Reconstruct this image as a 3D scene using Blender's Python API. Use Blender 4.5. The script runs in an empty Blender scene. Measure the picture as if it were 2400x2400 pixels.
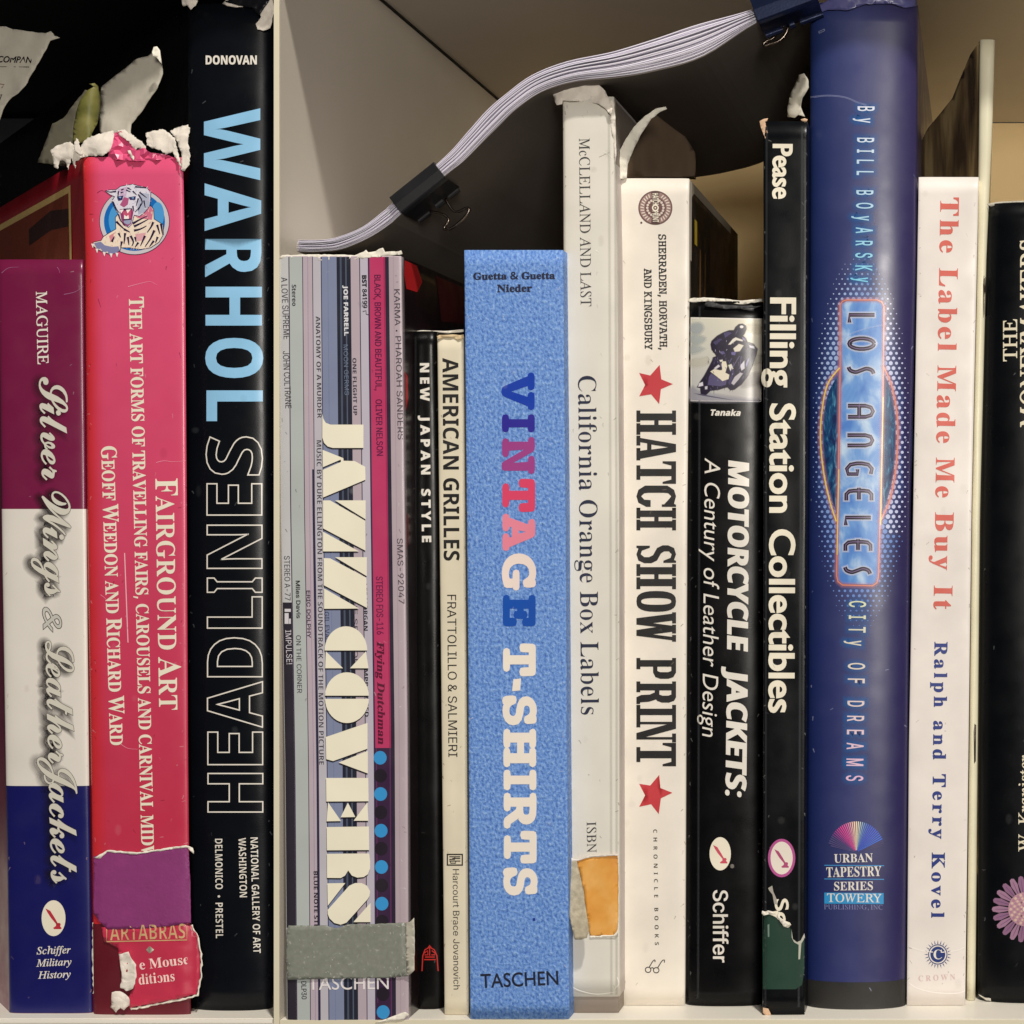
import bpy, bmesh, math, random
import numpy as np
from mathutils import Vector, Matrix, noise
from mathutils.geometry import delaunay_2d_cdt

random.seed(7)
R = math.radians
S_ = 0.000125            # metres per photo unit (books are about 0.22 m tall)
D = 4160.0               # camera distance in photo units (0.52 m)
VX, VY = 2300.0, 1200.0  # where the camera's axis meets the picture
FLOOR = -1190.0          # height of the shelf surface below the eye, photo units
sc = bpy.context.scene
COL = sc.collection

# ------------------------------------------------------------------ camera
cam = bpy.data.cameras.new('camera')
cam.sensor_width = 36.0
cam.lens = 36.0 * D / 2400.0
cam.shift_x = (1200.0 - VX) / 2400.0
cam.clip_start = 0.02
cam.clip_end = 20.0
cam_o = bpy.data.objects.new('camera', cam)
cam_o.location = ((VX - 1200) * S_, -D * S_, 0)
cam_o.rotation_euler = (R(90), 0, 0)
COL.objects.link(cam_o)
sc.camera = cam_o

# ------------------------------------------------------------------ world and lamps (indoor scene)
world = bpy.data.worlds.new('World')
sc.world = world
world.use_nodes = True
bg = world.node_tree.nodes['Background']
bg.inputs[0].default_value = (1.0, 0.93, 0.86, 1)
bg.inputs[1].default_value = 0.04

def area_lamp(name, loc, target, size, energy, color):
    l = bpy.data.lights.new(name, 'AREA')
    l.shape = 'SQUARE'; l.size = size; l.energy = energy; l.color = color
    o = bpy.data.objects.new(name, l)
    o.location = loc
    o.rotation_euler = (Vector(target) - Vector(loc)).to_track_quat('-Z', 'Y').to_euler()
    COL.objects.link(o)
    return o
# ceiling lamp above and in front of the bookcase
area_lamp('ceiling_lamp', (0.52, -0.97, 1.74), (0, 0, 0.0), 0.10, 34.0, (1.0, 0.95, 0.87))
# wider, weaker room light from the front
area_lamp('room_lamp', (0.45, -1.6, 0.13), (0, 0, 0.05), 0.26, 15.0, (1.0, 0.94, 0.85))

sc.view_settings.view_transform = 'Standard'
sc.view_settings.look = 'None'
sc.view_settings.exposure = 0.0
sc.view_settings.gamma = 1.0
sc.cycles.max_bounces = 6


# ------------------------------------------------------------------ helpers
def lin(c):
    c = c / 255.0
    return c / 12.92 if c <= 0.04045 else ((c + 0.055) / 1.055) ** 2.4
def rgb(r, g, b, a=1.0):
    return (lin(r), lin(g), lin(b), a)
def P(px, py, t):
    k = (D + t) / D
    return Vector(((VX + (px - VX) * k - 1200) * S_, t * S_, (1200 - py) * k * S_))
def W(x, y, t):
    return Vector(((x - 1200) * S_, t * S_, (1200 - y) * S_))
def depth_for_bottom(py):
    return D * (-FLOOR / (py - 1200) - 1)
def lerp_tab(tab, y):
    if y <= tab[0][0]: a, b = tab[0], tab[1]
    elif y >= tab[-1][0]: a, b = tab[-2], tab[-1]
    else:
        for a, b in zip(tab, tab[1:]):
            if a[0] <= y <= b[0]: break
    return a[1] + (b[1] - a[1]) * (y - a[0]) / (b[0] - a[0])

# ------------------------------------------------------------------ materials
def new_mat(name):
    m = bpy.data.materials.new(name)
    m.use_nodes = True
    nt = m.node_tree
    return m, nt, nt.nodes['Principled BSDF']
def print_mat(name, rough=0.42, coat=0.0, bump=0.15, mottle=0.06, wear=0.0, alpha=False, spec=0.45, wave=0.25):
    """printed card or jacket: colour from the print, with grain, fingerprints and slight waviness"""
    m, nt, p = new_mat(name)
    N = nt.nodes.new; L = nt.links.new
    at = N('ShaderNodeAttribute'); at.attribute_name = 'Col'
    tc = N('ShaderNodeTexCoord')
    n1 = N('ShaderNodeTexNoise'); n1.inputs['Scale'].default_value = 55; n1.inputs['Detail'].default_value = 6
    L(tc.outputs['Object'], n1.inputs['Vector'])
    mr = N('ShaderNodeMapRange'); mr.inputs[1].default_value = .3; mr.inputs[2].default_value = .7
    mr.inputs[3].default_value = 1 - mottle; mr.inputs[4].default_value = 1 + mottle
    L(n1.outputs[0], mr.inputs[0])
    mul = N('ShaderNodeVectorMath'); mul.operation = 'SCALE'
    L(at.outputs['Color'], mul.inputs[0]); L(mr.outputs[0], mul.inputs['Scale'])
    out = mul.outputs[0]
    if wear > 0:
        n3 = N('ShaderNodeTexNoise'); n3.inputs['Scale'].default_value = 420; n3.inputs['Detail'].default_value = 8
        n3.inputs['Roughness'].default_value = .7
        L(tc.outputs['Object'], n3.inputs['Vector'])
        r3 = N('ShaderNodeMapRange'); r3.inputs[1].default_value = .64; r3.inputs[2].default_value = .76
        r3.inputs[3].default_value = 0; r3.inputs[4].default_value = wear
        L(n3.outputs[0], r3.inputs[0])
        mx = N('ShaderNodeMixRGB'); mx.inputs[2].default_value = (.5, .47, .43, 1)
        L(r3.outputs[0], mx.inputs[0]); L(out, mx.inputs[1]); out = mx.outputs[0]
    L(out, p.inputs['Base Color'])
    rr = N('ShaderNodeMapRange'); rr.inputs[1].default_value = .3; rr.inputs[2].default_value = .7
    rr.inputs[3].default_value = rough * .85; rr.inputs[4].default_value = min(1, rough * 1.25)
    n2 = N('ShaderNodeTexNoise'); n2.inputs['Scale'].default_value = 130; n2.inputs['Detail'].default_value = 8
    L(tc.outputs['Object'], n2.inputs['Vector']); L(n2.outputs[0], rr.inputs[0]); L(rr.outputs[0], p.inputs['Roughness'])
    p.inputs['Specular IOR Level'].default_value = spec
    p.inputs['Coat Weight'].default_value = coat
    p.inputs['Coat Roughness'].default_value = .22
    nb = N('ShaderNodeTexNoise'); nb.inputs['Scale'].default_value = 2600; nb.inputs['Detail'].default_value = 3
    L(tc.outputs['Object'], nb.inputs['Vector'])
    b1 = N('ShaderNodeBump'); b1.inputs['Strength'].default_value = bump; b1.inputs['Distance'].default_value = .00012
    L(nb.outputs[0], b1.inputs['Height'])
    nw = N('ShaderNodeTexNoise'); nw.inputs['Scale'].default_value = 38; nw.inputs['Detail'].default_value = 2
    L(tc.outputs['Object'], nw.inputs['Vector'])
    b2 = N('ShaderNodeBump'); b2.inputs['Strength'].default_value = wave; b2.inputs['Distance'].default_value = .0015
    L(nw.outputs[0], b2.inputs['Height']); L(b1.outputs[0], b2.inputs['Normal'])
    L(b2.outputs[0], p.inputs['Normal']); L(b2.outputs[0], p.inputs['Coat Normal'])
    if alpha:
        L(at.outputs['Alpha'], p.inputs['Alpha'])
    return m
def plain_mat(name, col, rough=.5, metal=0, noise_amt=.08, scale=80, bump=.1, bscale=900, spec=.4, coat=0, aniso=None):
    m, nt, p = new_mat(name)
    N = nt.nodes.new; L = nt.links.new
    tc = N('ShaderNodeTexCoord')
    vec = tc.outputs['Object']
    if aniso:
        mp = N('ShaderNodeMapping'); mp.inputs['Scale'].default_value = aniso
        L(vec, mp.inputs[0]); vec = mp.outputs[0]
    n = N('ShaderNodeTexNoise'); n.inputs['Scale'].default_value = scale; n.inputs['Detail'].default_value = 6
    L(vec, n.inputs['Vector'])
    mr = N('ShaderNodeMapRange'); mr.inputs[1].default_value = .3; mr.inputs[2].default_value = .7
    mr.inputs[3].default_value = 1 - noise_amt; mr.inputs[4].default_value = 1 + noise_amt
    L(n.outputs[0], mr.inputs[0])
    mul = N('ShaderNodeVectorMath'); mul.operation = 'SCALE'; mul.inputs[0].default_value = col[:3]
    L(mr.outputs[0], mul.inputs['Scale']); L(mul.outputs[0], p.inputs['Base Color'])
    p.inputs['Roughness'].default_value = rough
    p.inputs['Metallic'].default_value = metal
    p.inputs['Specular IOR Level'].default_value = spec
    p.inputs['Coat Weight'].default_value = coat
    nb = N('ShaderNodeTexNoise'); nb.inputs['Scale'].default_value = bscale; nb.inputs['Detail'].default_value = 4
    L(vec, nb.inputs['Vector'])
    b = N('ShaderNodeBump'); b.inputs['Strength'].default_value = bump; b.inputs['Distance'].default_value = .0003
    L(nb.outputs[0], b.inputs['Height']); L(b.outputs[0], p.inputs['Normal'])
    return m
def ramp_mat(name, stops, scale=300, detail=4, rough=.5, dist=0, bump=0.0, thr=(.35, .65), aniso=None, spec=.4, bd=.0004):
    m, nt, p = new_mat(name)
    N = nt.nodes.new; L = nt.links.new
    tc = N('ShaderNodeTexCoord'); vec = tc.outputs['Object']
    if aniso:
        mp = N('ShaderNodeMapping'); mp.inputs['Scale'].default_value = aniso
        L(vec, mp.inputs[0]); vec = mp.outputs[0]
    n = N('ShaderNodeTexNoise'); n.inputs['Scale'].default_value = scale; n.inputs['Detail'].default_value = detail
    n.inputs['Distortion'].default_value = dist
    L(vec, n.inputs['Vector'])
    cr = N('ShaderNodeValToRGB'); e = cr.color_ramp.elements
    k = len(stops)
    e[0].position = thr[0]; e[0].color = stops[0]; e[1].position = thr[1]; e[1].color = stops[-1]
    for i in range(1, k - 1):
        x = e.new(thr[0] + (thr[1] - thr[0]) * i / (k - 1)); x.color = stops[i]
    L(n.outputs[0], cr.inputs[0]); L(cr.outputs[0], p.inputs['Base Color'])
    p.inputs['Roughness'].default_value = rough
    p.inputs['Specular IOR Level'].default_value = spec
    if bump:
        b = N('ShaderNodeBump'); b.inputs['Strength'].default_value = bump; b.inputs['Distance'].default_value = bd
        L(n.outputs[0], b.inputs['Height']); L(b.outputs[0], p.inputs['Normal'])
    return m

M = {}
M['gloss'] = print_mat('glossy_print', .36, .25, .05, .04)
M['satin'] = print_mat('satin_print', .5, 0, .1, .05)
M['worn'] = print_mat('worn_print', .46, 0.1, .12, .08, wear=.12, wave=.4)
M['blackworn'] = print_mat('worn_black_print', .30, .03, .1, .10, wear=.02, spec=.2)
M['matte'] = print_mat('matte_print', .62, 0, .15, .04, spec=.3)
M['cloth'] = print_mat('book_cloth', .8, 0, .9, .08, spec=.2)
M['halo'] = print_mat('soft_print', .5, 0, .05, .02, alpha=True)
M['glow'] = print_mat('soft_print_gloss', .36, .25, .05, .02, alpha=True)
M['paper'] = plain_mat('torn_paper', rgb(236, 230, 216)[:3], .8, 0, .10, 260, .25, 700, .2)
M['crumple'] = plain_mat('crumpled_paper', rgb(226, 217, 206)[:3], .8, 0, .08, 200, .2, 700, .2)
def creased(m, scale, strength):
    nt = m.node_tree; N = nt.nodes.new; L = nt.links.new; p = nt.nodes['Principled BSDF']
    tc = N('ShaderNodeTexCoord'); nz = N('ShaderNodeTexNoise'); nz.inputs['Scale'].default_value = 120
    L(tc.outputs['Object'], nz.inputs['Vector'])
    ad = N('ShaderNodeMixRGB'); ad.inputs[0].default_value = .012; L(tc.outputs['Object'], ad.inputs[1]); L(nz.outputs['Color'], ad.inputs[2])
    vo = N('ShaderNodeTexVoronoi'); vo.feature = 'DISTANCE_TO_EDGE'; vo.inputs['Scale'].default_value = scale; L(ad.outputs[0], vo.inputs['Vector'])
    b = N('ShaderNodeBump'); b.inputs['Strength'].default_value = strength; b.inputs['Distance'].default_value = .0012
    L(vo.outputs['Distance'], b.inputs['Height'])
    old = p.inputs['Normal'].links[0].from_socket; L(old, b.inputs['Normal']); L(b.outputs[0], p.inputs['Normal'])
creased(M['crumple'], 240, .3)
M['greypaper'] = plain_mat('grey_paper', rgb(196, 190, 176)[:3], .8, 0, .08, 120, .3, 600, .2)
M['sheet'] = plain_mat('copy_paper', rgb(232, 228, 240)[:3], .7, 0, .02, 60, .1, 900, .25)
M['shadebacking'] = plain_mat('dark_shaded_backing', rgb(112, 104, 98)[:3], .7, 0, .05, 60, .1, 900, .2)  # backing coloured dark so the underside of the stack looks shaded
M['pages'] = plain_mat('page_edges', rgb(214, 204, 184)[:3], .85, 0, .15, 900, .6, 2500, .1, aniso=(1, .02, .02))
M['laminate'] = plain_mat('white_laminate', rgb(212, 204, 190)[:3], .45, 0, .03, 25, .05, 1600, .35)
M['shelfwhite'] = plain_mat('shelf_laminate', rgb(240, 234, 222)[:3], .4, 0, .03, 25, .05, 1600, .35)
M['edge'] = plain_mat('edge_banding', rgb(222, 214, 190)[:3], .45, 0, .03, 30, .05, 1600, .35)
M['back'] = plain_mat('back_panel', rgb(242, 212, 156)[:3], .6, 0, .05, 30, .1, 900, .3)
M['seam'] = plain_mat('dark_seam', (.01, .009, .008), .8)
M['denim'] = ramp_mat('mottled_blue_print', [rgb(72, 112, 190), rgb(98, 142, 214), rgb(122, 162, 224), rgb(154, 188, 236)], 1250, 8, .55, .2, .8, (.32, .72), aniso=(1, 1, .8), bd=.0005)
M['skyprint'] = ramp_mat('sky_print', [rgb(78, 128, 205), rgb(110, 158, 220), rgb(190, 214, 240)], 160, 4, .36, .4, 0, (.36, .68), aniso=(1, 1, .6))
M['lensprint'] = ramp_mat('city_print', [rgb(18, 40, 88), rgb(28, 78, 122), rgb(96, 166, 200)], 420, 8, .36, 1.5, 0, (.36, .74), aniso=(1.6, 1, .5))
M['clip'] = plain_mat('black_clip_steel', (.014, .014, .016), .4, 0, .15, 200, .08, 1500, .3)
M['clipblue'] = plain_mat('navy_clip_steel', (.012, .02, .06), .25, .5, .15, 200, .08, 1500, .5)
M['wire'] = plain_mat('bronze_wire', (.16, .13, .11), .25, 1.0, .1, 200, .05, 1500, .5)
M['tape'] = ramp_mat('silver_tape_print', [rgb(124, 127, 118), rgb(129, 132, 123), rgb(136, 139, 130), rgb(214, 216, 208)], 700, 10, .34, .3, .04, (.2, .86))
M['purple'] = plain_mat('purple_tape', rgb(140, 58, 118)[:3], .5, 0, .07, 260, .2, 1200, .35)
M['orange'] = ramp_mat('orange_sticker', [rgb(205, 130, 40), rgb(226, 160, 70), rgb(238, 186, 110)], 90, 5, .5, .2, .1, (.3, .72))
M['feltgrey'] = plain_mat('peeled_backing', rgb(178, 168, 146)[:3], .9, 0, .22, 500, .9, 700, .1)
M['green'] = plain_mat('dark_green_board', rgb(14, 58, 42)[:3], .42, 0, .14, 150, .2, 900, .4)
M['black'] = plain_mat('black_shade', (.010, .010, .012), .5, 0, .2, 120, .1, 900, .3)  # black that stands in for deep shade in the left bay
M['redboard'] = plain_mat('dark_red_board', rgb(104, 12, 30)[:3], .5, 0, .12, 150, .3, 900, .35)
M['olive'] = ramp_mat('olive_page', [rgb(72, 76, 36), rgb(108, 106, 52), rgb(136, 130, 76)], 90, 5, .5, .4, .1)
M['brownsheen'] = ramp_mat('brown_film', [rgb(78, 64, 46), rgb(120, 100, 68), rgb(170, 148, 104)], 60, 3, .22, .3, 0, (.36, .7), aniso=(3, 3, .5), spec=.6)
M['browncard'] = plain_mat('brown_card', rgb(140, 118, 98)[:3], .6, 0, .1, 80, .2, 900, .3)
M['cream'] = plain_mat('cream_booklet', rgb(222, 214, 182)[:3], .5, 0, .05, 100, .15, 900, .3)

# ------------------------------------------------------------------ objects
def tagged(o, label=None, category=None, group=None, kind=None):
    if label: o['label'] = label
    if category: o['category'] = category
    if group: o['group'] = group
    if kind: o['kind'] = kind
    return o
def thing(name, label, category, loc, group=None):
    o = bpy.data.objects.new(name, None)
    o.empty_display_size = .01
    o.location = loc
    COL.objects.link(o)
    return tagged(o, label, category, group)
def mesh_obj(name, me, mats, parent=None, smooth=True):
    o = bpy.data.objects.new(name, me)
    for m in (mats if isinstance(mats, (list, tuple)) else [mats]): me.materials.append(m)
    COL.objects.link(o)
    if parent:
        o.parent = parent
        w = Vector(); q = parent
        while q: w += q.location; q = q.parent
        me.transform(Matrix.Translation(-w))
    if smooth:
        for p in me.polygons: p.use_smooth = True
    return o
def pyobj(name, vs, fs, mat, parent=None, col=None, smooth=False, solid=0.0, offset=-1, bevel=0.0):
    me = bpy.data.meshes.new(name)
    me.from_pydata([tuple(v) for v in vs], [], fs)
    me.update()
    if col is not None:
        ca = me.color_attributes.new('Col', 'FLOAT_COLOR', 'POINT')
        if callable(col): cols = [col(i) for i in range(len(vs))]
        else: cols = [col] * len(vs)
        ca.data.foreach_set('color', np.array(cols, dtype=np.float32).ravel())
    o = mesh_obj(name, me, mat, parent, smooth)
    if solid:
        md = o.modifiers.new('thickness', 'SOLIDIFY'); md.thickness = solid * S_; md.offset = offset
    if bevel:
        bv = o.modifiers.new('bevel', 'BEVEL'); bv.width = bevel * S_; bv.segments = 2; bv.limit_method = 'ANGLE'
    return o
def box_vf(x0, x1, y0, y1, t0, t1):
    """box in world units of the photo scale; y is picture-down"""
    vs = [W(x, y, t) for t in (t0, t1) for y in (y0, y1) for x in (x0, x1)]
    fs = [(0, 1, 3, 2), (4, 6, 7, 5), (0, 4, 5, 1), (2, 3, 7, 6), (0, 2, 6, 4), (1, 5, 7, 3)]
    return vs, fs
def tube(name, pts, r, mat, parent, n=10):
    cu = bpy.data.curves.new(name, 'CURVE'); cu.dimensions = '3D'
    sp = cu.splines.new('BEZIER'); sp.bezier_points.add(len(pts) - 1)
    for b, p in zip(sp.bezier_points, pts):
        b.co = p; b.handle_left_type = b.handle_right_type = 'AUTO'
    cu.bevel_depth = r * S_; cu.bevel_resolution = 3; cu.use_fill_caps = True
    tmp = bpy.data.objects.new('tmp', cu); COL.objects.link(tmp)
    me = bpy.data.meshes.new_from_object(tmp.evaluated_get(bpy.context.evaluated_depsgraph_get()))
    bpy.data.objects.remove(tmp); bpy.data.curves.remove(cu)
    me.name = name; me.materials.clear()
    return mesh_obj(name, me, mat, parent)

# ------------------------------------------------------------------ 2D shapes
def winding(pts, contours):
    w = np.zeros(len(pts), int)
    x = pts[:, 0][:, None]; y = pts[:, 1][:, None]
    for c in contours:
        a = np.asarray(c, float); b = np.roll(a, -1, 0)
        ax, ay, bx, by = a[:, 0], a[:, 1], b[:, 0], b[:, 1]
        cr = (bx - ax) * (y - ay) - (x - ax) * (by - ay)
        w += ((ay <= y) & (by > y) & (cr > 0)).sum(1) - ((ay > y) & (by <= y) & (cr < 0)).sum(1)
    return w
def fill(contours, extra=()):
    co = []; ed = []
    for c in contours:
        b = len(co); co += [Vector(p) for p in c]
        ed += [(b + i, b + (i + 1) % len(c)) for i in range(len(c))]
    co += [Vector(p) for p in extra]
    r = delaunay_2d_cdt(co, ed, [], 0, 1e-5)
    vs = np.array([(v.x, v.y) for v in r[0]]); fs = [f for f in r[2]]
    if not fs: return [], []
    cen = np.array([vs[list(f)].mean(0) for f in fs])
    w = winding(cen, contours)
    return vs, [f for f, k in zip(fs, w) if k != 0]
def area2(c):
    return sum(a[0] * b[1] - b[0] * a[1] for a, b in zip(c, c[1:] + c[:1])) / 2
def grow(contours, ox, oy=None):
    """move every outline outwards (ink side grows)"""
    if oy is None: oy = ox
    sg = 1 if sum(area2(c) for c in contours) > 0 else -1
    out = []
    for c in contours:
        n = len(c); q = []
        for i in range(n):
            a = Vector(c[i - 1]); b = Vector(c[i]); d = Vector(c[(i + 1) % n])
            e1 = (b - a); e2 = (d - b)
            if e1.length < 1e-6 or e2.length < 1e-6: q.append(tuple(b)); continue
            e1.normalize(); e2.normalize()
            n1 = Vector((e1.y, -e1.x)); n2 = Vector((e2.y, -e2.x))
            m = n1 + n2
            if m.length < .3: m = n1
            m.normalize()
            k = min(1 / max(m.dot(n1), .4), 2.0)
            q.append((b.x + sg * m.x * k * ox, b.y + sg * m.y * k * oy))
        out.append(q)
    return out
def stroke(pts, w, w2=None, closed=False):
    """outline polygon of a pen stroke"""
    if w2 is None: w2 = w
    pts = [Vector(p) for p in pts]; n = len(pts); l = []; r = []
    for i in range(n):
        if closed: a, b = pts[i - 1], pts[(i + 1) % n]
        else: a, b = pts[max(i - 1, 0)], pts[min(i + 1, n - 1)]
        d = (b - a).normalized(); nn = Vector((d.y, -d.x))
        ww = (w + (w2 - w) * i / max(n - 1, 1)) / 2
        l.append(tuple(pts[i] + nn * ww)); r.append(tuple(pts[i] - nn * ww))
    if closed: return [l, r[::-1]]
    return [l + r[::-1]]
def ellipse(cx, cy, rx, ry, n=32, a0=0, a1=360):
    full = abs(a1 - a0) >= 360
    m = n if full else n + 1
    return [(cx + rx * math.cos(R(a0 + (a1 - a0) * i / n)), cy + ry * math.sin(R(a0 + (a1 - a0) * i / n))) for i in range(m)]
def spline2(pts, k=6, closed=False):
    out = []; n = len(pts)
    rng = range(n if closed else n - 1)
    for i in rng:
        g = (lambda j: pts[j % n]) if closed else (lambda j: pts[max(0, min(n - 1, j))])
        p0, p1, p2, p3 = (np.array(g(i + d), float) for d in (-1, 0, 1, 2))
        for j in range(k):
            t = j / k
            out.append(tuple(.5 * ((2 * p1) + (p2 - p0) * t + (2 * p0 - 5 * p1 + 4 * p2 - p3) * t * t + (3 * p1 - p0 - 3 * p2 + p3) * t ** 3)))
    if not closed: out.append(tuple(pts[-1]))
    return out

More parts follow.
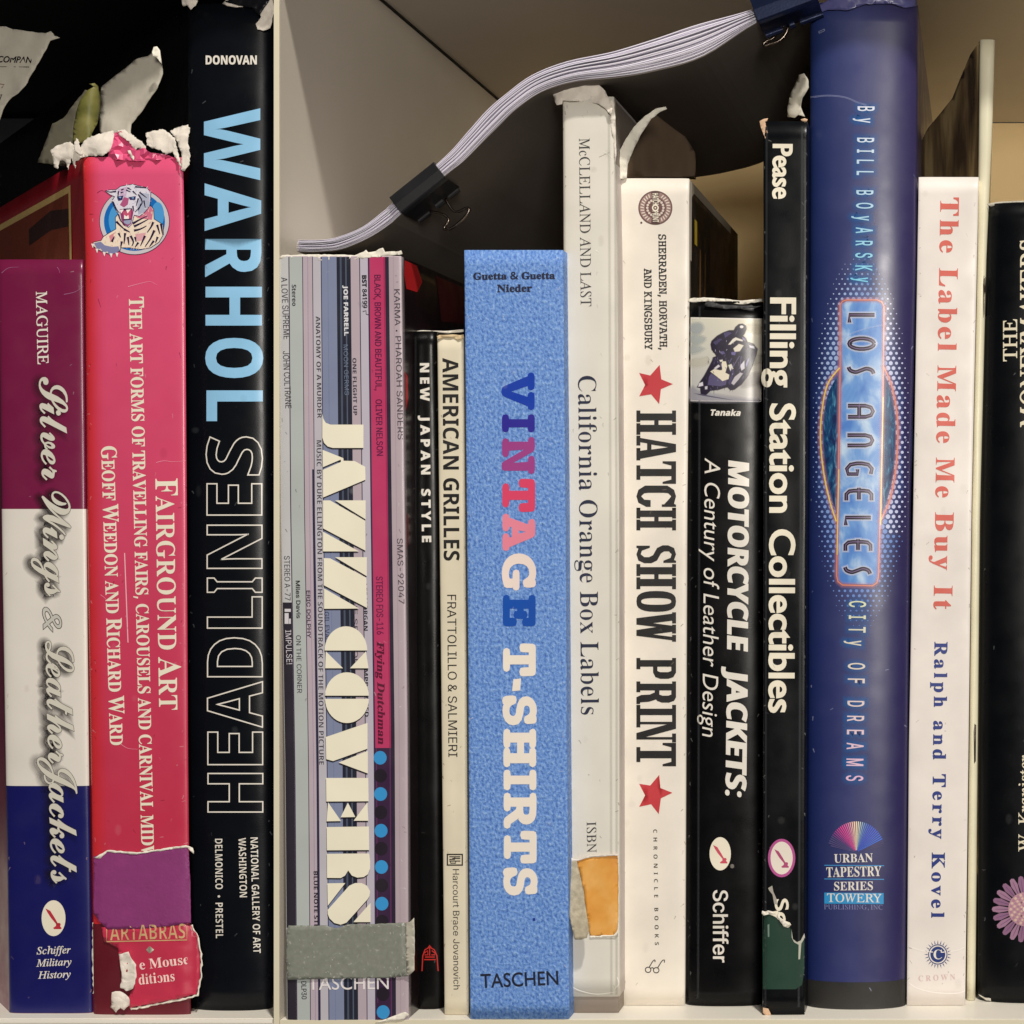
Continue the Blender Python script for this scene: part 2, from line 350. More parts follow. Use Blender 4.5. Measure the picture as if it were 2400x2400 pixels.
# ------------------------------------------------------------------ lettering
# letter outlines: advance|contour;contour, capitals 500 units high
FONT = {
 'I': {
  ' ': '188|',
  ',': '194|30 -93 50 -3 66 84 134 84 139 76 112 -8 77 -93',
  '.': '194|96 -10 65 1 55 17 52 39 55 62 65 77 96 87 128 77 138 62 142 39 138 17 128 1',
  'A': '499|-91 0 -88 14 -42 25 0 60 116 195 383 511 397 511 379 62 382 40 393 26 413 17 442 14 440 0 238 0 241 14 246 14 275 17 293 28 303 49 307 84 310 170 143 170 124 161 70 97 43 60 34 38 37 26 46 19 85 14 81 0;154 197 311 197 320 395',
  'B': '472|-36 0 -33 14 -29 14 0 18 21 29 35 48 46 78 135 414 142 452 138 467 129 477 87 486 91 500 275 500 368 488 423 452 441 392 428 340 387 299 319 270 367 245 395 207 405 156 398 112 377 73 344 42 300 19 246 5 184 0;207 278 276 286 326 309 356 347 366 397 355 440 325 467 274 475 240 473 225 463 216 441 202 393 176 290 183 280;165 22 233 32 283 60 313 105 324 163 317 205 295 233 259 250 209 255 176 253 161 239 118 78 115 62 113 48 116 35 125 27',
  'C': '507|235 -11 176 -5 125 14 84 44 53 84 34 134 27 192 33 245 49 297 76 346 109 392 150 433 195 466 269 500 345 511 391 506 443 492 463 488 477 492 488 506 502 506 473 358 457 358 458 369 458 380 451 425 431 459 398 480 353 487 308 481 265 463 224 435 187 398 157 353 133 302 118 246 113 188 122 118 151 65 196 31 254 20 316 30 375 60 429 111 443 98 397 50 348 16 295 -4',
  'D': '546|-38 0 -34 14 -30 14 -1 18 19 27 33 47 45 78 135 414 142 451 138 466 129 477 87 486 91 500 283 500 350 494 407 475 453 445 487 404 508 353 515 293 509 236 491 181 462 132 423 88 374 51 317 23 252 6 179 0;183 24 240 30 290 47 333 75 368 111 396 154 415 203 427 255 431 309 421 381 391 434 342 465 273 476 238 472 221 455 207 416 121 96 113 53 117 39 129 30 151 26',
  'E': '488|-36 0 -33 14 -30 14 0 18 20 27 33 46 45 79 135 414 142 451 138 466 129 477 87 486 91 500 473 500 452 392 440 392 440 395 432 445 420 460 401 469 332 475 271 475 238 472 222 458 211 426 171 280 232 280 279 284 311 296 332 318 345 350 359 350 309 173 296 173 298 202 292 236 272 251 230 255 165 255 121 90 115 67 113 51 116 38 125 30 165 25 215 25 262 28 303 36 337 51 367 73 392 101 415 137 430 137 378 0',
  'G': '582|264 -11 197 -5 140 14 93 45 58 86 36 136 29 194 34 247 51 299 76 349 110 395 150 435 195 467 270 500 352 511 401 506 445 493 480 480 500 475 523 482 541 505 553 505 520 352 508 352 493 409 461 452 415 478 356 487 292 476 235 444 186 394 147 329 122 257 114 186 125 113 157 57 207 23 274 12 310 16 343 28 368 46 381 69 407 170 410 186 412 199 408 215 397 223 346 230 350 244 557 244 553 230 513 224 491 202 484 184 477 157 448 38 359 1',
  'H': '560|-36 0 -33 14 -30 14 7 20 29 38 45 78 135 414 142 451 138 466 129 477 87 486 91 500 290 500 287 486 284 486 256 482 236 473 221 453 209 419 178 307 176 291 181 281 199 279 384 279 402 282 410 295 441 414 448 451 445 466 435 477 393 486 397 500 597 500 592 486 587 486 560 482 540 472 527 453 515 422 426 86 421 64 418 48 422 33 431 23 473 14 470 0 270 0 274 14 277 14 314 20 336 38 351 78 392 228 393 234 393 239 387 249 369 251 185 251 168 249 160 236 119 86 114 64 112 48 115 33 125 23 167 14 163 0',
  'I': '264|-33 0 -29 14 -26 14 10 20 33 38 48 78 139 414 145 451 142 466 132 477 90 486 95 500 296 500 293 486 287 486 260 482 241 472 227 453 215 422 125 86 118 48 122 33 131 23 173 14 169 0',
  'K': '488|-36 0 -33 14 -30 14 7 20 29 38 45 78 135 414 142 451 138 466 129 477 87 486 91 500 289 500 285 486 279 486 254 483 236 475 222 457 211 426 173 285 172 280 171 275 176 269 185 272 362 415 393 445 403 467 394 481 365 486 361 486 364 500 539 500 534 486 530 486 500 479 464 459 362 381 240 284 382 74 423 29 445 17 471 14 467 0 254 0 258 14 263 14 298 20 306 27 309 40 304 59 288 85 181 245 171 251 161 241 118 80 113 50 116 32 127 22 174 14 171 0',
  'L': '483|-26 0 -22 14 -20 14 10 18 30 27 44 47 56 78 145 414 151 436 152 451 149 466 139 477 98 486 101 500 300 500 295 486 267 483 247 473 233 454 221 423 134 99 127 69 124 55 127 40 136 31 177 25 228 25 320 35 353 49 380 70 429 142 443 142 396 0',
  'M': '634|-39 0 -35 14 4 20 27 38 43 78 137 414 144 451 141 466 131 477 89 486 93 500 228 500 280 116 534 500 671 500 667 486 661 486 634 482 615 472 601 453 590 422 500 86 495 64 493 48 496 33 506 23 548 14 544 0 346 0 350 12 387 20 410 42 427 89 517 422 236 0 225 0 169 423 82 111 72 51 75 34 84 23 126 14 123 0',
  'N': '538|363 -12 165 401 81 90 75 64 73 46 76 31 86 22 131 14 127 0 -36 0 -33 14 -3 18 18 27 33 46 45 78 139 423 142 431 142 439 139 455 129 471 113 482 92 486 87 486 91 500 196 500 380 116 460 410 466 436 467 454 464 469 454 478 409 486 413 500 577 500 572 486 535 480 512 462 495 422 377 -12',
  'O': '556|215 -11 160 -5 113 12 75 39 47 76 29 121 23 174 28 223 41 272 63 319 91 363 124 404 163 440 205 469 250 492 296 506 343 511 398 505 444 488 481 460 509 423 526 377 532 325 519 244 483 163 430 91 366 35 294 1;216 11 253 16 288 31 321 55 352 86 404 165 438 259 450 356 443 413 423 455 389 481 345 489 306 483 267 466 230 439 196 403 166 359 140 308 114 227 105 147 112 89 134 46 169 20',
  'P': '434|-36 0 -33 14 -29 14 0 18 20 27 33 46 45 78 135 414 142 451 138 467 129 477 87 486 91 500 288 500 372 488 422 450 439 388 433 347 414 311 384 281 344 258 295 244 238 239 171 239 158 230 116 69 114 59 113 49 117 32 128 22 178 14 173 0;207 261 273 270 320 296 348 337 358 392 352 430 335 457 305 473 262 478 232 471 214 436 173 283 171 272 177 263',
  'R': '485|-36 0 -33 14 -29 14 0 18 21 29 35 48 46 78 135 414 142 452 138 467 129 477 87 486 91 500 303 500 369 493 417 471 446 437 455 392 439 331 391 284 311 253 378 92 410 33 428 19 451 14 454 14 449 0 337 0 238 246 222 246 189 246 164 249 123 95 114 49 117 32 127 21 166 14 174 14 170 0;217 269 284 277 333 302 363 340 373 391 361 438 327 467 270 476 241 473 224 460 212 428 170 272 193 270',
  'S': '397|165 -10 116 -5 62 11 53 14 45 14 27 9 16 -9 3 -9 27 157 41 158 50 95 74 49 110 21 157 12 183 15 206 25 226 41 241 61 250 85 254 113 245 150 223 187 197 217 165 249 110 319 99 349 95 380 99 416 113 447 134 474 163 494 198 507 238 511 272 509 302 501 326 494 337 491 353 496 364 509 378 509 355 362 343 362 337 417 318 456 288 480 249 488 215 482 189 465 172 439 166 405 170 383 180 360 216 313 249 278 283 241 314 193 324 136 319 96 303 61 279 32 247 9 208 -5',
  'T': '452|53 0 56 14 62 14 104 21 130 44 150 96 246 449 248 462 243 471 228 474 209 474 135 465 110 452 91 434 64 379 48 380 79 500 496 500 473 376 459 376 460 388 460 400 455 434 441 457 415 470 372 474 342 474 328 470 321 455 223 100 213 46 217 31 228 21 277 14 285 14 280 0',
  'U': '528|215 -11 149 -2 99 25 66 67 56 121 69 195 128 417 134 452 131 468 121 478 73 486 77 500 288 500 285 486 277 486 247 482 226 469 211 446 199 410 145 207 128 118 135 79 155 49 188 31 232 25 271 29 306 40 334 60 357 85 377 127 398 195 448 382 459 443 456 464 447 477 401 486 404 500 572 500 570 486 560 486 526 478 503 452 493 426 480 384 426 176 405 114 380 66 350 31 313 7 269 -6',
  'W': '637|89 -11 106 424 104 454 94 473 74 483 43 487 46 500 246 500 243 487 237 487 208 483 190 473 181 451 177 416 165 124 345 382 348 426 345 453 336 472 319 483 293 486 288 486 290 500 482 500 478 486 441 480 423 458 417 407 405 129 586 400 607 437 613 464 600 480 561 486 566 500 717 500 715 486 712 486 692 481 672 467 626 410 343 -11 329 -11 344 334 103 -11',
  'Y': '443|51 0 56 13 102 20 126 37 140 71 179 216 113 394 87 450 57 478 14 486 18 500 235 500 230 486 185 478 175 470 172 455 174 440 179 423 241 253 358 385 394 430 406 460 403 471 392 479 373 483 347 486 350 500 522 500 518 484 498 480 476 466 422 412 253 220 212 71 209 57 207 43 211 28 223 19 277 13 273 0',
  'a': '368|53 -9 28 -4 9 11 -3 36 -7 69 0 128 20 189 53 245 97 295 146 329 197 340 233 331 250 301 259 332 314 332 249 97 238 48 242 40 251 38 271 50 303 86 314 77 258 13 210 -9 188 0 181 25 205 126 165 67 128 25 92 0;88 35 105 39 124 51 163 94 199 152 226 216 236 277 226 310 199 322 165 313 133 286 104 244 79 189 63 131 57 79 65 46',
  'c': '321|107 -9 62 0 28 25 6 64 -1 117 3 153 13 188 52 255 110 308 161 332 215 340 245 336 268 325 282 308 287 287 277 257 266 248 251 246 227 253 220 275 223 288 230 301 234 306 237 311 231 319 212 322 175 314 139 291 109 256 85 211 69 162 64 116 68 78 82 49 104 31 132 25 187 40 245 88 257 76 207 29 157 1',
  'e': '309|95 -7 54 0 22 22 2 58 -4 106 -1 141 10 178 49 248 108 305 159 331 210 340 239 337 260 326 273 309 277 286 264 243 224 204 158 173 66 153 62 127 61 105 68 62 91 36 128 27 181 42 238 87 249 77 213 39 177 13 138 -2;69 170 133 186 181 214 210 250 220 292 213 314 194 321 171 316 147 301 102 247',
  'f': '214|-52 -165 -70 -162 -85 -153 -95 -140 -98 -125 -92 -101 -72 -93 -54 -99 -48 -116 -50 -128 -53 -137 -45 -145 -26 -137 -11 -116 2 -80 14 -27 77 304 7 304 13 327 81 327 90 366 112 433 145 483 186 514 232 524 258 520 279 509 292 492 296 472 288 447 262 439 242 446 235 467 236 475 238 481 241 490 235 500 221 504 196 494 175 464 160 413 142 327 226 327 223 304 137 304 108 161 72 8 35 -92 9 -132 -20 -157',
  'h': '433|327 -7 300 -2 279 12 266 35 262 65 265 106 275 163 292 238 300 276 303 305 294 337 270 348 228 334 186 293 152 238 133 185 94 0 27 0 121 447 127 485 115 510 77 519 71 519 77 549 210 549 182 416 168 357 153 296 161 296 203 350 247 383 295 394 338 385 364 358 372 314 368 282 359 234 340 149 333 108 331 73 337 47 356 38 378 42 402 55 415 34 370 3',
  'i': '191|132 423 106 434 95 460 106 486 132 498 158 487 169 460 158 434;35 -9 9 1 0 31 4 57 12 92 59 259 62 273 64 284 62 296 53 304 19 309 22 322 70 328 103 334 133 340 141 332 140 326 138 319 68 85 62 56 66 40 77 35 104 49 139 90 150 79 110 31 72 1',
  'l': '186|34 -8 8 2 -2 28 3 58 14 107 105 444 109 465 107 480 99 488 63 493 64 507 112 513 145 518 176 524 184 517 181 501 67 90 60 53 63 41 73 37 97 50 132 88 143 77 113 40 83 13 56 -3',
  'n': '392|239 -9 213 1 203 30 232 151 261 273 256 290 242 296 210 283 171 250 132 204 100 152 72 89 46 0 -13 0 57 238 66 283 57 301 25 306 19 306 21 319 72 326 108 333 140 340 143 338 143 331 100 191 153 256 202 302 246 330 283 339 315 329 325 299 323 271 315 239 273 95 266 69 264 53 268 40 279 36 303 51 335 98 347 89 312 34 276 2',
  'o': '377|113 -9 65 -1 28 23 4 61 -4 110 0 151 15 192 37 231 66 266 100 297 138 320 177 335 217 340 267 332 305 308 329 271 337 222 334 185 322 148 280 79 219 25 167 0;121 12 150 18 178 34 204 60 227 92 261 167 274 243 267 287 247 313 212 322 177 313 142 288 110 248 84 197 66 142 60 90 64 56 76 32 96 17',
  'r': '241|-14 0 49 225 60 279 58 292 50 300 14 306 16 319 64 327 97 334 127 340 133 338 134 331 96 193 148 275 190 324 223 340 246 331 255 304 252 286 243 272 231 262 215 259 194 267 183 288 127 215 80 118 44 0',
  's': '267|84 -9 35 -1 7 7 -4 4 -9 -4 -24 -4 -8 114 4 113 11 69 26 37 48 17 77 11 100 15 118 28 131 48 135 74 129 100 112 129 90 158 68 188 49 222 43 256 49 289 68 316 97 334 132 340 178 333 208 325 220 328 225 338 237 338 223 230 210 230 198 281 175 311 140 322 124 318 110 309 101 296 98 280 104 255 124 224 147 195 167 166 186 131 193 95 189 68 179 43 162 22 140 5 114 -5',
  't': '201|35 -9 9 1 1 28 3 47 7 66 71 304 21 304 24 319 67 336 108 370 146 422 163 422 135 327 197 327 191 304 129 304 71 84 64 48 68 37 77 33 100 46 134 85 145 73 89 12',
  'y': '290|-47 -165 -73 -156 -83 -134 -74 -114 -52 -105 -33 -111 -9 -117 10 -106 37 -74 85 -7 48 189 39 232 31 262 12 297 -4 306 -26 309 -24 322 9 326 35 333 67 340 79 325 91 277 108 192 132 61 186 149 215 200 229 229 233 251 229 268 216 280 204 289 198 310 207 331 230 340 246 337 258 327 268 293 257 240 224 171 189 110 143 38 93 -36 42 -101 -7 -147 -28 -160',
 },
 'C': {
  'J': '424|-1 -208 -46 -200 -74 -175 -83 -134 -72 -89 -40 -43 11 1 77 39 155 69 240 88 301 204 349 289 390 352 431 404 475 448 520 477 419 449 323 396 281 362 246 322 210 265 199 221 207 191 231 181 252 185 269 189 278 186 281 178 267 167 231 162 196 168 168 186 149 214 143 250 151 293 175 335 212 375 262 412 320 443 386 469 488 494 588 502 607 500 613 493 611 488 584 482 558 472 533 454 501 408 457 315 406 200 353 88 381 80 403 65 416 45 420 22 415 -8 400 -35 376 -58 345 -76 310 -87 271 -91 255 -88 249 -80 256 -73 276 -69 330 -56 356 -43 378 -25 392 -2 397 22 393 41 380 55 340 71 306 13 265 -40 174 -129 81 -187 38 -203;-2 -186 45 -170 96 -124 157 -45 229 65 169 49 109 19 55 -21 9 -69 -23 -115 -33 -150 -25 -177',
  'L': '512|149 -6 105 -2 76 11 59 28 54 48 59 68 73 84 98 95 135 99 186 91 249 69 284 121 317 193 257 205 211 232 182 271 172 318 180 365 206 409 246 447 300 477 364 496 432 502 455 502 470 500 482 488 477 482 461 480 408 476 363 463 324 443 292 418 249 358 235 297 241 262 259 235 287 218 325 212 363 293 407 363 455 421 504 466 552 494 596 503 626 499 650 485 666 463 671 436 667 407 654 376 605 314 532 257 442 212 384 111 307 40 337 28 364 24 412 40 469 80 525 131 572 177 609 208 636 218 653 215 627 197 591 164 533 107 472 51 423 15 393 4 364 0 321 6 279 25 217 2;452 238 521 278 576 332 609 386 624 446 618 473 599 482 563 467 526 422 488 346;141 15 194 24 236 50 185 71 133 78 93 69 78 48 96 26',
  'S': '500|168 -6 108 1 64 20 36 50 27 88 32 117 49 141 75 157 105 162 129 159 147 150 158 137 162 120 151 90 124 77 110 76 99 75 89 69 84 55 90 42 105 29 156 17 200 28 244 60 285 114 322 191 264 204 220 232 191 271 182 318 190 363 216 407 256 446 309 476 371 496 439 502 482 499 494 488 490 480 477 477 465 478 452 478 411 474 373 463 306 422 261 364 248 331 244 297 250 262 267 236 295 219 331 212 389 326 460 418 537 480 573 497 608 502 636 498 658 483 673 462 678 436 671 397 649 357 615 316 570 277 514 241 451 211 422 152 383 99 336 55 283 22 226 1;458 239 526 284 582 340 619 398 632 445 625 471 604 480 569 465 532 420 494 344',
  'W': '745|195 -5 178 -2 172 8 186 30 226 72 274 124 328 195 377 273 413 351 427 420 421 452 404 472 375 478 344 474 307 461 229 413 161 347 128 295 117 249 121 227 131 210 146 199 164 195 202 210 241 248 276 299 301 354 311 403 311 411 310 418 318 431 330 425 340 408 350 346 344 300 326 258 299 222 265 194 225 176 182 170 144 175 117 191 100 216 94 249 108 305 146 365 201 422 264 466 329 494 388 503 444 494 487 467 515 426 524 376 510 309 467 239 399 164 310 84 420 165 535 273 655 407 717 476 750 499 760 496 765 489 746 442 730 404 705 343 675 273 638 176 617 109 664 180 721 253 779 319 828 367 883 404 898 396 837 344 773 276 708 193 649 100 599 25 566 0 548 7 532 26 521 56 517 92 538 187 603 305 504 205 428 137 361 87 288 42',
  'a': '425|252 -6 232 -2 215 8 204 25 200 48 152 8 100 -5 68 0 42 15 25 38 19 69 24 100 38 131 87 189 154 232 189 244 224 248 262 239 281 212 296 244 386 248 311 95 295 60 289 44 296 36 316 45 344 66 372 90 388 74 313 15 281 -1;117 14 144 23 174 48 235 130 264 196 255 217 236 225 205 211 168 174 134 125 108 74 98 32 105 20',
  'c': '310|114 -6 77 0 48 17 30 44 24 79 29 110 43 140 92 195 156 233 220 248 251 244 274 234 289 218 294 197 284 167 271 157 252 154 231 162 223 183 231 203 251 217 238 223 212 208 180 171 148 123 123 75 114 39 119 24 135 19 165 26 196 43 228 68 252 90 268 74 191 14 153 -1',
  'e': '330|121 -6 78 1 44 20 21 47 14 80 19 107 33 136 84 191 151 232 218 248 245 244 268 233 283 216 288 194 282 170 265 147 204 108 117 82 102 35 108 23 127 18 161 23 197 35 234 57 273 90 287 74 246 39 203 14 160 -1;125 103 176 120 216 156 228 177 232 198 229 216 218 223 191 207 156 163',
  'g': '424|375 74 316 31 251 -1 191 -101 132 -175 72 -222 10 -237 -25 -233 -51 -221 -68 -201 -74 -175 -49 -115 27 -58 154 -6 171 27 133 3 94 -5 62 0 37 16 20 39 14 70 19 101 34 133 84 190 150 232 186 244 220 248 258 239 276 214 293 244 391 252 271 33 314 55 360 90;109 14 128 19 149 31 191 76 230 137 256 204 252 220 237 225 209 209 171 167 133 114 102 64 91 29 95 18;5 -214 31 -203 59 -172 95 -117 140 -35 72 -64 20 -100 -12 -140 -23 -181 -16 -206',
  'h': '456|410 74 379 45 357 25 322 3 288 -5 265 0 246 13 234 35 230 63 238 100 252 123 279 158 325 210 328 217 324 221 300 214 266 191 223 150 176 88 119 1 17 -6 121 191 94 162 67 136 51 152 101 200 145 255 190 326 264 461 362 471 196 158 272 225 333 248 356 243 374 230 386 209 390 180 386 157 373 133 330 77 305 33 310 25 338 41 394 90',
  'i': '277|220 291 191 300 179 326 183 343 195 358 231 371 258 361 270 336 266 319 255 304;232 74 186 31 154 8 102 -6 69 0 48 19 42 49 56 95 100 177 81 157 59 136 43 152 66 172 98 206 129 240 241 248 159 100 126 32 130 25 161 39 217 90',
  'k': '436|16 -6 125 197 95 164 66 136 50 152 112 216 155 271 190 326 264 461 360 471 113 1;261 -6 242 -3 226 7 216 21 212 39 218 69 232 93 244 113 251 125 247 134 237 137 226 135 215 133 204 136 200 145 205 156 221 160 257 168 285 202 316 237 354 248 390 237 403 208 391 181 364 170 340 178 330 197 336 213 330 215 308 191 277 154 311 134 325 101 320 72 316 61 314 53 320 47 340 58 374 90 389 74 317 13 288 -1',
  'l': '336|244 74 176 14 146 -1 113 -6 88 -2 66 10 52 28 47 52 55 92 80 143 94 169 59 136 42 149 98 203 143 264 263 461 361 471 188 157 145 77 130 39 133 29 141 25 170 40 228 91',
  'n': '464|-2 -6 54 74 93 131 124 183 119 189 102 176 61 136 46 152 116 219 147 239 176 246 201 232 209 191 204 158 280 225 340 248 363 243 381 230 393 209 397 180 386 142 359 101 331 66 313 33 318 25 345 41 401 90 418 74 375 35 346 14 321 0 296 -5 273 0 254 13 242 35 238 63 245 100 286 158 332 210 335 214 335 216 331 221 301 208 254 169 193 100 119 0',
  'r': '330|284 74 234 29 206 7 162 -5 129 -1 102 12 85 31 80 55 92 101 126 152 177 197 143 195 121 195 92 165 59 136 43 152 72 177 97 201 113 258 127 265 137 263 139 252 139 246 138 240 147 231 171 226 213 220 244 207 256 179 248 156 228 123 205 89 186 64 173 35 176 28 184 25 212 39 269 91',
  's': '281|247 84 179 25 129 0 80 -6 47 -2 24 11 10 29 5 51 15 78 43 88 68 79 76 57 67 35 47 27 42 27 63 17 89 28 110 60 125 110 130 173 130 188 129 202 110 184 83 160 58 136 43 152 82 188 135 239 144 251 156 266 167 271 178 268 182 259 174 244 167 227 174 211 202 163 211 117 206 88 192 66 232 100',
  't': '355|43 152 92 199 131 245 168 301 257 451 359 455 300 353 354 353 346 327 282 327 225 231 174 140 135 66 124 34 133 24 168 39 227 90 243 74 172 16 138 0 105 -5 80 -1 61 11 50 30 46 53 54 88 69 121 100 177 56 136',
  'v': '379|133 -5 96 -1 69 12 52 32 47 60 60 107 98 165 108 183 104 189 92 182 63 152 50 166 71 188 97 213 121 232 145 244 165 248 187 236 195 201 189 166 177 139 158 106 141 76 130 60 123 48 121 37 125 26 140 23 191 34 240 69 225 88 216 127 229 182 262 229 281 243 301 248 320 244 333 234 343 199 328 140 284 80 314 90 345 116 360 100 318 68 268 58 264 58 198 10 166 -1;260 84 297 131 312 179 308 191 296 195 271 184 251 157 243 125 249 99',
 },
 'D': {
  ' ': '204|',
  '&': '458|363 249 340 207 309 168 239 249 291 293 321 336 331 382 315 437 273 476 210 490 167 485 132 470 105 446 88 414 82 375 90 333 111 294 139 260 77 217 36 168 21 112 38 52 84 9 147 -7 194 0 246 24 305 68 362 0 455 0 353 117 403 183 435 249;261 118 226 88 190 67 154 59 124 67 102 86 92 112 103 147 132 179 180 212;152 382 160 406 179 423 207 430 236 423 256 405 264 378 259 353 239 327 199 297 177 321 160 351',
  'A': '489|265 503 215 503 0 0 73 0 136 147 349 147 416 0 489 0;239 393 320 212 164 212',
  'C': '519|481 466 389 497 309 507 220 494 144 458 86 401 48 329 35 243 45 176 76 110 129 51 205 9 305 -7 376 -1 435 15 486 37 486 116 428 85 369 66 312 59 244 68 188 94 146 134 119 186 109 249 119 311 146 364 189 405 244 431 309 441 365 435 422 418 481 389',
  'D': '550|56 0 251 0 342 14 415 51 470 107 504 175 516 250 506 321 476 389 423 446 349 485 250 500 56 500;128 435 238 435 313 426 371 399 411 359 434 308 442 250 437 207 419 158 383 112 325 78 242 65 128 65',
  'E': '367|339 500 55 500 55 0 345 0 345 65 127 65 127 220 331 220 331 284 127 284 127 435 339 435',
  'F': '344|323 500 56 500 56 0 128 0 128 232 323 232 323 297 128 297 128 435 323 435',
  'H': '534|479 500 407 500 407 282 127 282 127 500 55 500 55 0 127 0 127 218 407 218 407 0 479 0',
  'L': '359|126 500 54 500 54 0 352 0 352 65 126 65',
  'M': '573|520 500 453 500 287 295 121 500 54 500 54 0 125 0 125 389 127 389 281 196 293 196 446 389 448 389 448 0 520 0',
  'N': '573|518 500 450 500 450 113 111 500 54 500 54 0 122 0 122 385 456 0 518 0',
  'O': '603|33 250 45 171 80 101 135 45 209 7 300 -7 393 7 468 45 524 101 559 172 570 250 558 330 523 400 467 456 393 493 301 507 211 493 137 456 81 400 45 330;107 250 117 312 143 365 185 405 238 431 301 441 365 431 418 405 460 365 487 312 496 250 487 188 460 136 418 95 365 69 301 59 238 69 185 95 143 136 117 188',
  'P': '374|51 500 51 0 123 0 123 216 198 216 260 223 307 243 341 273 360 312 367 356 361 402 342 441 311 472 266 493 207 500;123 435 207 435 259 424 285 395 293 359 282 317 251 290 205 281 123 281',
  'S': '336|293 471 238 498 181 507 130 501 88 483 56 455 36 418 29 373 52 304 105 255 169 215 223 174 246 121 237 92 210 68 164 58 116 66 72 91 32 130 32 40 75 14 121 -2 172 -7 218 0 256 19 286 47 305 85 312 129 290 207 236 259 172 298 119 335 96 383 106 414 134 435 175 442 211 438 251 421 293 390',
  'T': '443|430 500 12 500 12 435 185 435 185 0 257 0 257 435 430 435',
  'a': '313|301 59 281 46 267 41 258 45 254 58 254 227 248 267 232 298 206 319 173 332 135 336 91 331 55 316 26 291 26 220 59 251 94 268 130 274 163 268 183 250 189 216 189 199 131 178 79 157 36 126 19 74 29 34 57 5 100 -7 145 2 188 27 198 8 214 -3 238 -7 266 -1 301 19;189 67 162 47 132 40 108 46 91 62 85 86 100 119 137 143 189 163',
  'b': '367|109 500 43 500 43 18 100 0 166 -7 226 1 275 24 311 61 334 110 342 172 335 225 315 270 285 305 246 328 199 336 152 328 109 306;109 243 146 270 183 277 231 263 263 223 275 162 262 107 227 69 174 55 109 65',
  'c': '321|288 313 243 330 193 336 138 328 92 305 59 268 37 218 30 158 38 104 61 58 96 24 142 1 197 -7 251 -1 295 12 295 77 250 60 208 55 149 68 111 106 97 164 110 223 145 262 197 276 239 269 288 243',
  'e': '351|321 95 264 66 206 56 152 67 115 100 95 155 327 155 320 220 302 271 272 307 232 329 184 336 133 328 91 306 58 271 37 224 30 169 37 115 57 68 89 29 134 3 190 -7 240 -2 282 10 321 32;97 198 113 242 142 270 185 279 225 269 252 241 262 198',
  'f': '183|217 500 166 507 126 498 95 475 72 446 58 408 53 353 53 329 7 329 7 271 53 271 53 0 118 0 118 271 177 271 177 329 118 329 118 361 124 404 146 432 188 442 217 436',
  'g': '313|309 329 173 329 124 324 84 309 54 286 36 254 29 216 34 182 47 154 70 130 102 112 102 111 74 100 56 84 50 64 58 43 83 22 36 3 9 -27 0 -69 20 -121 73 -156 152 -169 205 -164 249 -151 281 -129 300 -100 307 -64 298 -25 268 7 212 28 157 41 123 54 111 70 136 93 191 104 245 133 266 165 276 207 268 243 241 279 309 279;217 215 209 183 187 161 154 153 119 161 96 182 88 213 97 243 120 264 153 273 185 265 208 244;244 -69 233 -95 202 -111 153 -117 103 -111 72 -94 62 -66 71 -40 97 -23 136 -16 182 -21 225 -37',
  'h': '367|110 500 45 500 45 0 110 0 110 236 152 273 192 284 226 274 249 246 257 204 257 0 322 0 322 202 316 250 301 288 277 315 246 330 210 336 173 330 140 313 111 286 110 286',
  'i': '161|113 329 48 329 48 0 113 0;120 429 114 448 100 462 81 468 61 462 47 448 42 429 47 409 61 395 81 390 100 395 114 409',
  'l': '161|113 500 48 500 48 0 113 0',
  'n': '367|110 329 45 329 45 0 110 0 110 236 152 273 192 284 226 274 249 246 257 204 257 0 322 0 322 203 316 252 300 289 276 315 245 331 210 336 173 330 140 313 111 286 110 286',
  'o': '405|200 336 144 327 97 304 59 268 35 222 26 168 35 111 58 63 95 26 143 2 200 -7 259 2 308 25 346 61 370 110 378 168 370 223 345 269 308 305 258 328;199 277 257 263 297 224 312 167 298 106 259 66 199 52 144 67 107 107 93 168 107 224 144 263',
  'r': '290|51 329 51 0 116 0 116 172 127 224 155 260 196 273 225 264 257 241 291 298 252 326 213 336 182 327 150 301 117 254 116 254 116 329',
  's': '282|238 309 188 329 141 336 83 325 46 294 32 246 48 200 86 165 132 138 170 113 186 88 180 68 162 56 138 51 90 61 30 94 30 23 88 0 144 -7 200 6 239 39 253 90 246 121 222 150 179 183 117 223 99 249 104 264 119 275 142 279 185 270 238 244',
  't': '244|122 397 0 278 0 271 57 271 57 97 69 44 105 7 164 -7 203 0 243 15 243 76 205 58 169 52 149 56 130 72 122 102 122 271 227 271 227 329 122 329',
  'u': '367|320 0 320 329 255 329 255 94 232 69 205 53 177 48 139 56 117 81 109 120 109 329 44 329 44 125 49 79 65 42 89 16 120 -1 158 -7 208 7 255 42 255 0',
  'y': '321|321 329 248 329 163 144 74 329 0 329 128 70 15 -169 88 -169',
 },
 'R': {
  ' ': '192|',
  '&': '540|205 -7 137 2 84 30 50 76 39 137 47 188 70 228 106 261 153 292 109 349 94 382 88 420 98 468 125 504 168 527 224 535 277 527 317 505 343 469 352 421 344 378 322 342 288 311 246 283 389 146 420 199 440 263 506 263 476 176 456 138 431 105 538 0 451 0 386 62 350 34 309 12 262 -3;206 322 269 369 283 393 288 421 283 445 270 465 249 477 222 482 194 478 171 465 157 446 152 420 155 395 166 371;207 50 251 54 288 66 345 103 192 251 129 204 113 175 107 139 114 103 134 74 166 56',
  ',': '198|30 -95 51 -3 67 86 136 86 142 77 114 -8 78 -95',
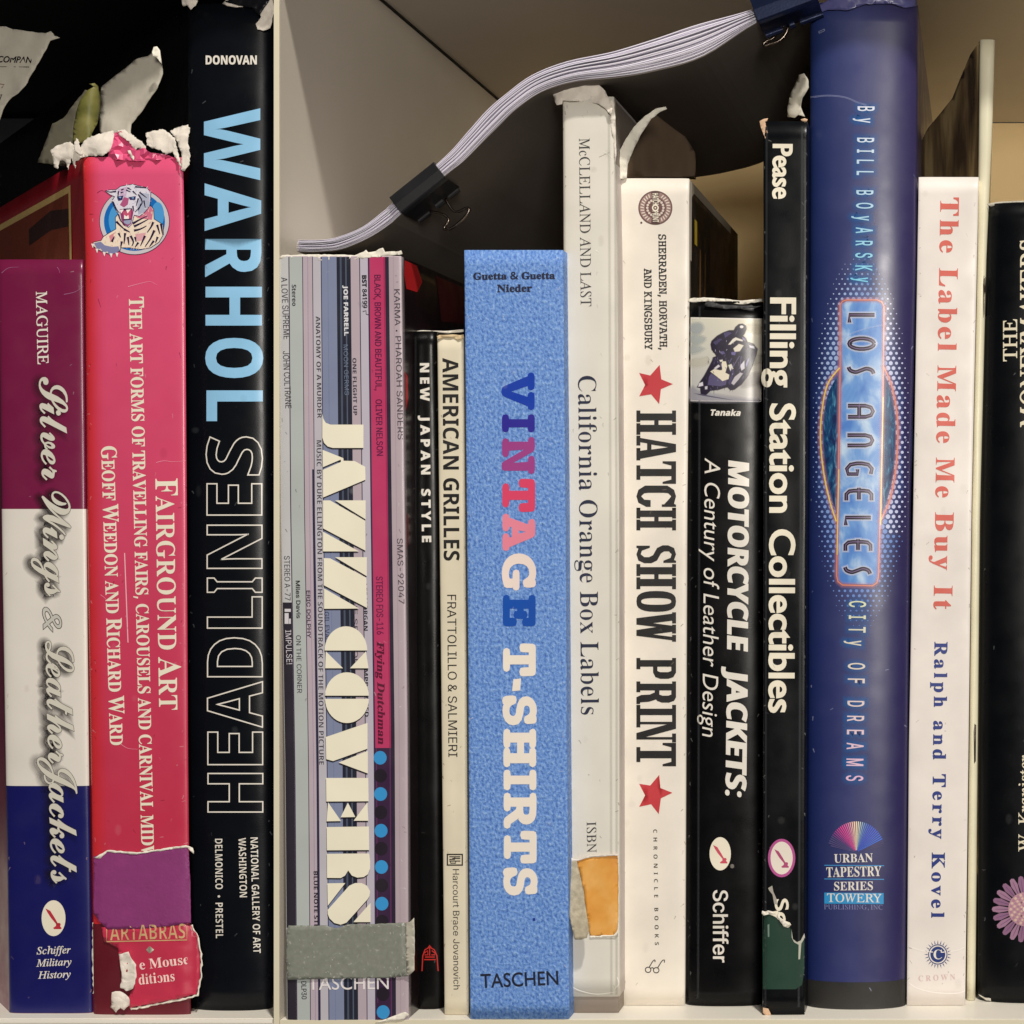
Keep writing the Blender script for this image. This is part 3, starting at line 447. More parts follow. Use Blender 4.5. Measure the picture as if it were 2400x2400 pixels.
  'A': '479|-10 0 -10 20 10 23 26 33 54 82 226 512 246 511 422 95 451 38 466 24 487 20 487 0 251 0 251 20 296 27 311 50 299 89 277 145 114 145 86 77 83 65 82 53 95 28 136 20 140 20 140 0;125 176 265 176 194 350',
  'B': '486|18 0 18 19 49 24 69 35 79 56 82 90 82 405 76 453 56 475 17 482 17 500 242 500 349 487 414 449 435 385 422 332 382 294 315 271 395 245 443 203 459 145 446 84 407 38 345 9 261 0;200 277 206 277 257 282 289 299 307 330 313 379 308 423 296 453 273 471 237 476 217 474 206 466 200 429;243 27 284 33 311 54 325 89 330 141 324 193 304 228 269 247 217 254 200 254 200 72 209 37 222 29',
  'C': '514|282 -12 212 -3 151 22 100 62 61 115 37 178 29 251 37 322 62 385 101 438 152 478 214 503 285 511 339 504 403 483 426 478 448 486 460 511 479 511 479 338 461 338 431 400 391 447 344 477 291 487 243 477 206 449 179 401 163 334 158 249 164 168 181 106 211 61 252 35 305 26 349 32 393 49 434 78 471 117 491 97 434 37 364 0',
  'D': '544|22 0 22 19 51 23 69 32 78 51 81 82 81 411 78 447 67 468 47 478 16 482 16 500 243 500 325 493 392 471 445 435 483 386 506 324 514 250 503 160 472 90 419 40 346 10 251 0;244 27 288 33 324 51 351 82 376 152 385 251 379 332 363 395 335 440 295 467 245 476 222 473 208 465 200 423 200 79 208 37 222 29',
  'E': '485|15 0 15 18 48 22 69 32 79 53 83 86 83 405 79 444 68 467 48 478 18 482 18 500 438 500 438 351 421 351 405 409 374 446 324 466 254 473 219 470 204 458 201 426 201 270 212 270 255 276 285 295 304 329 316 379 334 379 334 130 316 130 300 199 285 220 264 234 204 244 201 244 201 74 203 51 211 38 253 30 303 33 344 42 378 58 407 82 431 115 451 157 472 157 442 0',
  'F': '444|17 0 17 19 49 25 69 37 79 58 82 92 82 412 78 445 67 465 47 475 15 482 15 500 432 500 432 351 414 351 405 392 390 423 369 446 340 462 302 471 252 473 219 472 204 462 200 437 200 271 209 271 251 278 281 297 301 330 312 381 332 381 332 130 313 130 301 185 282 220 251 239 207 246 200 246 200 88 206 47 215 34 230 26 282 19 282 0',
  'G': '558|294 -11 220 -3 155 21 103 60 63 113 38 177 30 251 38 324 63 386 102 438 153 478 214 503 282 511 342 504 406 484 426 479 445 486 460 511 480 511 480 338 461 338 443 380 420 416 392 446 361 468 328 482 294 487 245 477 208 449 181 402 165 335 160 250 169 148 198 74 226 41 261 21 302 14 338 18 360 30 372 50 376 78 376 140 372 169 361 187 339 196 302 200 302 218 549 218 549 200 519 196 501 187 493 170 490 141 490 32 393 0',
  'H': '574|17 0 17 19 49 24 69 35 79 55 82 88 82 416 78 446 68 465 49 476 18 482 18 500 265 500 265 482 224 474 205 456 200 416 200 275 375 275 375 416 371 456 352 474 310 482 310 500 557 500 557 482 525 476 506 466 496 447 493 416 493 88 497 57 506 36 525 24 557 19 557 0 310 0 310 19 341 24 361 34 372 54 375 88 375 243 200 243 200 88 203 55 213 35 233 24 265 19 265 0',
  'I': '286|15 0 15 19 46 25 67 35 79 53 83 83 83 425 79 453 69 469 49 478 15 482 15 500 268 500 268 482 236 478 215 469 204 453 201 425 201 85 206 49 226 29 270 19 270 0',
  'K': '560|18 0 18 19 50 24 69 35 79 55 83 88 83 416 79 446 69 466 50 477 18 482 18 500 266 500 266 482 225 474 206 456 201 416 201 257 353 410 375 437 383 459 367 476 319 482 319 500 533 500 533 482 524 482 456 460 378 396 297 313 509 51 535 27 570 19 570 0 308 0 308 19 336 20 353 23 367 38 347 72 219 235 201 218 201 88 204 55 214 35 234 24 266 19 266 0',
  'L': '468|17 0 17 19 49 24 69 35 79 55 82 88 82 416 78 447 68 466 49 477 18 482 18 500 274 500 274 482 229 476 215 469 206 457 200 416 200 91 204 52 219 34 257 30 305 34 346 44 379 61 406 87 429 123 449 170 469 170 441 0',
  'M': '696|15 0 15 19 47 24 67 35 79 55 83 87 83 420 77 456 58 475 16 482 16 500 203 500 348 156 493 500 678 500 678 482 648 476 629 465 618 445 615 415 615 94 620 47 639 25 677 19 677 0 434 0 434 19 475 27 494 48 499 91 499 438 316 0 296 0 116 427 116 88 120 53 131 32 153 22 186 19 186 0',
  'N': '542|442 -12 117 384 117 86 120 54 130 34 150 24 183 19 183 0 20 0 20 19 59 25 78 45 83 86 83 426 40 476 20 482 20 500 172 500 429 185 429 414 424 455 405 474 364 482 364 500 527 500 527 482 495 477 476 466 466 446 463 414 463 -12',
  'O': '577|286 -12 234 -7 185 8 142 32 104 63 73 102 49 147 35 197 30 250 35 303 49 353 73 397 104 436 142 468 187 492 237 507 291 512 344 507 392 492 436 469 473 438 504 399 528 355 542 305 547 250 542 197 528 147 504 102 473 63 434 32 390 8 340 -7;291 13 361 40 403 118 417 250 408 352 382 427 340 472 285 487 215 460 173 382 159 250 168 148 195 74 236 28',
  'P': '459|17 0 17 19 49 24 69 35 79 55 82 88 82 416 78 446 68 465 49 476 18 482 18 500 235 500 315 496 369 483 402 463 428 437 444 403 449 364 437 308 403 264 345 235 265 226 200 226 200 88 203 55 213 35 233 24 265 19 265 0;200 252 221 252 268 258 298 277 315 311 321 361 316 411 302 446 276 467 237 473 208 465 200 437',
  'R': '519|17 0 17 19 49 24 69 35 79 55 82 88 82 416 78 446 68 465 49 476 18 482 18 500 238 500 335 492 403 468 444 426 458 367 446 313 408 273 346 246 474 55 497 28 525 19 527 19 527 0 372 0 221 233 200 233 200 88 203 55 213 35 233 24 265 19 265 0;200 257 223 257 273 263 307 284 327 318 333 369 324 427 295 462 246 473 222 471 208 464 200 423',
  'S': '428|47 -12 47 173 69 173 91 103 122 55 164 26 216 16 254 22 282 39 300 66 306 98 291 142 247 176 178 209 123 242 84 277 62 317 55 364 59 406 74 442 97 471 126 493 162 507 203 512 252 507 310 492 320 489 329 488 344 494 352 512 372 512 372 350 354 350 341 389 322 423 299 450 272 471 243 484 213 488 179 483 153 468 137 446 131 417 136 391 150 369 207 333 278 299 348 256 370 232 384 206 395 146 389 102 372 63 345 32 308 8 263 -6 211 -11 174 -8 138 1 108 10 93 13 76 8 67 -12',
  'T': '465|101 0 101 19 135 23 156 34 167 55 171 88 171 476 164 476 112 467 72 443 45 403 32 349 12 349 12 500 451 500 451 348 432 348 411 419 366 461 295 476 289 476 289 88 293 54 303 33 325 23 360 19 360 0',
  'U': '541|272 -14 185 -3 125 31 92 89 80 170 80 416 77 446 67 465 47 476 16 482 16 500 264 500 264 482 222 474 203 456 198 416 198 153 205 97 223 56 255 32 302 24 373 41 416 91 431 175 431 415 427 446 417 465 396 476 361 482 361 500 521 500 521 482 492 475 475 463 467 444 464 415 464 199 452 101 417 35 357 -2',
  'V': '470|233 -14 49 418 25 461 9 475 -15 482 -15 500 232 500 232 482 183 475 171 465 167 450 177 415 284 157 382 414 389 449 386 465 375 474 328 482 328 500 485 500 485 482 465 479 448 469 420 420 252 -14',
  'W': '671|187 -12 35 431 17 469 3 478 -17 482 -17 500 198 500 198 482 164 474 157 465 154 451 162 409 245 168 330 387 314 438 305 459 294 472 251 482 251 500 482 500 482 482 444 474 431 452 438 424 521 182 594 406 603 446 600 462 591 473 552 482 552 500 685 500 685 482 666 475 653 462 631 417 490 -12 470 -12 347 339 209 -12',
  'Y': '468|111 0 111 19 143 24 163 35 173 55 176 88 176 196 51 425 32 455 15 471 1 478 -15 481 -15 500 227 500 227 481 215 481 183 475 171 457 180 430 273 248 366 402 383 448 369 473 327 481 324 481 324 500 482 500 482 481 449 466 420 430 294 223 294 88 298 55 308 35 327 24 360 19 360 0',
  'a': '378|279 -11 248 -6 228 11 220 38 166 2 105 -10 70 -4 44 13 28 38 22 69 34 114 70 149 131 180 218 209 218 265 215 292 205 310 188 321 162 324 126 319 114 301 125 282 135 254 131 236 121 222 104 212 85 209 64 213 49 223 39 239 36 260 41 284 54 306 76 324 104 338 138 347 178 350 245 342 289 321 313 284 322 231 322 69 324 44 334 38 352 46 361 30 323 -1;166 37 191 45 218 69 218 186 169 166 140 135 130 92 139 51',
  'b': '396|47 -13 47 426 40 471 9 482 9 500 152 500 152 306 193 339 243 350 279 344 312 328 338 303 358 269 371 229 375 182 370 129 354 83 329 44 296 14 256 -5 211 -11 162 -1 115 31 58 -13;201 15 234 25 254 54 265 104 269 176 265 234 254 275 233 300 202 308 170 296 158 283 152 265 152 75 157 42 174 22',
  'c': '322|171 -11 131 -5 95 12 65 39 41 74 26 117 21 164 27 215 44 260 70 297 105 326 146 344 192 350 239 345 275 327 297 301 305 269 302 251 292 236 278 227 260 224 235 230 220 247 215 275 216 287 217 298 209 319 186 326 151 313 130 273 123 206 130 135 150 84 183 52 224 42 262 51 298 79 313 66 272 23 225 -2',
  'd': '406|153 -11 117 -5 85 11 59 38 38 73 26 115 21 162 26 215 39 261 61 298 89 326 123 344 160 350 207 339 245 308 245 440 242 460 233 472 193 482 193 500 350 500 350 83 357 45 368 36 388 30 388 12 323 6 245 -11 245 43 206 2;188 31 205 35 222 45 236 62 245 83 245 265 239 282 226 296 191 308 162 300 143 274 133 230 129 168 132 107 142 64 160 39',
  'e': '330|169 -11 129 -5 93 11 63 39 41 75 26 120 21 173 26 221 41 264 65 300 96 327 132 344 173 350 229 339 273 308 301 257 310 190 310 182 128 182 139 107 169 62 219 46 260 58 296 94 313 80 273 29 225 -1;128 211 221 211 221 236 212 304 199 321 177 326 150 315 133 280 128 223',
  'f': '235|16 0 16 18 44 24 55 38 58 80 58 304 18 304 18 341 58 341 58 388 66 440 93 478 135 502 191 510 232 505 263 489 283 466 289 439 286 418 277 403 263 393 246 390 215 401 206 413 203 429 212 462 215 468 217 475 212 484 198 487 179 483 169 472 162 428 162 341 223 341 223 304 162 304 162 72 165 44 173 28 190 20 219 18 219 0',
  'g': '359|160 -154 97 -149 52 -133 25 -110 15 -82 30 -50 75 -28 38 -1 26 33 31 59 46 81 73 101 112 121 63 148 34 185 24 233 29 266 44 294 66 317 96 335 132 346 173 350 215 346 256 334 348 334 348 294 294 294 314 261 320 223 316 193 303 166 283 144 257 127 225 116 189 113 172 114 156 114 124 104 114 92 111 78 122 60 155 54 192 54 284 44 313 32 332 14 343 -10 347 -41 335 -88 299 -124 241 -147;173 136 195 142 209 160 217 190 219 232 217 274 209 303 195 320 173 326 151 320 136 303 128 274 125 232 128 190 136 160 151 142;176 -128 239 -121 277 -103 289 -72 285 -56 274 -45 225 -38 106 -38 87 -57 80 -80 86 -98 104 -114 133 -124',
  'h': '418|20 0 20 18 49 28 58 61 58 438 50 471 39 479 21 483 21 500 162 500 162 293 209 335 267 350 320 337 352 297 363 232 363 61 370 28 381 21 399 18 399 0 222 0 222 18 227 18 250 29 258 61 258 238 251 283 241 294 223 298 190 288 162 258 162 61 169 28 180 21 198 18 198 0',
  'i': '218|111 397 89 401 71 413 59 431 55 453 59 475 71 493 89 505 111 509 132 505 150 493 162 475 166 453 162 431 150 413 132 401;20 0 20 18 50 28 58 61 58 277 51 313 22 322 23 341 163 341 163 61 170 29 198 18 198 0',
  'l': '219|20 0 20 18 50 28 58 61 58 437 52 471 41 479 22 482 22 500 163 500 163 61 170 29 198 18 198 0',
  'm': '608|20 0 20 18 49 28 58 61 58 278 50 312 39 320 21 323 21 341 161 341 161 291 207 335 260 350 304 343 334 322 352 287 400 334 459 350 511 337 543 297 553 232 553 61 560 28 571 21 588 18 588 0 414 0 414 18 432 21 442 29 450 61 450 238 443 283 433 294 414 298 384 289 356 260 356 61 363 29 374 21 391 18 391 0 219 0 219 18 236 21 247 29 254 61 254 238 248 283 237 294 219 298 187 288 161 258 161 61 167 29 178 21 195 18 195 0',
  'n': '418|20 0 20 18 49 28 58 61 58 278 50 312 39 320 21 323 21 341 162 341 162 294 209 336 267 350 320 337 352 297 363 232 363 61 370 28 381 21 399 18 399 0 222 0 222 18 227 18 250 29 258 61 258 238 251 283 241 294 223 298 190 288 162 258 162 61 169 28 180 21 198 18 198 0',
  'o': '369|185 -11 139 -5 99 13 66 40 41 77 26 120 21 169 26 218 41 262 66 299 99 326 139 344 184 350 230 344 269 327 302 299 327 263 343 219 348 169 343 119 327 75 302 39 270 12 230 -5;185 13 212 20 229 43 239 89 241 169 238 250 228 297 211 320 185 328 158 320 141 297 131 249 128 170 131 90 141 43 159 20',
  'p': '408|19 -153 19 -136 44 -129 55 -111 58 -70 58 267 51 311 21 324 21 341 157 341 157 288 182 323 214 343 253 350 290 345 322 327 348 300 368 265 380 223 384 176 380 125 367 79 347 41 320 13 287 -5 249 -11 201 1 162 35 162 -63 167 -108 183 -129 217 -135 217 -153;215 31 244 39 263 65 274 109 277 170 274 229 265 272 247 297 218 305 187 294 162 258 162 75 184 42',
  'r': '316|20 0 20 18 50 28 58 61 58 277 51 313 22 322 23 341 160 341 160 277 181 308 205 331 231 345 256 350 283 346 302 334 314 315 318 292 315 273 305 257 291 247 272 244 244 253 227 274 207 285 192 280 178 265 167 241 164 211 164 61 166 40 174 28 217 18 217 0',
  's': '316|166 -11 133 -7 95 7 80 10 65 5 56 -10 39 -10 39 116 58 116 73 74 95 43 123 23 154 16 178 19 196 29 207 44 211 64 201 92 171 115 117 142 84 163 60 186 45 212 41 242 48 284 71 319 107 343 155 350 182 347 218 338 226 336 234 335 245 339 253 350 268 350 268 243 251 243 236 278 216 304 191 320 164 325 143 322 128 314 118 301 115 285 126 255 161 232 210 208 243 188 265 166 278 139 282 104 274 56 250 20 213 -3',
  't': '251|136 -10 98 -5 72 11 58 39 53 78 53 306 22 306 22 329 97 405 142 465 159 465 159 341 228 341 228 306 159 306 159 90 164 56 172 47 184 44 208 54 226 82 244 72 217 26 181 -1',
  'u': '412|144 -11 100 -4 72 19 55 56 50 106 50 272 43 310 32 319 13 323 13 341 156 341 156 81 166 51 178 42 194 39 225 47 251 72 251 272 243 311 230 320 208 323 208 341 355 341 355 77 364 43 395 32 395 14 329 8 251 -11 251 44 230 21 204 4 175 -7',
  'v': '336|156 -11 42 272 24 309 13 318 -3 322 -3 341 180 341 180 323 171 323 149 318 142 303 143 294 203 134 259 277 265 299 254 317 223 323 223 341 335 341 335 324 317 317 305 306 285 267 176 -11',
  'x': '350|5 0 5 16 37 32 68 62 135 150 47 289 27 313 4 322 4 341 185 341 185 323 162 319 154 308 164 285 201 226 246 282 257 306 249 319 221 323 221 341 341 341 341 325 310 310 279 279 218 202 320 40 333 24 350 17 350 0 170 0 170 18 195 21 204 33 190 65 151 125 107 67 93 38 101 22 125 16 129 16 129 0',
  'y': '330|58 -154 32 -150 11 -137 -3 -117 -7 -92 -4 -74 5 -58 20 -47 39 -44 70 -54 79 -67 82 -83 81 -89 81 -96 84 -105 94 -108 108 -102 125 -81 142 -49 154 -5 40 275 27 302 17 316 -4 322 -5 322 -5 341 178 341 178 322 149 318 141 302 142 293 146 282 204 131 253 265 259 285 261 301 252 318 223 322 223 341 329 341 329 322 315 319 304 308 285 266 178 -27 142 -105 124 -129 105 -143',
 },
 'B': {
  ' ': '182|',
  '1': '401|188 0 188 349 189 398 191 436 171 417 148 397 95 354 62 395 197 500 249 500 249 0',
  '4': '401|254 0 254 113 15 113 15 166 250 503 314 503 314 169 387 169 387 113 314 113 314 0;75 169 254 169 254 326 255 388 258 437 255 437 241 408 225 382',
  '8': '401|202 -7 130 2 78 28 45 71 34 127 38 159 49 187 87 230 138 261 104 284 76 312 57 346 50 388 55 423 70 453 93 476 123 493 159 504 200 507 259 499 307 476 339 439 349 387 346 359 336 335 302 295 254 265 310 231 350 188 362 161 366 130 354 73 321 30 269 2;202 289 264 326 282 351 289 385 282 416 264 439 235 453 199 457 164 453 136 439 117 416 111 385 114 361 123 342 156 312;200 42 245 48 278 66 299 94 305 129 298 162 277 189 243 212 200 232 189 236 148 215 119 191 101 162 95 127 101 93 120 66 153 48',
  '9': '401|134 -7 102 -5 71 0 71 53 133 43 178 47 214 60 243 79 265 103 281 133 292 168 302 245 298 245 279 223 253 204 220 191 179 187 120 197 75 227 45 274 35 338 40 387 55 429 79 462 111 487 150 502 195 507 240 501 281 483 315 453 342 410 359 355 364 286 355 180 341 131 320 86 290 48 250 18 199 -1;192 235 223 239 250 249 272 264 288 284 298 305 302 327 290 387 275 414 254 436 227 450 195 455 155 448 124 426 103 390 96 339 102 296 119 263 149 242',
  ':': '188|93 290 63 301 54 316 50 338 54 360 63 375 93 385 124 375 134 360 137 338 134 316 124 301;93 -10 63 1 54 16 50 38 54 60 63 74 93 85 124 74 134 60 137 38 134 16 124 1',
  'A': '483|0 0 176 502 306 502 483 0 369 0 333 119 151 119 114 0;177 208 307 208 270 324 262 354 251 391 242 424 232 390 221 350 213 324',
  'B': '471|63 0 63 500 218 500 306 493 370 472 398 449 415 416 421 373 416 334 401 301 377 277 344 265 344 262 389 244 408 229 422 208 430 180 433 145 421 84 384 39 326 10 250 0;169 302 230 302 270 305 294 317 308 335 312 359 307 384 291 401 264 410 225 413 169 413;169 88 238 88 279 92 305 106 319 128 324 155 319 181 304 201 277 213 235 218 169 218',
  'C': '446|265 -7 195 1 138 25 95 63 64 114 47 177 41 249 47 321 68 383 101 435 147 474 205 499 275 507 350 498 422 472 387 386 331 409 275 419 221 407 182 373 158 319 150 249 157 178 180 125 218 92 275 81 336 88 403 108 403 19 338 -1',
  'D': '518|63 0 63 500 220 500 293 493 356 472 407 437 446 390 470 329 478 255 470 177 446 114 406 64 352 28 284 7 204 0;169 88 214 88 269 94 312 114 343 147 362 193 368 252 359 324 331 374 287 403 225 413 169 413',
  'E': '392|63 0 63 500 351 500 351 413 169 413 169 303 338 303 338 216 169 216 169 88 351 88 351 0',
  'F': '384|63 0 63 500 349 500 349 413 167 413 167 284 337 284 337 197 167 197 167 0',
  'G': '507|273 -7 204 0 147 22 101 59 67 109 47 173 41 251 48 324 71 387 108 437 160 475 224 499 302 507 380 499 450 476 415 391 363 411 301 419 258 414 221 398 191 372 168 339 154 297 150 249 153 202 163 162 180 128 205 103 238 87 280 81 318 83 347 88 347 193 253 193 253 281 451 281 451 22 369 1',
  'H': '536|63 0 63 500 169 500 169 304 367 304 367 500 473 500 473 0 367 0 367 216 169 216 169 0',
  'I': '272|22 0 22 60 83 88 83 412 22 440 22 500 250 500 250 440 189 412 189 88 250 60 250 0',
  'J': '232|11 -147 -25 -145 -52 -139 -52 -51 -28 -56 -2 -58 31 -51 45 -41 55 -25 63 32 63 500 169 500 169 32 164 -26 149 -72 125 -106 93 -129 55 -143',
  'K': '465|63 0 63 500 169 500 169 271 189 301 211 330 346 500 464 500 289 279 465 0 345 0 214 211 169 179 169 0',
  'L': '396|63 0 63 500 169 500 169 88 372 88 372 0',
  'M': '660|63 0 63 500 207 500 326 118 328 118 453 500 597 500 597 0 499 0 499 237 500 291 502 350 504 391 501 391 372 0 275 0 154 392 151 392 154 350 157 290 158 232 158 0',
  'N': '569|63 0 63 500 197 500 414 125 416 125 412 195 411 263 411 500 506 500 506 0 372 0 154 378 151 378 156 307 158 235 158 0',
  'O': '557|279 -7 205 1 145 25 99 64 66 116 47 179 41 251 47 324 66 387 99 438 145 476 205 500 279 508 353 500 413 476 459 437 491 386 510 323 517 251 510 178 491 115 459 64 413 25 353 1;279 82 337 93 376 127 398 181 405 251 398 321 376 375 337 408 279 419 221 408 182 375 159 321 152 251 159 181 182 127 221 93',
  'P': '440|63 0 63 500 223 500 306 490 364 458 397 409 408 344 404 302 390 262 366 228 329 201 279 184 214 178 169 178 169 0;169 265 204 265 244 269 275 283 295 306 301 340 292 381 264 405 217 413 169 413',
  'R': '462|63 0 63 500 209 500 298 491 360 463 396 416 408 350 405 318 395 290 361 247 315 218 462 0 345 0 225 192 169 192 169 0;169 278 203 278 248 282 278 296 295 317 301 347 295 378 277 398 246 409 201 413 169 413',
  'S': '386|174 -7 99 1 32 23 32 122 106 93 144 84 182 81 216 84 238 96 250 113 254 134 247 159 226 179 157 216 119 235 80 264 50 306 41 333 38 365 49 425 83 470 137 498 207 507 282 498 356 472 321 389 260 411 204 419 177 415 158 405 145 389 141 368 147 345 165 326 236 289 301 251 325 229 343 204 354 175 358 139 346 79 310 33 252 3',
  'T': '405|150 0 150 412 14 412 14 500 391 500 391 412 256 412 256 0',
  'U': '529|263 -7 202 -1 151 16 111 44 72 103 60 178 60 500 165 500 165 194 172 141 190 107 222 88 265 82 310 89 341 109 358 144 364 195 364 500 470 500 470 176 464 127 447 83 419 46 379 17 327 -1',
  'V': '455|169 0 0 500 107 500 201 202 209 174 220 131 228 92 235 131 246 174 254 202 348 500 455 500 285 0',
  'W': '677|127 0 0 500 104 500 168 227 177 186 186 137 193 96 199 138 208 185 216 220 289 500 389 500 461 220 470 185 478 137 485 96 491 138 500 186 509 227 573 500 677 500 550 0 429 0 361 263 356 286 349 319 342 354 338 380 334 354 328 320 321 286 315 262 248 0',
  'Y': '437|166 0 166 191 0 500 115 500 218 294 323 500 437 500 271 195 271 0',
  'a': '423|148 -7 101 0 63 23 38 60 29 114 40 167 72 204 126 227 200 236 267 238 267 255 263 281 251 299 232 310 207 313 153 305 99 285 65 356 133 381 211 390 279 382 329 357 360 315 370 255 370 0 298 0 277 52 275 52 249 25 223 7 190 -4;187 69 218 74 244 89 261 113 267 146 267 177 226 176 183 171 156 158 141 138 137 113 140 93 151 79',
  'e': '414|228 -7 173 -2 126 14 87 41 57 79 38 128 32 188 37 250 54 300 81 339 118 367 162 384 212 389 283 378 338 344 372 289 384 216 384 165 137 165 145 126 164 96 193 77 232 71 300 78 362 101 362 20 303 0;139 235 286 235 281 267 268 292 245 309 213 315 185 310 163 296 147 270',
  'k': '434|55 0 55 532 159 532 159 294 157 251 153 208 155 208 176 238 200 266 307 382 425 382 273 216 434 0 314 0 204 155 159 119 159 0',
  'n': '460|55 0 55 382 134 382 148 333 154 333 176 359 204 376 237 386 272 389 327 381 370 356 398 313 408 249 408 0 303 0 303 223 300 260 289 285 269 301 242 306 202 298 176 273 163 234 159 180 159 0',
  'o': '433|216 -7 165 -1 121 16 84 45 55 84 37 133 32 192 44 276 81 338 140 377 218 389 269 384 313 366 350 338 378 299 396 251 402 192 389 107 352 45 293 6;217 77 253 84 277 106 291 142 296 192 291 242 277 277 253 298 216 305 181 298 157 277 143 242 138 192 143 142 157 106 181 84',
  'r': '318|55 0 55 382 134 382 149 318 154 318 174 345 200 368 232 384 268 389 286 389 303 387 296 289 281 291 265 292 214 283 191 270 174 252 163 227 159 195 159 0',
  't': '304|186 -7 124 4 100 20 82 43 70 76 66 120 66 304 16 304 16 348 74 383 104 464 170 464 170 382 277 382 277 304 170 304 170 120 173 101 183 87 197 79 216 76 249 80 282 88 282 11 240 -2',
 },
 'S': {
  ' ': '185|',
  '!': '193|66 158 62 500 130 500 126 158;96 -4 79 -1 65 9 55 23 51 40 55 57 65 72 79 82 96 85 114 82 128 72 138 57 141 40 138 23 128 9 114 -1',
  '&': '440|193 -7 148 -2 108 12 77 33 53 61 38 94 34 131 37 161 47 186 83 231 138 274 212 330 233 346 250 368 257 398 253 420 241 437 222 449 198 453 165 445 143 424 135 392 143 357 166 322 200 279 430 0 358 0 168 228 119 288 86 338 77 364 74 392 78 423 89 450 108 473 132 490 162 501 197 505 231 501 261 490 285 473 303 452 314 426 318 397 310 355 286 319 252 288 152 214 108 171 98 151 95 129 98 106 107 86 122 69 141 56 164 48 190 46 219 49 247 58 296 94 315 119 330 149 340 183 343 220 401 220 398 177 390 141 364 91 339 61 327 46 300 23 266 7 230 -3',
  ',': '185|37 -117 66 70 135 70 83 -117',
  '-': '445|331 240 331 185 112 185 112 240',
  '0': '445|223 -7 171 1 128 24 93 61 68 111 52 175 47 250 52 325 68 388 93 439 128 476 171 499 223 507 274 499 317 476 352 439 378 388 393 325 398 250 393 175 378 111 352 61 318 24 274 1;223 49 257 55 285 72 308 102 324 141 335 191 338 250 335 309 324 359 308 398 285 428 257 446 223 452 189 446 160 428 138 398 121 359 111 309 107 250 111 191 121 141 138 102 160 72 189 55',
  '1': '445|75 0 75 54 384 54 384 0;271 500 271 0 209 0 209 441 206 441 85 352 85 419 195 500',
  '2': '445|63 0 63 47 230 225 277 278 305 321 315 365 312 390 302 411 288 429 268 441 220 452 193 449 169 440 150 425 136 406 128 383 125 356 64 356 70 398 85 435 109 465 141 488 179 502 221 507 264 502 301 488 332 466 355 438 370 404 374 366 365 312 330 254 262 177 150 59 150 56 383 56 383 0',
  '3': '445|214 -7 170 -3 130 10 96 29 69 56 51 90 43 130 107 130 113 106 124 86 141 70 162 58 215 49 270 60 292 73 309 91 320 114 323 142 320 169 311 193 294 213 270 230 238 240 198 243 154 243 154 294 283 441 283 444 68 444 68 500 366 500 366 453 208 273 208 284 259 284 303 271 338 249 365 219 381 183 386 142 381 101 364 65 338 35 303 12 262 -2',
  '4': '445|39 104 39 156 243 500 305 500 107 163 107 160 406 160 406 104;277 0 277 119 277 144 277 312 337 312 337 0',
  '6': '445|222 -7 178 -1 140 14 108 40 83 73 68 113 62 159 66 196 78 235 135 335 248 500 316 500 148 257 143 257 162 283 192 302 231 309 274 304 310 290 341 267 363 236 377 198 382 154 377 110 361 71 337 39 305 14 266 -2;222 48 250 51 274 62 294 78 309 100 319 125 322 154 319 184 309 210 294 231 274 247 250 257 222 261 195 257 171 247 151 231 136 210 126 185 123 156 126 126 136 100 151 78 171 62 195 51',
  '7': '445|95 0 318 441 318 444 61 444 61 500 384 500 384 441 162 0',
  '9': '445|222 507 266 501 305 486 337 460 362 427 377 387 382 341 378 304 366 265 310 165 197 0 128 0 296 243 302 243 283 217 252 198 214 191 172 196 135 210 104 233 82 264 67 302 62 346 68 390 83 429 108 461 140 486 179 502;222 452 195 449 171 438 151 422 136 400 126 375 123 346 126 316 136 290 151 269 171 253 195 243 222 239 250 243 274 253 294 269 309 290 319 315 322 344 319 374 309 400 294 422 274 438 250 449',
  'A': '471|16 0 198 500 271 500 455 0 388 0 282 297 260 366 228 470 241 470 209 365 187 297 84 0;108 140 108 195 363 195 363 140',
  'B': '448|59 0 59 500 237 500 284 496 323 482 353 461 374 434 387 403 391 367 388 338 380 315 350 281 309 262 309 258 333 253 357 241 378 223 395 200 407 170 411 134 406 98 393 66 371 38 339 18 296 4 242 0;122 56 241 56 291 62 324 78 343 103 349 134 346 159 337 181 321 200 300 214 274 224 244 227 122 227;122 281 234 281 283 291 303 304 318 321 327 342 330 366 324 396 307 421 278 438 236 444 122 444',
  'C': '501|263 -7 202 1 148 24 103 62 68 113 47 176 40 250 47 323 68 386 103 437 148 475 202 499 263 507 334 496 366 482 395 463 420 439 440 411 455 379 465 342 401 342 383 388 351 421 310 441 263 448 219 442 180 425 148 396 123 358 107 309 102 250 107 191 123 142 148 103 181 75 219 58 263 52 310 59 351 79 383 112 401 158 465 158 455 121 440 89 420 61 395 37 367 18 335 5 300 -4',
  'D': '494|215 0 94 0 94 56 211 56 267 62 312 79 348 108 372 146 387 195 392 251 387 307 373 354 348 393 314 421 270 438 217 444 92 444 92 500 221 500 289 493 346 470 392 434 426 384 447 323 454 251 447 178 426 117 392 67 345 30 286 8;122 500 122 0 59 0 59 500',
  'E': '411|59 0 59 500 366 500 366 444 122 444 122 281 349 281 349 225 122 225 122 56 369 56 369 0',
  'F': '403|59 0 59 500 363 500 363 444 122 444 122 273 340 273 340 217 122 217 122 0',
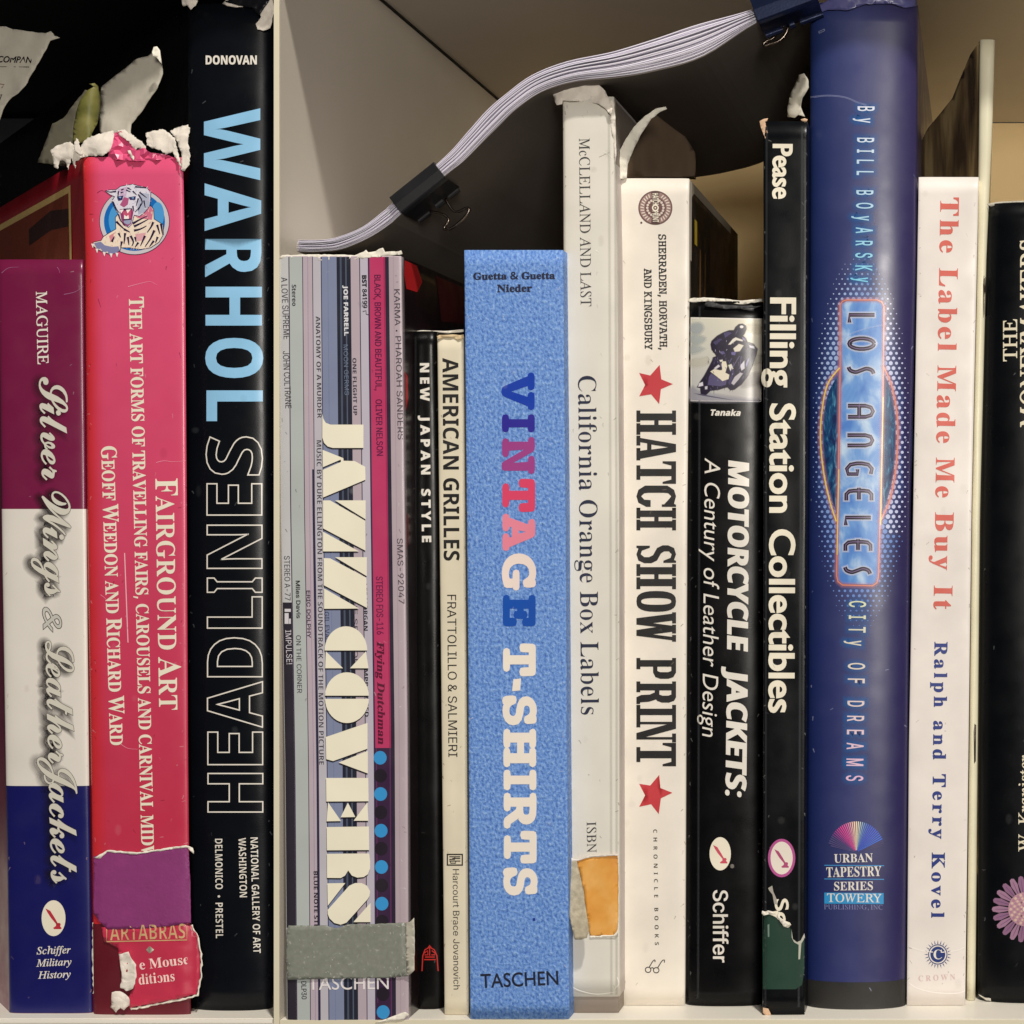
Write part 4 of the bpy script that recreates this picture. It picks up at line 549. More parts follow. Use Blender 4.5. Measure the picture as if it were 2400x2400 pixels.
  'G': '511|264 -7 201 1 147 25 102 63 68 114 47 176 40 250 47 323 68 386 102 437 146 475 200 499 260 507 299 504 335 495 367 481 396 461 421 437 441 409 457 378 466 343 401 343 381 386 350 420 310 441 261 448 218 442 180 425 148 397 123 358 107 309 102 250 107 191 123 142 148 104 181 75 220 58 264 52 304 57 339 70 368 92 389 121 403 157 408 199 427 196 278 196 278 251 470 251 470 197 463 139 443 89 412 49 370 18 320 0',
  'H': '508|59 0 59 500 122 500 122 284 386 284 386 500 449 500 449 0 386 0 386 228 122 228 122 0',
  'I': '295|31 0 31 56 116 56 116 444 31 444 31 500 265 500 265 444 180 444 180 56 265 56 265 0',
  'J': '390|182 -7 122 3 74 32 43 79 33 143 33 170 96 170 96 143 102 102 119 73 147 55 182 49 216 55 244 73 261 102 267 143 267 500 331 500 331 143 320 79 289 32 242 3',
  'K': '459|103 143 103 212 137 257 171 298 208 338 357 500 441 500 227 271 224 271;59 0 59 500 122 500 122 329 122 221 122 190 122 0;366 0 185 255 224 304 441 0',
  'L': '386|59 0 59 500 122 500 122 56 355 56 355 0',
  'M': '617|59 0 59 500 149 500 272 184 282 156 294 120 306 82 316 48 302 48 312 81 324 119 336 156 346 184 468 500 558 500 558 0 496 0 496 286 496 321 496 362 497 406 498 449 504 449 489 402 474 357 459 316 448 286 336 0 281 0 167 286 156 315 142 355 127 401 110 449 117 449 118 409 119 365 119 323 120 286 120 0',
  'N': '514|59 0 59 500 134 500 337 180 357 148 381 105 407 54 398 53 394 106 392 155 392 192 392 500 455 500 455 0 380 0 199 285 174 325 145 374 106 444 117 446 120 377 122 322 123 286 123 0',
  'O': '524|262 -7 202 1 148 24 103 62 69 113 47 176 40 250 47 323 69 386 103 437 148 475 202 499 262 507 323 499 377 475 422 437 456 386 477 323 485 250 477 176 456 113 422 62 377 24 323 1;262 52 305 58 343 75 376 103 401 142 417 191 423 250 417 309 401 358 376 397 343 425 305 442 262 448 220 442 181 425 148 397 123 358 107 309 102 250 107 191 123 142 148 103 181 75 220 58',
  'P': '437|59 0 59 500 231 500 284 495 327 479 360 454 383 422 397 384 402 342 397 299 383 261 360 229 327 204 284 188 231 183 107 183 107 238 229 238 264 242 292 252 313 268 327 289 336 314 339 342 336 370 327 395 313 415 292 431 264 441 228 444 122 444 122 0',
  'R': '441|59 0 59 500 232 500 285 495 327 480 360 457 384 426 398 388 402 346 398 304 384 267 360 236 327 213 284 199 232 194 95 194 95 251 230 251 265 254 293 262 314 276 328 295 336 319 339 346 336 374 328 398 314 417 292 432 264 441 229 444 122 444 122 0;347 0 226 225 298 225 420 0',
  'S': '439|220 -9 169 -4 125 9 90 30 63 59 45 94 38 134 103 134 109 108 121 86 140 70 164 58 220 48 252 51 281 59 305 72 324 90 336 112 340 137 336 159 326 176 291 201 241 218 181 235 126 256 85 284 59 321 51 366 57 406 74 440 100 468 135 489 177 502 223 507 270 502 311 489 345 468 371 441 387 408 394 371 332 371 321 405 297 430 263 445 221 451 191 448 164 440 143 428 127 411 116 391 113 369 117 346 129 328 166 303 209 288 260 274 306 259 353 234 388 194 398 168 401 136 396 97 380 62 354 33 318 10 273 -4',
  'T': '441|31 444 31 500 410 500 410 444 252 444 252 0 189 0 189 444',
  'U': '508|254 -8 199 -2 151 15 112 43 83 79 65 122 59 170 59 500 122 500 122 175 126 141 138 111 158 86 184 67 216 55 254 51 293 55 325 67 351 86 370 111 382 141 386 175 386 500 449 500 449 170 443 122 425 79 396 43 357 15 310 -2',
  'V': '471|200 0 16 500 83 500 189 203 212 135 244 30 231 30 262 136 285 203 388 500 455 500 273 0',
  'W': '674|152 0 16 500 81 500 160 193 172 143 184 92 194 39 186 39 196 92 208 143 220 193 301 500 373 500 454 193 466 143 478 92 489 39 480 39 490 92 502 143 514 193 593 500 658 500 521 0 448 0 361 317 345 385 330 467 344 467 329 388 312 317 227 0',
  'Y': '464|200 0 200 205 16 500 90 500 189 339 218 287 245 227 220 227 247 288 276 339 374 500 447 500 263 205 263 0',
  'a': '383|157 -8 123 -5 93 5 67 21 47 44 34 72 30 106 33 135 42 158 57 176 76 190 123 207 175 216 230 223 261 231 268 239 271 250 271 252 262 292 236 316 192 325 147 317 116 296 98 269 40 286 56 317 77 340 102 357 131 369 191 378 235 373 281 354 301 338 317 315 327 285 331 247 331 0 272 0 272 51 268 51 248 24 212 1;167 45 198 48 224 58 244 73 259 92 268 113 271 136 271 187 255 179 227 173 197 168 172 165 132 156 102 137 93 122 90 103 100 71 128 51',
  'c': '389|204 -8 156 -2 115 16 81 45 55 84 39 130 34 184 39 239 55 286 81 325 115 354 156 372 204 378 256 371 300 350 334 316 355 272 298 257 285 284 265 305 238 319 204 324 170 319 143 305 122 282 107 254 98 221 95 184 98 148 107 115 122 87 143 65 170 50 204 46 238 51 266 65 287 87 299 115 357 101 335 55 301 21 256 -1',
  'e': '397|208 -8 158 -2 115 16 80 45 55 83 39 130 34 184 39 238 54 285 79 324 113 353 154 372 202 378 261 368 289 354 314 335 335 309 351 277 361 238 365 191 365 166 73 166 73 217 332 217 304 199 301 233 293 264 278 289 258 308 233 320 202 324 170 320 144 308 123 289 107 265 97 237 94 207 94 174 98 136 109 104 126 79 148 60 176 49 209 45 249 52 281 71 300 104 359 89 347 62 329 39 306 19 278 4 245 -5',
  'f': '249|224 373 224 321 6 321 6 373;79 0 79 424 83 453 94 478 111 496 133 510 184 521 218 518 239 512 223 460 211 464 191 466 168 462 152 452 142 435 139 411 139 0',
  'h': '403|112 223 112 0 52 0 52 500 112 500 112 283 101 283 121 327 149 356 184 372 223 378 259 374 290 362 316 343 335 315 347 280 351 236 351 0 291 0 291 231 285 270 268 299 241 317 206 323 181 321 158 312 139 298 124 278 115 253',
  'i': '164|52 0 52 373 112 373 112 0;82 435 66 438 53 447 44 460 41 475 44 490 53 503 66 512 82 515 98 512 112 503 121 490 124 475 121 460 112 447 98 438',
  'l': '186|137 -2 99 3 73 20 57 47 52 83 52 500 112 500 112 97 118 61 128 54 144 51 158 52 167 53 178 3 159 -1',
  'n': '403|112 223 112 0 52 0 52 373 110 373 110 283 101 283 121 327 149 356 184 372 223 378 259 374 290 362 315 343 335 315 347 280 351 236 351 0 291 0 291 231 285 270 268 299 241 317 206 323 181 321 158 312 139 298 124 278 115 253',
  'o': '408|204 -8 156 -2 115 16 81 45 55 84 39 130 34 184 39 239 55 286 81 325 115 354 156 372 204 378 252 372 293 354 328 325 353 286 369 239 374 184 369 130 353 84 328 45 293 16 252 -2;204 46 238 50 266 65 287 87 302 115 311 148 314 184 311 220 302 254 287 282 266 305 238 319 204 324 170 319 143 305 122 282 107 254 98 221 95 184 98 148 107 115 122 87 143 65 170 50',
  'r': '255|52 0 52 373 110 373 110 315 113 315 128 341 150 361 178 374 209 378 225 378 239 377 239 317 226 319 203 320 179 317 156 309 138 296 124 279 115 257 112 233 112 0',
  's': '359|179 -8 142 -5 110 3 83 18 61 37 45 62 35 93 92 105 103 78 122 59 147 48 178 45 213 49 240 61 258 79 263 101 260 119 250 133 232 145 208 152 147 167 102 183 71 205 52 233 46 269 50 299 64 326 85 348 113 364 146 374 184 378 219 375 249 366 274 352 294 333 318 285 263 272 254 292 238 310 216 323 184 327 154 323 129 311 112 294 107 272 110 254 122 239 169 219 226 206 270 190 301 168 319 140 326 105 321 74 307 46 285 24 255 6 220 -4',
  't': '223|200 373 200 321 6 321 6 373;64 463 124 463 124 96 126 75 134 60 147 52 167 49 182 50 198 53 209 2 189 -3 165 -4 123 2 90 21 70 51 64 91',
  'u': '403|179 -5 144 -1 113 11 87 30 68 58 56 93 52 137 52 373 112 373 112 142 117 103 135 74 161 55 197 49 222 52 245 61 264 75 279 95 288 120 291 150 291 373 351 373 351 0 293 0 293 90 302 90 281 46 253 17 218 0',
  'v': '383|160 0 17 373 83 373 162 152 184 85 202 20 181 20 199 85 220 152 300 373 365 373 222 0',
  'y': '383|47 -136 60 -84 70 -86 102 -87 128 -73 148 -35 160 -1 17 373 83 373 162 152 184 85 202 20 181 20 199 85 220 152 300 373 365 373 201 -57 173 -105 137 -133 90 -143 63 -141',
 },
 'M': {
  ' ': '225|',
  ',': '231|35 -111 60 -3 79 100 160 100 166 91 133 -10 92 -111',
  'A': '520|45 0 11 5 1 30 10 54 41 60 51 60 194 440 133 440 98 446 86 470 89 486 98 495 145 500 265 500 294 496 312 472 477 60 484 60 515 54 523 30 515 6 485 0 370 0 333 5 324 14 320 30 323 45 332 54 368 60 407 60 366 160 152 160 116 60 156 60 193 54 202 45 205 30 202 14 193 5 155 0;173 216 345 216 254 440',
  'B': '520|66 0 44 8 36 30 46 54 89 60 104 60 104 440 90 440 50 445 42 454 39 470 46 492 68 500 265 500 345 491 402 465 437 422 448 364 434 306 391 265 441 237 471 197 481 144 476 106 461 72 437 42 403 19 355 5 285 0;170 284 258 284 310 289 347 303 368 327 376 362 364 405 331 431 275 440 170 440;170 60 263 60 333 65 377 80 400 107 408 146 399 189 373 215 329 228 268 232 170 232',
  'D': '520|218 -2 206 -2 188 -1 172 0 161 0 73 0 50 8 42 30 51 54 82 60 93 60 93 440 83 440 52 446 42 470 45 487 55 496 92 500 252 500 318 492 374 469 420 432 454 382 475 321 482 250 474 177 450 114 413 62 367 27 304 5;212 57 302 68 364 103 400 162 412 250 400 337 363 396 300 430 208 441 184 441 159 440 159 60',
  'E': '520|60 0 36 8 28 30 31 46 40 55 79 60 106 60 106 440 79 440 39 445 28 470 32 487 41 496 79 500 427 500 449 492 457 466 457 367 451 338 427 328 404 337 397 365 397 440 173 440 173 297 283 297 283 320 288 351 310 360 324 357 332 348 337 310 337 231 332 193 310 182 288 193 283 234 283 246 173 246 173 60 397 60 397 128 402 167 411 176 427 179 451 169 457 137 457 31 449 8 427 0',
  'G': '520|282 -13 211 -5 149 19 99 59 61 111 37 175 29 250 37 321 60 385 97 438 146 479 205 505 271 514 329 507 389 488 401 503 420 509 438 505 447 495 453 442 453 385 446 357 421 348 413 348 405 350 386 383 370 411 345 435 311 451 271 457 204 443 152 403 118 338 106 250 112 193 129 143 157 102 193 71 237 52 288 46 339 52 394 73 394 173 288 173 270 180 264 200 270 222 291 228 473 228 489 221 495 200 487 178 463 173 458 173 458 45 451 25 435 16 398 3 346 -9',
  'H': '520|73 0 50 8 42 30 51 54 82 60 93 60 93 440 83 440 52 446 42 470 45 487 55 496 92 500 180 500 220 496 229 487 232 470 229 454 219 445 178 440 158 440 158 293 361 293 361 440 332 440 298 446 288 470 290 486 299 495 344 500 446 500 470 492 478 470 468 446 437 440 427 440 427 60 438 60 469 54 478 30 475 13 465 4 425 0 340 0 301 4 291 13 288 30 291 45 300 54 340 60 361 60 361 235 158 235 158 60 187 60 222 54 232 30 229 15 221 6 185 0',
  'I': '520|112 0 89 8 81 30 84 46 92 55 132 60 226 60 226 440 132 440 92 445 81 470 84 487 94 496 132 500 408 500 431 492 439 470 428 445 388 440 293 440 293 60 388 60 427 55 436 46 439 30 428 5 388 0',
  'K': '520|60 0 38 8 31 30 39 54 67 60 108 60 108 440 65 440 40 447 31 470 38 492 60 500 205 500 237 495 247 470 244 454 234 445 193 440 174 440 174 268 350 440 334 440 306 447 296 470 304 492 326 500 451 500 473 492 480 470 470 446 436 440 429 440 266 282 303 266 339 233 383 169 443 60 455 60 486 54 495 30 487 8 465 0 425 0 405 3 393 16 329 133 276 206 220 236 174 192 174 60 202 60 237 54 247 30 237 6 205 0',
  'N': '520|406 -7 385 -4 370 17 145 404 145 60 197 60 230 54 240 30 237 14 228 5 191 0 66 0 43 8 35 30 45 54 78 60 85 60 85 440 32 445 19 454 15 470 18 486 29 495 87 500 125 500 153 495 171 473 383 106 383 440 337 440 304 447 294 470 296 486 304 495 339 500 460 500 483 492 491 470 481 446 448 440 442 440 442 15 435 -3 411 -7',
  'O': '520|260 -13 198 -4 143 21 97 62 62 115 39 179 32 250 39 324 61 388 96 441 142 481 198 506 260 514 322 506 377 481 423 441 458 388 480 324 488 250 480 177 458 112 423 59 377 20 322 -5;260 47 322 60 370 99 401 163 412 250 401 338 370 402 322 441 260 454 197 441 149 402 118 338 108 250 118 163 150 99 198 60',
  'R': '520|55 0 33 8 26 30 34 54 62 60 100 60 100 443 60 443 35 450 26 472 33 493 55 500 233 500 333 493 389 471 423 432 439 396 444 356 437 311 415 273 380 244 332 225 352 209 368 189 453 60 466 60 498 54 507 30 500 8 478 0 431 0 407 9 391 30 363 71 331 118 304 160 265 206 221 217 166 217 166 60 194 60 229 54 239 30 229 6 197 0;166 273 253 273 319 282 358 310 371 358 358 405 320 434 256 443 166 443',
  'S': '520|103 -17 78 -6 66 27 64 64 62 102 61 124 61 133 68 161 94 169 118 160 131 131 146 97 174 69 214 50 263 44 314 51 353 70 378 100 386 136 377 174 350 201 304 215 242 224 168 241 116 268 85 307 74 363 80 403 98 439 126 470 164 494 209 509 261 514 312 508 368 490 374 506 395 511 418 507 427 495 435 391 435 387 427 364 403 356 382 364 370 388 356 416 331 438 298 452 257 457 211 451 174 432 150 403 142 366 153 330 185 304 239 290 307 282 389 258 439 212 455 143 442 81 403 31 342 -2 261 -13 199 -6 136 16 127 -10',
  'T': '520|142 0 120 8 112 30 120 54 149 60 226 60 226 440 105 440 102 330 96 291 69 281 46 289 40 313 45 471 53 493 77 500 443 500 467 493 475 471 480 312 474 288 451 281 424 291 418 330 414 440 293 440 293 60 374 60 399 52 408 30 400 8 378 0',
  'U': '520|260 -13 186 0 128 38 90 102 78 192 78 440 67 440 36 446 27 470 30 487 39 496 79 500 164 500 206 495 214 486 217 470 214 455 205 446 164 440 146 440 146 201 153 133 173 85 209 57 263 47 318 57 354 85 373 133 380 201 380 440 358 440 315 445 305 454 302 470 305 486 313 495 348 500 461 500 484 492 491 470 482 446 449 440 443 440 443 192 436 118 414 61 377 20 326 -5',
  'V': '520|252 -5 235 -2 224 7 206 42 51 440 17 446 7 470 14 492 36 500 164 500 196 495 206 470 197 447 168 440 121 440 264 72 404 440 348 440 319 447 309 470 319 495 351 500 484 500 506 492 513 470 504 446 473 440 468 440 316 42 299 7 275 -5',
  'Y': '520|157 0 123 5 112 30 115 46 123 55 163 60 225 60 225 199 84 440 77 440 43 446 33 470 36 487 45 496 84 500 180 500 213 495 223 470 220 455 211 446 174 440 161 440 263 256 369 440 351 440 320 446 310 470 320 495 357 500 434 500 474 495 482 486 484 470 475 446 441 440 434 440 291 193 291 60 352 60 392 55 400 46 403 30 394 6 358 0',
 },
}
GC = {}
def glyph(f, ch):
    k = (f, ch)
    if k not in GC:
        d = FONT[f].get(ch)
        if d is None: GC[k] = (250, [])
        else:
            a, b = d.split('|')
            cs = []
            for c in b.split(';'):
                if c:
                    v = list(map(int, c.split())); cs.append(list(zip(v[::2], v[1::2])))
            GC[k] = (int(a), cs)
    return GC[k]
def letters(s, font, p0, p1, cap, bold=0, boldy=None, slant=0, track=0, small=None, narrow=1.0, gw=1.0):
    """lay a line of writing between two points of the picture; returns one contour list per letter"""
    x = 0; run = []; big = small is None
    for ch in s:
        if ch == '^': big = True; continue
        k = 1.0 if (small is None or big) else small
        if small is not None: big = False
        adv, cs = glyph(font, ch)
        if cs: run.append([[(x + (q[0] * gw + adv * (1 - gw) / 2) * k * narrow + slant * q[1] * k, q[1] * k) for q in c] for c in cs])
        x += (adv * k + track) * narrow
    allx = [q[0] for g in run for c in g for q in c]
    mn, mx = min(allx), max(allx)
    p0 = Vector(p0); p1 = Vector(p1); Lg = (p1 - p0).length
    d = (p1 - p0) / Lg; up = Vector((d.y, -d.x))
    sx = (Lg - 2 * bold) / (mx - mn)
    by = bold if boldy is None else boldy
    sy = (cap - 2 * by) / 500.0
    out = []
    for g in run:
        g2 = [[((q[0] - mn) * sx + bold, q[1] * sy + by) for q in c] for c in g]
        if bold or by: g2 = grow(g2, bold, by)
        out.append([[tuple(p0 + d * q[0] + up * q[1]) for q in c] for c in g2])
    return out

class Ink:
    """flat print lying on a surface that has a .surf(px, py, lift) method"""
    def __init__(self, host, name, mat=None, label=None):
        self.h = host; self.name = name; self.mat = mat or host.mat; self.v = []; self.f = []; self.c = []; self.l = []; self.label = label
    def shape(self, contours, col, layer=0, extra=()):
        vs, fs = fill(contours, extra)
        b = len(self.v)
        for v in vs: self.v.append(tuple(v)); self.c.append(col); self.l.append(layer)
        for f in fs: self.f.append(tuple(b + i for i in f))
        return self
    def text(self, s, font, p0, p1, cap, col, layer=0, **k):
        for g in letters(s, font, p0, p1, cap, **k): self.shape(g, col, layer)
        return self
    def ring(self, contours, w, col, layer=0, a0=None, a1=0.0, inner=0.0):
        g0 = grow(contours, inner) if inner else contours
        g1 = grow(contours, w)
        a0 = col[3] if a0 is None else a0
        for c0, c1 in zip(g0, g1):
            b = len(self.v); n = len(c0)
            for q in c0: self.v.append(q); self.c.append(col[:3] + (a0,)); self.l.append(layer)
            for q in c1: self.v.append(q); self.c.append(col[:3] + (a1,)); self.l.append(layer)
            for i in range(n): self.f.append((b + i, b + (i + 1) % n, b + n + (i + 1) % n, b + n + i))
        return self
    def quadgrad(self, pts, cols, layer=0):
        b = len(self.v)
        for q, c in zip(pts, cols): self.v.append(q); self.c.append(c); self.l.append(layer)
        self.f.append(tuple(range(b, b + len(pts))))
        return self
    def done(self, step=9.0, ystep=70.0, parent=None):
        bm = bmesh.new()
        cl = bm.verts.layers.float_color.new('Col'); ll = bm.verts.layers.float.new('lay')
        vs = []
        for v, c, l in zip(self.v, self.c, self.l):
            q = bm.verts.new((v[0], v[1], 0)); q[cl] = c; q[ll] = l; vs.append(q)
        for f in self.f:
            try: bm.faces.new([vs[i] for i in f])
            except ValueError: pass
        xs = [v[0] for v in self.v]; ys = [v[1] for v in self.v]
        if self.h.curved:
            x = math.floor(min(xs) / step) * step + step
            while x < max(xs):
                bmesh.ops.bisect_plane(bm, geom=bm.verts[:] + bm.edges[:] + bm.faces[:], plane_co=(x, 0, 0), plane_no=(1, 0, 0)); x += step
            y = math.floor(min(ys) / ystep) * ystep + ystep
            while y < max(ys):
                bmesh.ops.bisect_plane(bm, geom=bm.verts[:] + bm.edges[:] + bm.faces[:], plane_co=(0, y, 0), plane_no=(0, 1, 0)); y += ystep
        for v in bm.verts:
            v.co = self.h.surf(v.co.x, v.co.y, .55 + .3 * v[ll])
        me = bpy.data.meshes.new(self.name)
        bm.to_mesh(me); bm.free()
        # faces should look towards the reader
        o = mesh_obj(self.name, me, self.mat, parent or self.h.root, True)
        if self.label: o['label'] = self.label
        return o

# ------------------------------------------------------------------ books
class Book:
    curved = True
    def __init__(self, name, label, XL, XR, top, bottom, B=10, n=5, depth=1700, kx=0, mat=None, col=(.5, .5, .5, 1), t=None, pages=True,
                 hard=False, raise_bottom=None, colfn=None, warp=1.2, seed=0, group='books standing on the shelves', sidecol=None, cover='cover'):
        self.XL, self.XR, self.B, self.n = XL, XR, B, n
        self.t = depth_for_bottom(bottom) if t is None else t
        self.mat = mat or M['satin']; self.seed = seed; self.warpa = warp; self.kx = kx; self.depth = depth
        self.ztop = (1200 - top) * (D + self.t) / D
        self.zbot = FLOOR + 1.0
        self.top, self.bottom = top, bottom
        xm = (lerp_tab(XL, bottom) + lerp_tab(XR, bottom)) / 2
        base = P(xm, 1200, self.t + B); base.z = FLOOR * S_
        self.root = thing(name, label, 'book', base, group)
        self.us = sorted(set([-math.cos(math.pi * i / 26) for i in range(27)] + [-.999, .999]))
        z0 = self.zbot if raise_bottom is None else (1200 - raise_bottom) * (D + self.t) / D
        self.shell(cover, z0, self.ztop, col, colfn, sidecol)
        if pages:
            ins = 22 if hard else 3
            f = .86
            vs = []
            for zz in (self.zbot + ins, self.ztop - ins):
                for u, dd in ((-f, B + 8), (f, B + 8), (f, depth - ins), (-f, depth - ins)):
                    p = self.pos(u, zz, 0, B); k = dd - B
                    vs.append(p + Vector((kx * k * S_, k * S_, 0)))
            pyobj('page_block', vs, [(3, 2, 1, 0), (4, 5, 6, 7), (0, 1, 5, 4), (1, 2, 6, 5), (2, 3, 7, 6), (3, 0, 4, 7)], M['pages'], self.root)
    def dep(self, u, py):
        u = max(-1, min(1, u))
        d = self.B * (1 - max(0, 1 - abs(u) ** self.n) ** (1 / self.n))
        w = self.warpa * noise.noise(Vector((u * .9, py / 170.0, self.seed * 7.3))) * (1 - u * u * .6)
        return d + w
    def pos(self, u, z, lift=0, depv=None):
        py = 1200 - z * D / (D + self.t)
        dv = self.dep(u, py) if depv is None else depv
        tt = self.t + dv - lift
        py = 1200 - z * D / (D + tt)
        a, b = lerp_tab(self.XL, py), lerp_tab(self.XR, py)
        return P(a + (b - a) * (u + 1) / 2, py, tt)
    def surf(self, px, py, lift=0.5):
        a, b = lerp_tab(self.XL, py), lerp_tab(self.XR, py)
        u = 2 * (px - a) / (b - a) - 1
        e = max(-1, min(1, u))
        return P(px + lift * e * abs(e) ** 6, py, self.t + self.dep(u, py) - lift)
    def shell(self, name, z0, z1, col, colfn, sidecol):
        rows = [z0 + (z1 - z0) * i / 48 for i in range(49)]
        cols = [('s', -1, d) for d in (self.depth, self.depth * .6, self.depth * .3, self.depth * .12, 60, 20)] + [('u', u, 0) for u in self.us] + \
               [('s', 1, d) for d in (20, 60, self.depth * .12, self.depth * .3, self.depth * .6, self.depth)]
        vs = []; cc = []
        for z in rows:
            for k, u, d in cols:
                p = self.pos(u, z)
                if k == 's': p = p + Vector((self.kx * d * S_, d * S_, 0))
                vs.append(p)
                py = 1200 - z * D / (D + self.t)
                if k == 's' and sidecol: cc.append(sidecol)
                else: cc.append(colfn(u, py) if colfn else col)
        nC = len(cols); fs = []
        for r in range(len(rows) - 1):
            for c in range(nC - 1):
                fs.append((r * nC + c, r * nC + c + 1, (r + 1) * nC + c + 1, (r + 1) * nC + c))
        self.cover = pyobj(name, vs, fs, self.mat, self.root, col=lambda i: cc[i], smooth=True, solid=2.6, offset=-1)
    def band(self, name, y0, y1, u0, u1, col, layer=0, mat=None, own=True, rows=None, store=None):
        us = [u0] + [u for u in self.us if u0 < u < u1] + [u1]
        k = self.t
        za = (1200 - y0) * (D + k) / D; zb = (1200 - y1) * (D + k) / D
        nr = rows or max(2, int(abs(y1 - y0) / 36))
        lift = .55 + .3 * layer
        vs = [self.pos(u, za + (zb - za) * r / nr, lift) + Vector(((u ** 7) * lift * S_, 0, 0)) for r in range(nr + 1) for u in us]
        nC = len(us)
        fs = [((r + 1) * nC + c, (r + 1) * nC + c + 1, r * nC + c + 1, r * nC + c) for r in range(nr) for c in range(nC - 1)]
        if store is not None:
            b = len(store[0]); store[0].extend(vs); store[1].extend(tuple(b + i for i in f) for f in fs); store[2].extend([col] * len(vs)); return
        return pyobj(name, vs, fs, mat or self.mat, self.root, col=col, smooth=True)
    def bands(self, name, lst, layer=0, mat=None):
        st = ([], [], [])
        for y0, y1, u0, u1, col in lst: self.band('', y0, y1, u0, u1, col, layer, store=st)
        return pyobj(name, st[0], st[1], mat or self.mat, self.root, col=lambda i: st[2][i], smooth=True)

class Sheet:
    """a loose piece of paper or card traced at its own depth, with thickness and crumple"""
    curved = True
    def __init__(self, name, outline, tf, mat, parent=None, thick=2.0, crumple=0.0, cs=40.0, grid=14, col=None, label=None, category=None, group=None, rag=0.0, ragstep=7, seed=0, smooth=True, sub=1):
        self.tf = tf; self.cr = crumple; self.cs = cs; self.seed = seed; self.mat = mat
        rnd = random.Random(seed + 5)
        if rag:
            o2 = []
            for a, b in zip(outline, outline[1:] + outline[:1]):
                a, b = Vector(a), Vector(b); n = max(1, int((b - a).length / ragstep))
                for i in range(n):
                    q = a.lerp(b, i / n); o2.append((q.x + rnd.uniform(-rag, rag), q.y + rnd.uniform(-rag, rag)))
            outline = o2
        xs = [p[0] for p in outline]; ys = [p[1] for p in outline]
        cand = [(x + rnd.uniform(-.2, .2) * grid, y + rnd.uniform(-.2, .2) * grid) for x in np.arange(min(xs) + grid / 2, max(xs), grid) for y in np.arange(min(ys) + grid / 2, max(ys), grid)]
        ex = []
        if cand:
            w = winding(np.array(cand), [outline]); ex = [c for c, k in zip(cand, w) if k]
        vs, fs = fill([outline], ex)
        pts = [self.surf(v[0], v[1], 0) for v in vs]
        # face the camera
        out = []
        for f in fs:
            a, b, c = (vs[i] for i in f[:3])
            if (b[0] - a[0]) * (c[1] - a[1]) - (b[1] - a[1]) * (c[0] - a[0]) > 0: f = f[::-1]
            out.append(tuple(f))
        cen = sum(pts, Vector()) / len(pts)
        if parent is None:
            self.root = thing(name, label, category, cen, group); nm = 'page'
        else:
            self.root = parent; nm = name
        self.o = pyobj(nm, pts, out, mat, self.root, col=(col if col is not None else (.8, .8, .8, 1)), smooth=smooth, solid=thick)
        if parent is not None and label: self.o['label'] = label
    def surf(self, x, y, lift=0.5):
        t = self.tf(x, y) if callable(self.tf) else self.tf
        if self.cr:
            v = Vector((x / self.cs, y / self.cs, self.seed * 3.1))
            n1 = noise.noise(v); n2 = noise.noise(v * 1.9 + Vector((5, 1, 2)))
            t += self.cr * (1.1 * abs(n1) - .5 + .7 * abs(n2))
        return P(x, y, t - lift)

# ------------------------------------------------------------------ the bookcase
bc = thing('bookcase', 'white laminate bookcase with a thin upright divider between its two bays', 'bookcase', W(1200, 2390, 1000))
TB = 2240.0     # depth of the back panel
def board(name, mat, x0, x1, y0, y1, t0, t1, bev=2.0):
    vs, fs = box_vf(x0, x1, y0, y1, t0, t1)
    return pyobj(name, vs, fs, mat, bc, bevel=bev)
ZF = 1200 - FLOOR
board('shelf_board', M['shelfwhite'], 656, 4300, ZF, ZF + 140, 4, TB)
board('edge_band', M['edge'], 656, 4300, ZF + .5, ZF + 140, 0, 4, .5)
board('shelf_board', M['shelfwhite'], -2600, 638, ZF - 1, ZF + 140, 6, TB)
board('edge_band', M['shelfwhite'], -2600, 638, ZF, ZF + 8, 0, 6, .5)
board('divider_panel', M['laminate'], 642.5, 654.5, -200, ZF + 140, 3, TB)
board('edge_band', M['edge'], 642, 655, -200, ZF + 140, -1.5, 3, .6)
board('top_board', M['laminate'], 649, 4300, -345, -205, -90, TB)
board('top_board', M['black'], -2600, 648, -345, -205, -90, TB)  # left bay ceiling coloured black in place of shade
board('back_panel', M['back'], 654.5, 4300, -203, ZF, TB + 1, TB + 30)
board('back_panel', M['black'], -2600, 642, -203, ZF, TB + 1, TB + 30)  # left bay back also black, shade put into its colour
board('side_panel', M['laminate'], 4302, 4440, -345, ZF + 140, 0, TB)
# dark joints where the panels meet
board('panel_joint', M['seam'], 654, 661, -205.5, -200, 10, TB, 0)
# ------------------------------------------------------------------ maroon, white and navy book
WHITE = rgb(232, 226, 216); CREAM = rgb(240, 232, 212)
mar = rgb(116, 24, 66)
b1 = Book('book', 'maroon, white and navy book with flowing script lettering at the far left', [(600, -4), (1300, 6), (1850, 15), (2350, 22)], [(600, 196), (1300, 203), (1850, 209), (2350, 217)],
          608, 2376, B=12, n=4, depth=1500, kx=-.84, mat=M['gloss'], col=mar, seed=1)
b1.band('white_band', 1193, 1842, -.999, .999, rgb(226, 220, 212))
b1.band('navy_band', 1842, 2374, -.999, .999, rgb(18, 20, 92))
k = Ink(b1, 'author_lettering')
k.text('MAGUIRE', 'I', (84, 683), (88, 854), 26, WHITE, 0, slant=-.29, bold=.4).done()
k = Ink(b1, 'title_shadow', M['glow'])
SCR = [('Silver', (91, 884), (98, 1126), 0), ('Wings', (98, 1152), (105, 1398), 1), ('Leather', (106, 1502), (113, 1790), 1), ('Jackets', (113, 1774), (120, 2071), 2)]
